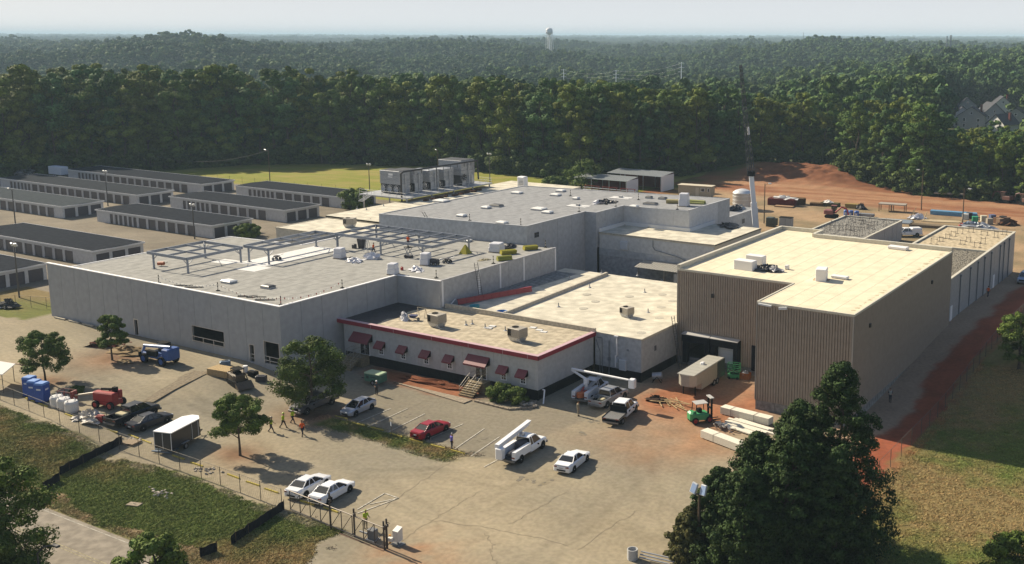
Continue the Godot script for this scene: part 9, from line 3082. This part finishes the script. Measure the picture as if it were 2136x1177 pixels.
# ---------------------------------------------------------------- people: one continuous skin meshed from tapered bones
# bone: [a, b, ra, rb, colour]
func skin(mb: MB, bones: Array, cell: float, k: float) -> void:
	var lo := Vector3(1e9,1e9,1e9); var hi := -lo
	for b in bones:
		var r: float = maxf(b[2], b[3]) + cell*2.5
		for p in [b[0], b[1]]:
			lo = lo.min(p - Vector3(r, r, r)); hi = hi.max(p + Vector3(r, r, r))
	var nx := int((hi.x - lo.x)/cell) + 2; var ny := int((hi.y - lo.y)/cell) + 2; var nzz := int((hi.z - lo.z)/cell) + 2
	var f := PackedFloat32Array(); f.resize(nx*ny*nzz); f.fill(9.0)
	var own := PackedByteArray(); own.resize(nx*ny*nzz)
	var near := PackedFloat32Array(); near.resize(nx*ny*nzz); near.fill(9.0)
	for bi in bones.size():
		var b: Array = bones[bi]
		var a: Vector3 = b[0]; var ab: Vector3 = b[1] - a
		var ra: float = b[2]; var rb: float = b[3]
		var r := maxf(ra, rb) + k + cell*2.0
		var l2 := maxf(ab.length_squared(),1e-9)
		var mn: Vector3 = (a.min(b[1]) - Vector3(r, r, r) - lo)/cell; var mx: Vector3 = (a.max(b[1]) + Vector3(r, r, r) - lo)/cell
		for z in range(maxi(0, int(mn.z)), mini(nzz, int(mx.z) + 2)):
			for y in range(maxi(0, int(mn.y)), mini(ny, int(mx.y) + 2)):
				for x in range(maxi(0, int(mn.x)), mini(nx, int(mx.x) + 2)):
					var p := lo + Vector3(x, y, z)*cell
					var t := clampf((p - a).dot(ab)/l2,0.0,1.0)
					var d := (p - a - ab*t).length() - lerpf(ra, rb, t)
					var i := (z*ny + y)*nx + x
					if d < near[i]:
						near[i] = d
						own[i] = bi
					var o := f[i]
					var h := maxf(k - absf(o - d),0.0)/k
					f[i] = minf(o, d) - h*h*k*0.25
	var at := {}
	var pos := []; var nor := []; var colr := []
	for z in nzz - 1:
		for y in ny - 1:
			for x in nx - 1:
				var i := (z*ny + y)*nx + x
				var s := 0
				var v := [f[i], f[i + 1], f[i + nx], f[i + nx + 1], f[i + nx*ny], f[i + nx*ny + 1], f[i + nx*ny + nx], f[i + nx*ny + nx + 1]]
				for q in 8:
					if v[q] < 0.0: s += 1
				if s == 0 or s == 8: continue
				var sum := Vector3.ZERO; var cnt := 0
				for e in [[0,1],[2,3],[4,5],[6,7],[0,2],[1,3],[4,6],[5,7],[0,4],[1,5],[2,6],[3,7]]:
					var fa: float = v[e[0]]; var fb: float = v[e[1]]
					if (fa < 0.0) != (fb < 0.0):
						var t := fa/(fa - fb)
						var pa := Vector3(e[0] & 1, (e[0] >> 1) & 1, (e[0] >> 2) & 1); var pb := Vector3(e[1] & 1, (e[1] >> 1) & 1, (e[1] >> 2) & 1)
						sum += pa.lerp(pb, t); cnt += 1
				at[i] = pos.size()
				pos.append(lo + (Vector3(x, y, z) + sum/cnt)*cell)
				nor.append(Vector3(v[1] + v[3] + v[5] + v[7] - v[0] - v[2] - v[4] - v[6], v[2] + v[3] + v[6] + v[7] - v[0] - v[1] - v[4] - v[5], v[4] + v[5] + v[6] + v[7] - v[0] - v[1] - v[2] - v[3]).normalized())
				colr.append(bones[own[i]][4])
	var sx := 1; var sy := nx; var sz := nx*ny
	for i in at.keys():
		for ax in [[sx, sy, sz],[sy, sz, sx],[sz, sx, sy]]:
			var j: int = i + ax[0]
			if (f[i] < 0.0) == (f[j] < 0.0): continue
			var c0: int = i - ax[1] - ax[2]; var c1: int = i - ax[2]; var c3: int = i - ax[1]
			if not (at.has(c0) and at.has(c1) and at.has(c3)): continue
			var q := [at[c0], at[c1], at[i], at[c3]]
			if f[i] > 0.0: q.reverse()
			mb.col = colr[q[2]]
			mb.trin(pos[q[0]], pos[q[1]], pos[q[2]], nor[q[0]], nor[q[1]], nor[q[2]])
			mb.trin(pos[q[0]], pos[q[2]], pos[q[3]], nor[q[0]], nor[q[2]], nor[q[3]])
func turn_z(v: Vector3, a: float) -> Vector3:
	return v.rotated(Vector3.BACK, a)
func person_mesh(pose: Array, top: Color, pants: Color, sleeves: Color, hair: Color) -> ArrayMesh:
	var mb := MB.new()
	var sk := Color(0.36,0.20,0.13)
	var shoe := Color(0.05,0.035,0.025)
	var bones := []
	var lean: float = pose[8]
	var hip := Vector3(0,0.93,0)
	var chest := hip + turn_z(Vector3(0.0,0.40,0),-lean)
	var neck := hip + turn_z(Vector3(0.01,0.56,0),-lean)
	var head := hip + turn_z(Vector3(0.05,0.72,0),-lean*0.8)
	bones.append([hip + Vector3(0,0.0,-0.07), hip + Vector3(0,0.0,0.07),0.125,0.125, pants])
	bones.append([hip + Vector3(0,0.08,0), chest, 0.135,0.155, top])
	bones.append([chest + Vector3(0,0.06,-0.12), chest + Vector3(0,0.06,0.12),0.10,0.10, top])
	bones.append([chest + Vector3(0,0.08,0), neck, 0.08,0.055, sk])
	bones.append([neck, head, 0.055,0.07, sk])
	var low := 9.0
	var legs := []
	for s in [0,1]:
		var z := -0.09 if s == 0 else 0.09
		var a: float = pose[s]; var kn: float = pose[2 + s]
		var h := hip + Vector3(0,-0.03, z)
		var knee := h + turn_z(Vector3(0.01,-0.43,0), a)
		var ank := knee + turn_z(Vector3(0,-0.40,0), a - kn)
		legs.append([h, knee, ank, a - kn])
		low = minf(low, ank.y - 0.075)
	for l in legs:
		bones.append([l[0], l[1],0.095,0.065, pants]); bones.append([l[1], l[2],0.065,0.048, pants])
		bones.append([l[2] + Vector3(-0.03,-0.035,0), l[2] + turn_z(Vector3(0.15,-0.045,0), maxf(0.0, l[3])*0.5),0.045,0.038, shoe])
	var hands := []
	for s in [0,1]:
		var z := -1.0 if s == 0 else 1.0
		var sh := chest + Vector3(0,0.08, z*0.19)
		var a: float = pose[4 + s]; var el: float = pose[6 + s]
		var elb := sh + turn_z(Vector3(0,-0.28, z*0.05), a)
		var wr := elb + turn_z(Vector3(0,-0.25,-z*0.01), a + el)
		bones.append([sh, elb, 0.058,0.045, sleeves]); bones.append([elb, wr, 0.042,0.03, sk])
		hands.append([wr, turn_z(Vector3(0,-1,0), a + el), z])
	skin(mb, bones, 0.034,0.05)
	# head with jaw, nose, ears, brow
	var hb := [[head + Vector3(-0.015,0.06,0), head + Vector3(0.0,0.11,0),0.088,0.082, hair],[head + Vector3(0.025,0.0,0), head + Vector3(0.03,0.085,0),0.066,0.072, sk],[head + Vector3(0.055,-0.035,0), head + Vector3(0.03,0.0,0),0.035,0.05, sk],[head + Vector3(0.098,0.05,0), head + Vector3(0.115,0.02,0),0.010,0.016, sk],[head + Vector3(0.01,0.04,-0.083), head + Vector3(0.01,0.07,-0.083),0.016,0.018, sk],[head + Vector3(0.01,0.04,0.083), head + Vector3(0.01,0.07,0.083),0.016,0.018, sk],[head + Vector3(0.086,0.055,-0.03), head + Vector3(0.086,0.055,-0.028),0.012,0.012, Color(0.03,0.02,0.02)],[head + Vector3(0.086,0.055,0.028), head + Vector3(0.086,0.055,0.03),0.012,0.012, Color(0.03,0.02,0.02)],[head + Vector3(0.088,-0.02,-0.02), head + Vector3(0.088,-0.02,0.02),0.009,0.009, Color(0.22,0.07,0.06)]]
	skin(mb, hb, 0.014,0.02)
	# hands: palm, four curled fingers, thumb
	for h in hands:
		var w: Vector3 = h[0]; var d: Vector3 = h[1]; var z: float = h[2]
		var fw := turn_z(d, PI/2)
		var fb := [[w, w + d*0.07,0.026,0.030, sk],[w + d*0.06 + fw*0.025, w + d*0.06 - fw*0.025,0.02,0.02, sk]]
		for i in 4:
			var o := fw*(0.030 - i*0.020)
			var L: float = [0.068,0.075,0.070,0.055][i]
			var p0 := w + d*0.075 + o
			var p1 := p0 + d*L*0.55 + Vector3(0,0,-z*0.010)
			var p2 := p1 + d*L*0.4 + Vector3(0,0,-z*0.030)
			fb.append([p0, p1,0.0095,0.009, sk]); fb.append([p1, p2,0.009,0.0078, sk])
		var t0 := w + d*0.025 + fw*0.026
		fb.append([t0, t0 + d*0.035 + fw*0.022,0.011,0.010, sk]); fb.append([t0 + d*0.035 + fw*0.022, t0 + d*0.062 + fw*0.024 + Vector3(0,0,-z*0.012),0.010,0.008, sk])
		skin(mb, fb, 0.009,0.008)
	for i in mb.v.size(): mb.v[i].y -= low
	mb.c.resize(mb.v.size())
	var me := mb.mesh()
	me.set_meta("head", head - Vector3(0, low, 0))
	return me
func person(label: String, at: Vector3, turn: float, me: ArrayMesh, hat: Color, vest := Color(0,0,0)) -> void:
	var t := thing("person", label, "person", at, turn)
	part_mesh(me, "body", vmat("skin_cloth", 0.8), t)
	var hd: Vector3 = me.get_meta("head")
	if hat.a > 0.5:
		var mb := MB.new()
		mb.lathe(hd + Vector3(-0.01,0.115,0),[Vector2(0.125,0.0),Vector2(0.112,0.02),Vector2(0.10,0.07),Vector2(0.05,0.105),Vector2(0.0,0.115)],14)
		mb.hexa([hd + Vector3(0.09,0.105,0.08), hd + Vector3(0.17,0.095,0.05), hd + Vector3(0.17,0.11,0.05), hd + Vector3(0.09,0.125,0.08), hd + Vector3(0.09,0.105,-0.08), hd + Vector3(0.17,0.095,-0.05), hd + Vector3(0.17,0.11,-0.05), hd + Vector3(0.09,0.125,-0.08)])
		part(mb, "hard_hat", mat("hat_%s" % hat.to_html(), hat, 0.4), t)
	if vest.a > 0.5 and vest.r > 0.0:
		var mb := MB.new()
		for y in [1.08,1.24]: mb.lathe(Vector3(0.0, y, 0),[Vector2(0.178,0.0),Vector2(0.180,0.05)],14)
		part(mb, "reflective_band", mat("band_silver", Color(0.55,0.55,0.5),0.4), t)
func build_people() -> void:
	var none := Color(0,0,0,0)
	var lime := Color(0.38,0.50,0.03); var orange := Color(0.60,0.10,0.02)
	var navy := Color(0.03,0.03,0.045); var dark := Color(0.04,0.036,0.034); var khaki := Color(0.22,0.19,0.13)
	var walk := [0.45,-0.35,0.10,0.35,-0.4,0.45,0.35,0.35,0.05]
	var walk2 := [-0.3,0.4,0.35,0.08,0.45,-0.3,0.4,0.3,0.05]
	var stand := [0.06,-0.05,0.05,0.05,0.08,-0.05,0.25,0.25,0.0]
	var hold := [0.05,-0.06,0.06,0.05,0.35,0.35,1.3,1.3,0.12]
	var m_lime_w := person_mesh(walk, lime, dark, lime, Color(0.05,0.03,0.02))
	var m_lime_w2 := person_mesh(walk2, lime, navy, lime, Color(0.05,0.03,0.02))
	var m_or := person_mesh(walk, orange, navy, orange, Color(0.03,0.025,0.02))
	person("person in lime vest and dark trousers walking behind the others", gt(566,902),0.55, m_lime_w2, khaki)
	person("person in lime vest with one arm out, walking in the group", gt(591,893),0.35, m_lime_w, lime)
	person("person in lime vest walking beside the pickup under the maple", gt(611,884),0.3, m_lime_w2, lime)
	person("person in orange vest and navy trousers walking by the bare earth", gt(631,909),-1.1, m_or, none)
	person("person in violet shirt and dark trousers standing by the wheel stop", gt(942.6,938),1.2, person_mesh(stand, Color(0.16,0.13,0.42), navy, Color(0.16,0.13,0.42), Color(0.45,0.43,0.40)), none)
	person("person in grey work clothes and white helmet by the green compressor", gt(786,824),-0.6, person_mesh(hold, Color(0.07,0.08,0.09), dark, Color(0.07,0.08,0.09), Color(0.03,0.03,0.03)), Color(0.62,0.62,0.60))
	person("person in lime jacket and hood standing behind the sliding gate", gt(763,1103),-0.4, person_mesh(hold, lime, khaki, lime, lime), none)
	person("person in tan clothes standing behind the silver pickup", gt(1206,868),1.0, person_mesh(stand, khaki, khaki, khaki, Color(0.05,0.04,0.03)), none)
	person("person in dark clothes and light vest standing in the shaded lane", gt(1857,840),-1.4, person_mesh(hold, Color(0.40,0.40,0.36), navy, navy, Color(0.03,0.03,0.03)), none)
	person("person in orange vest walking along the long grey building", gt(2061,619),1.4, m_or, none)
	person("person in orange vest walking on the grey roof below the steel frame", on_a(779,529),0.3, m_or, none)
	person("person in orange shirt working from a lift at the largest steel frame", Vector3(-112.5,9.5,-119.5),2.0, person_mesh(hold, orange, navy, orange, Color(0.03,0.03,0.03)), none)
	# the lift that carries the last one
	var t := thing("roof_lift", "grey scissor lift raising a person beside the steel frame", "lift", Vector3(-112.5,7.81,-119.5))
	var mb := MB.new()
	mb.bb(-0.6,1.6,-0.4,0.6,1.69,0.4)
	part(mb, "platform", mat("steel_dark"), t)
	mb = MB.new()
	for s in [-0.35,0.35]:
		mb.tube(Vector3(-0.5,0.3, s),Vector3(0.5,1.6, s),0.05); mb.tube(Vector3(0.5,0.3, s),Vector3(-0.5,1.6, s),0.05)
	part(mb, "scissor_arms", mat("galv"), t)
	mb = MB.new()
	mb.cbox(Vector3(0,0.2,0),Vector3(1.3,0.35,0.8),0.05)
	part(mb, "base", mat("machine_dark"), t)
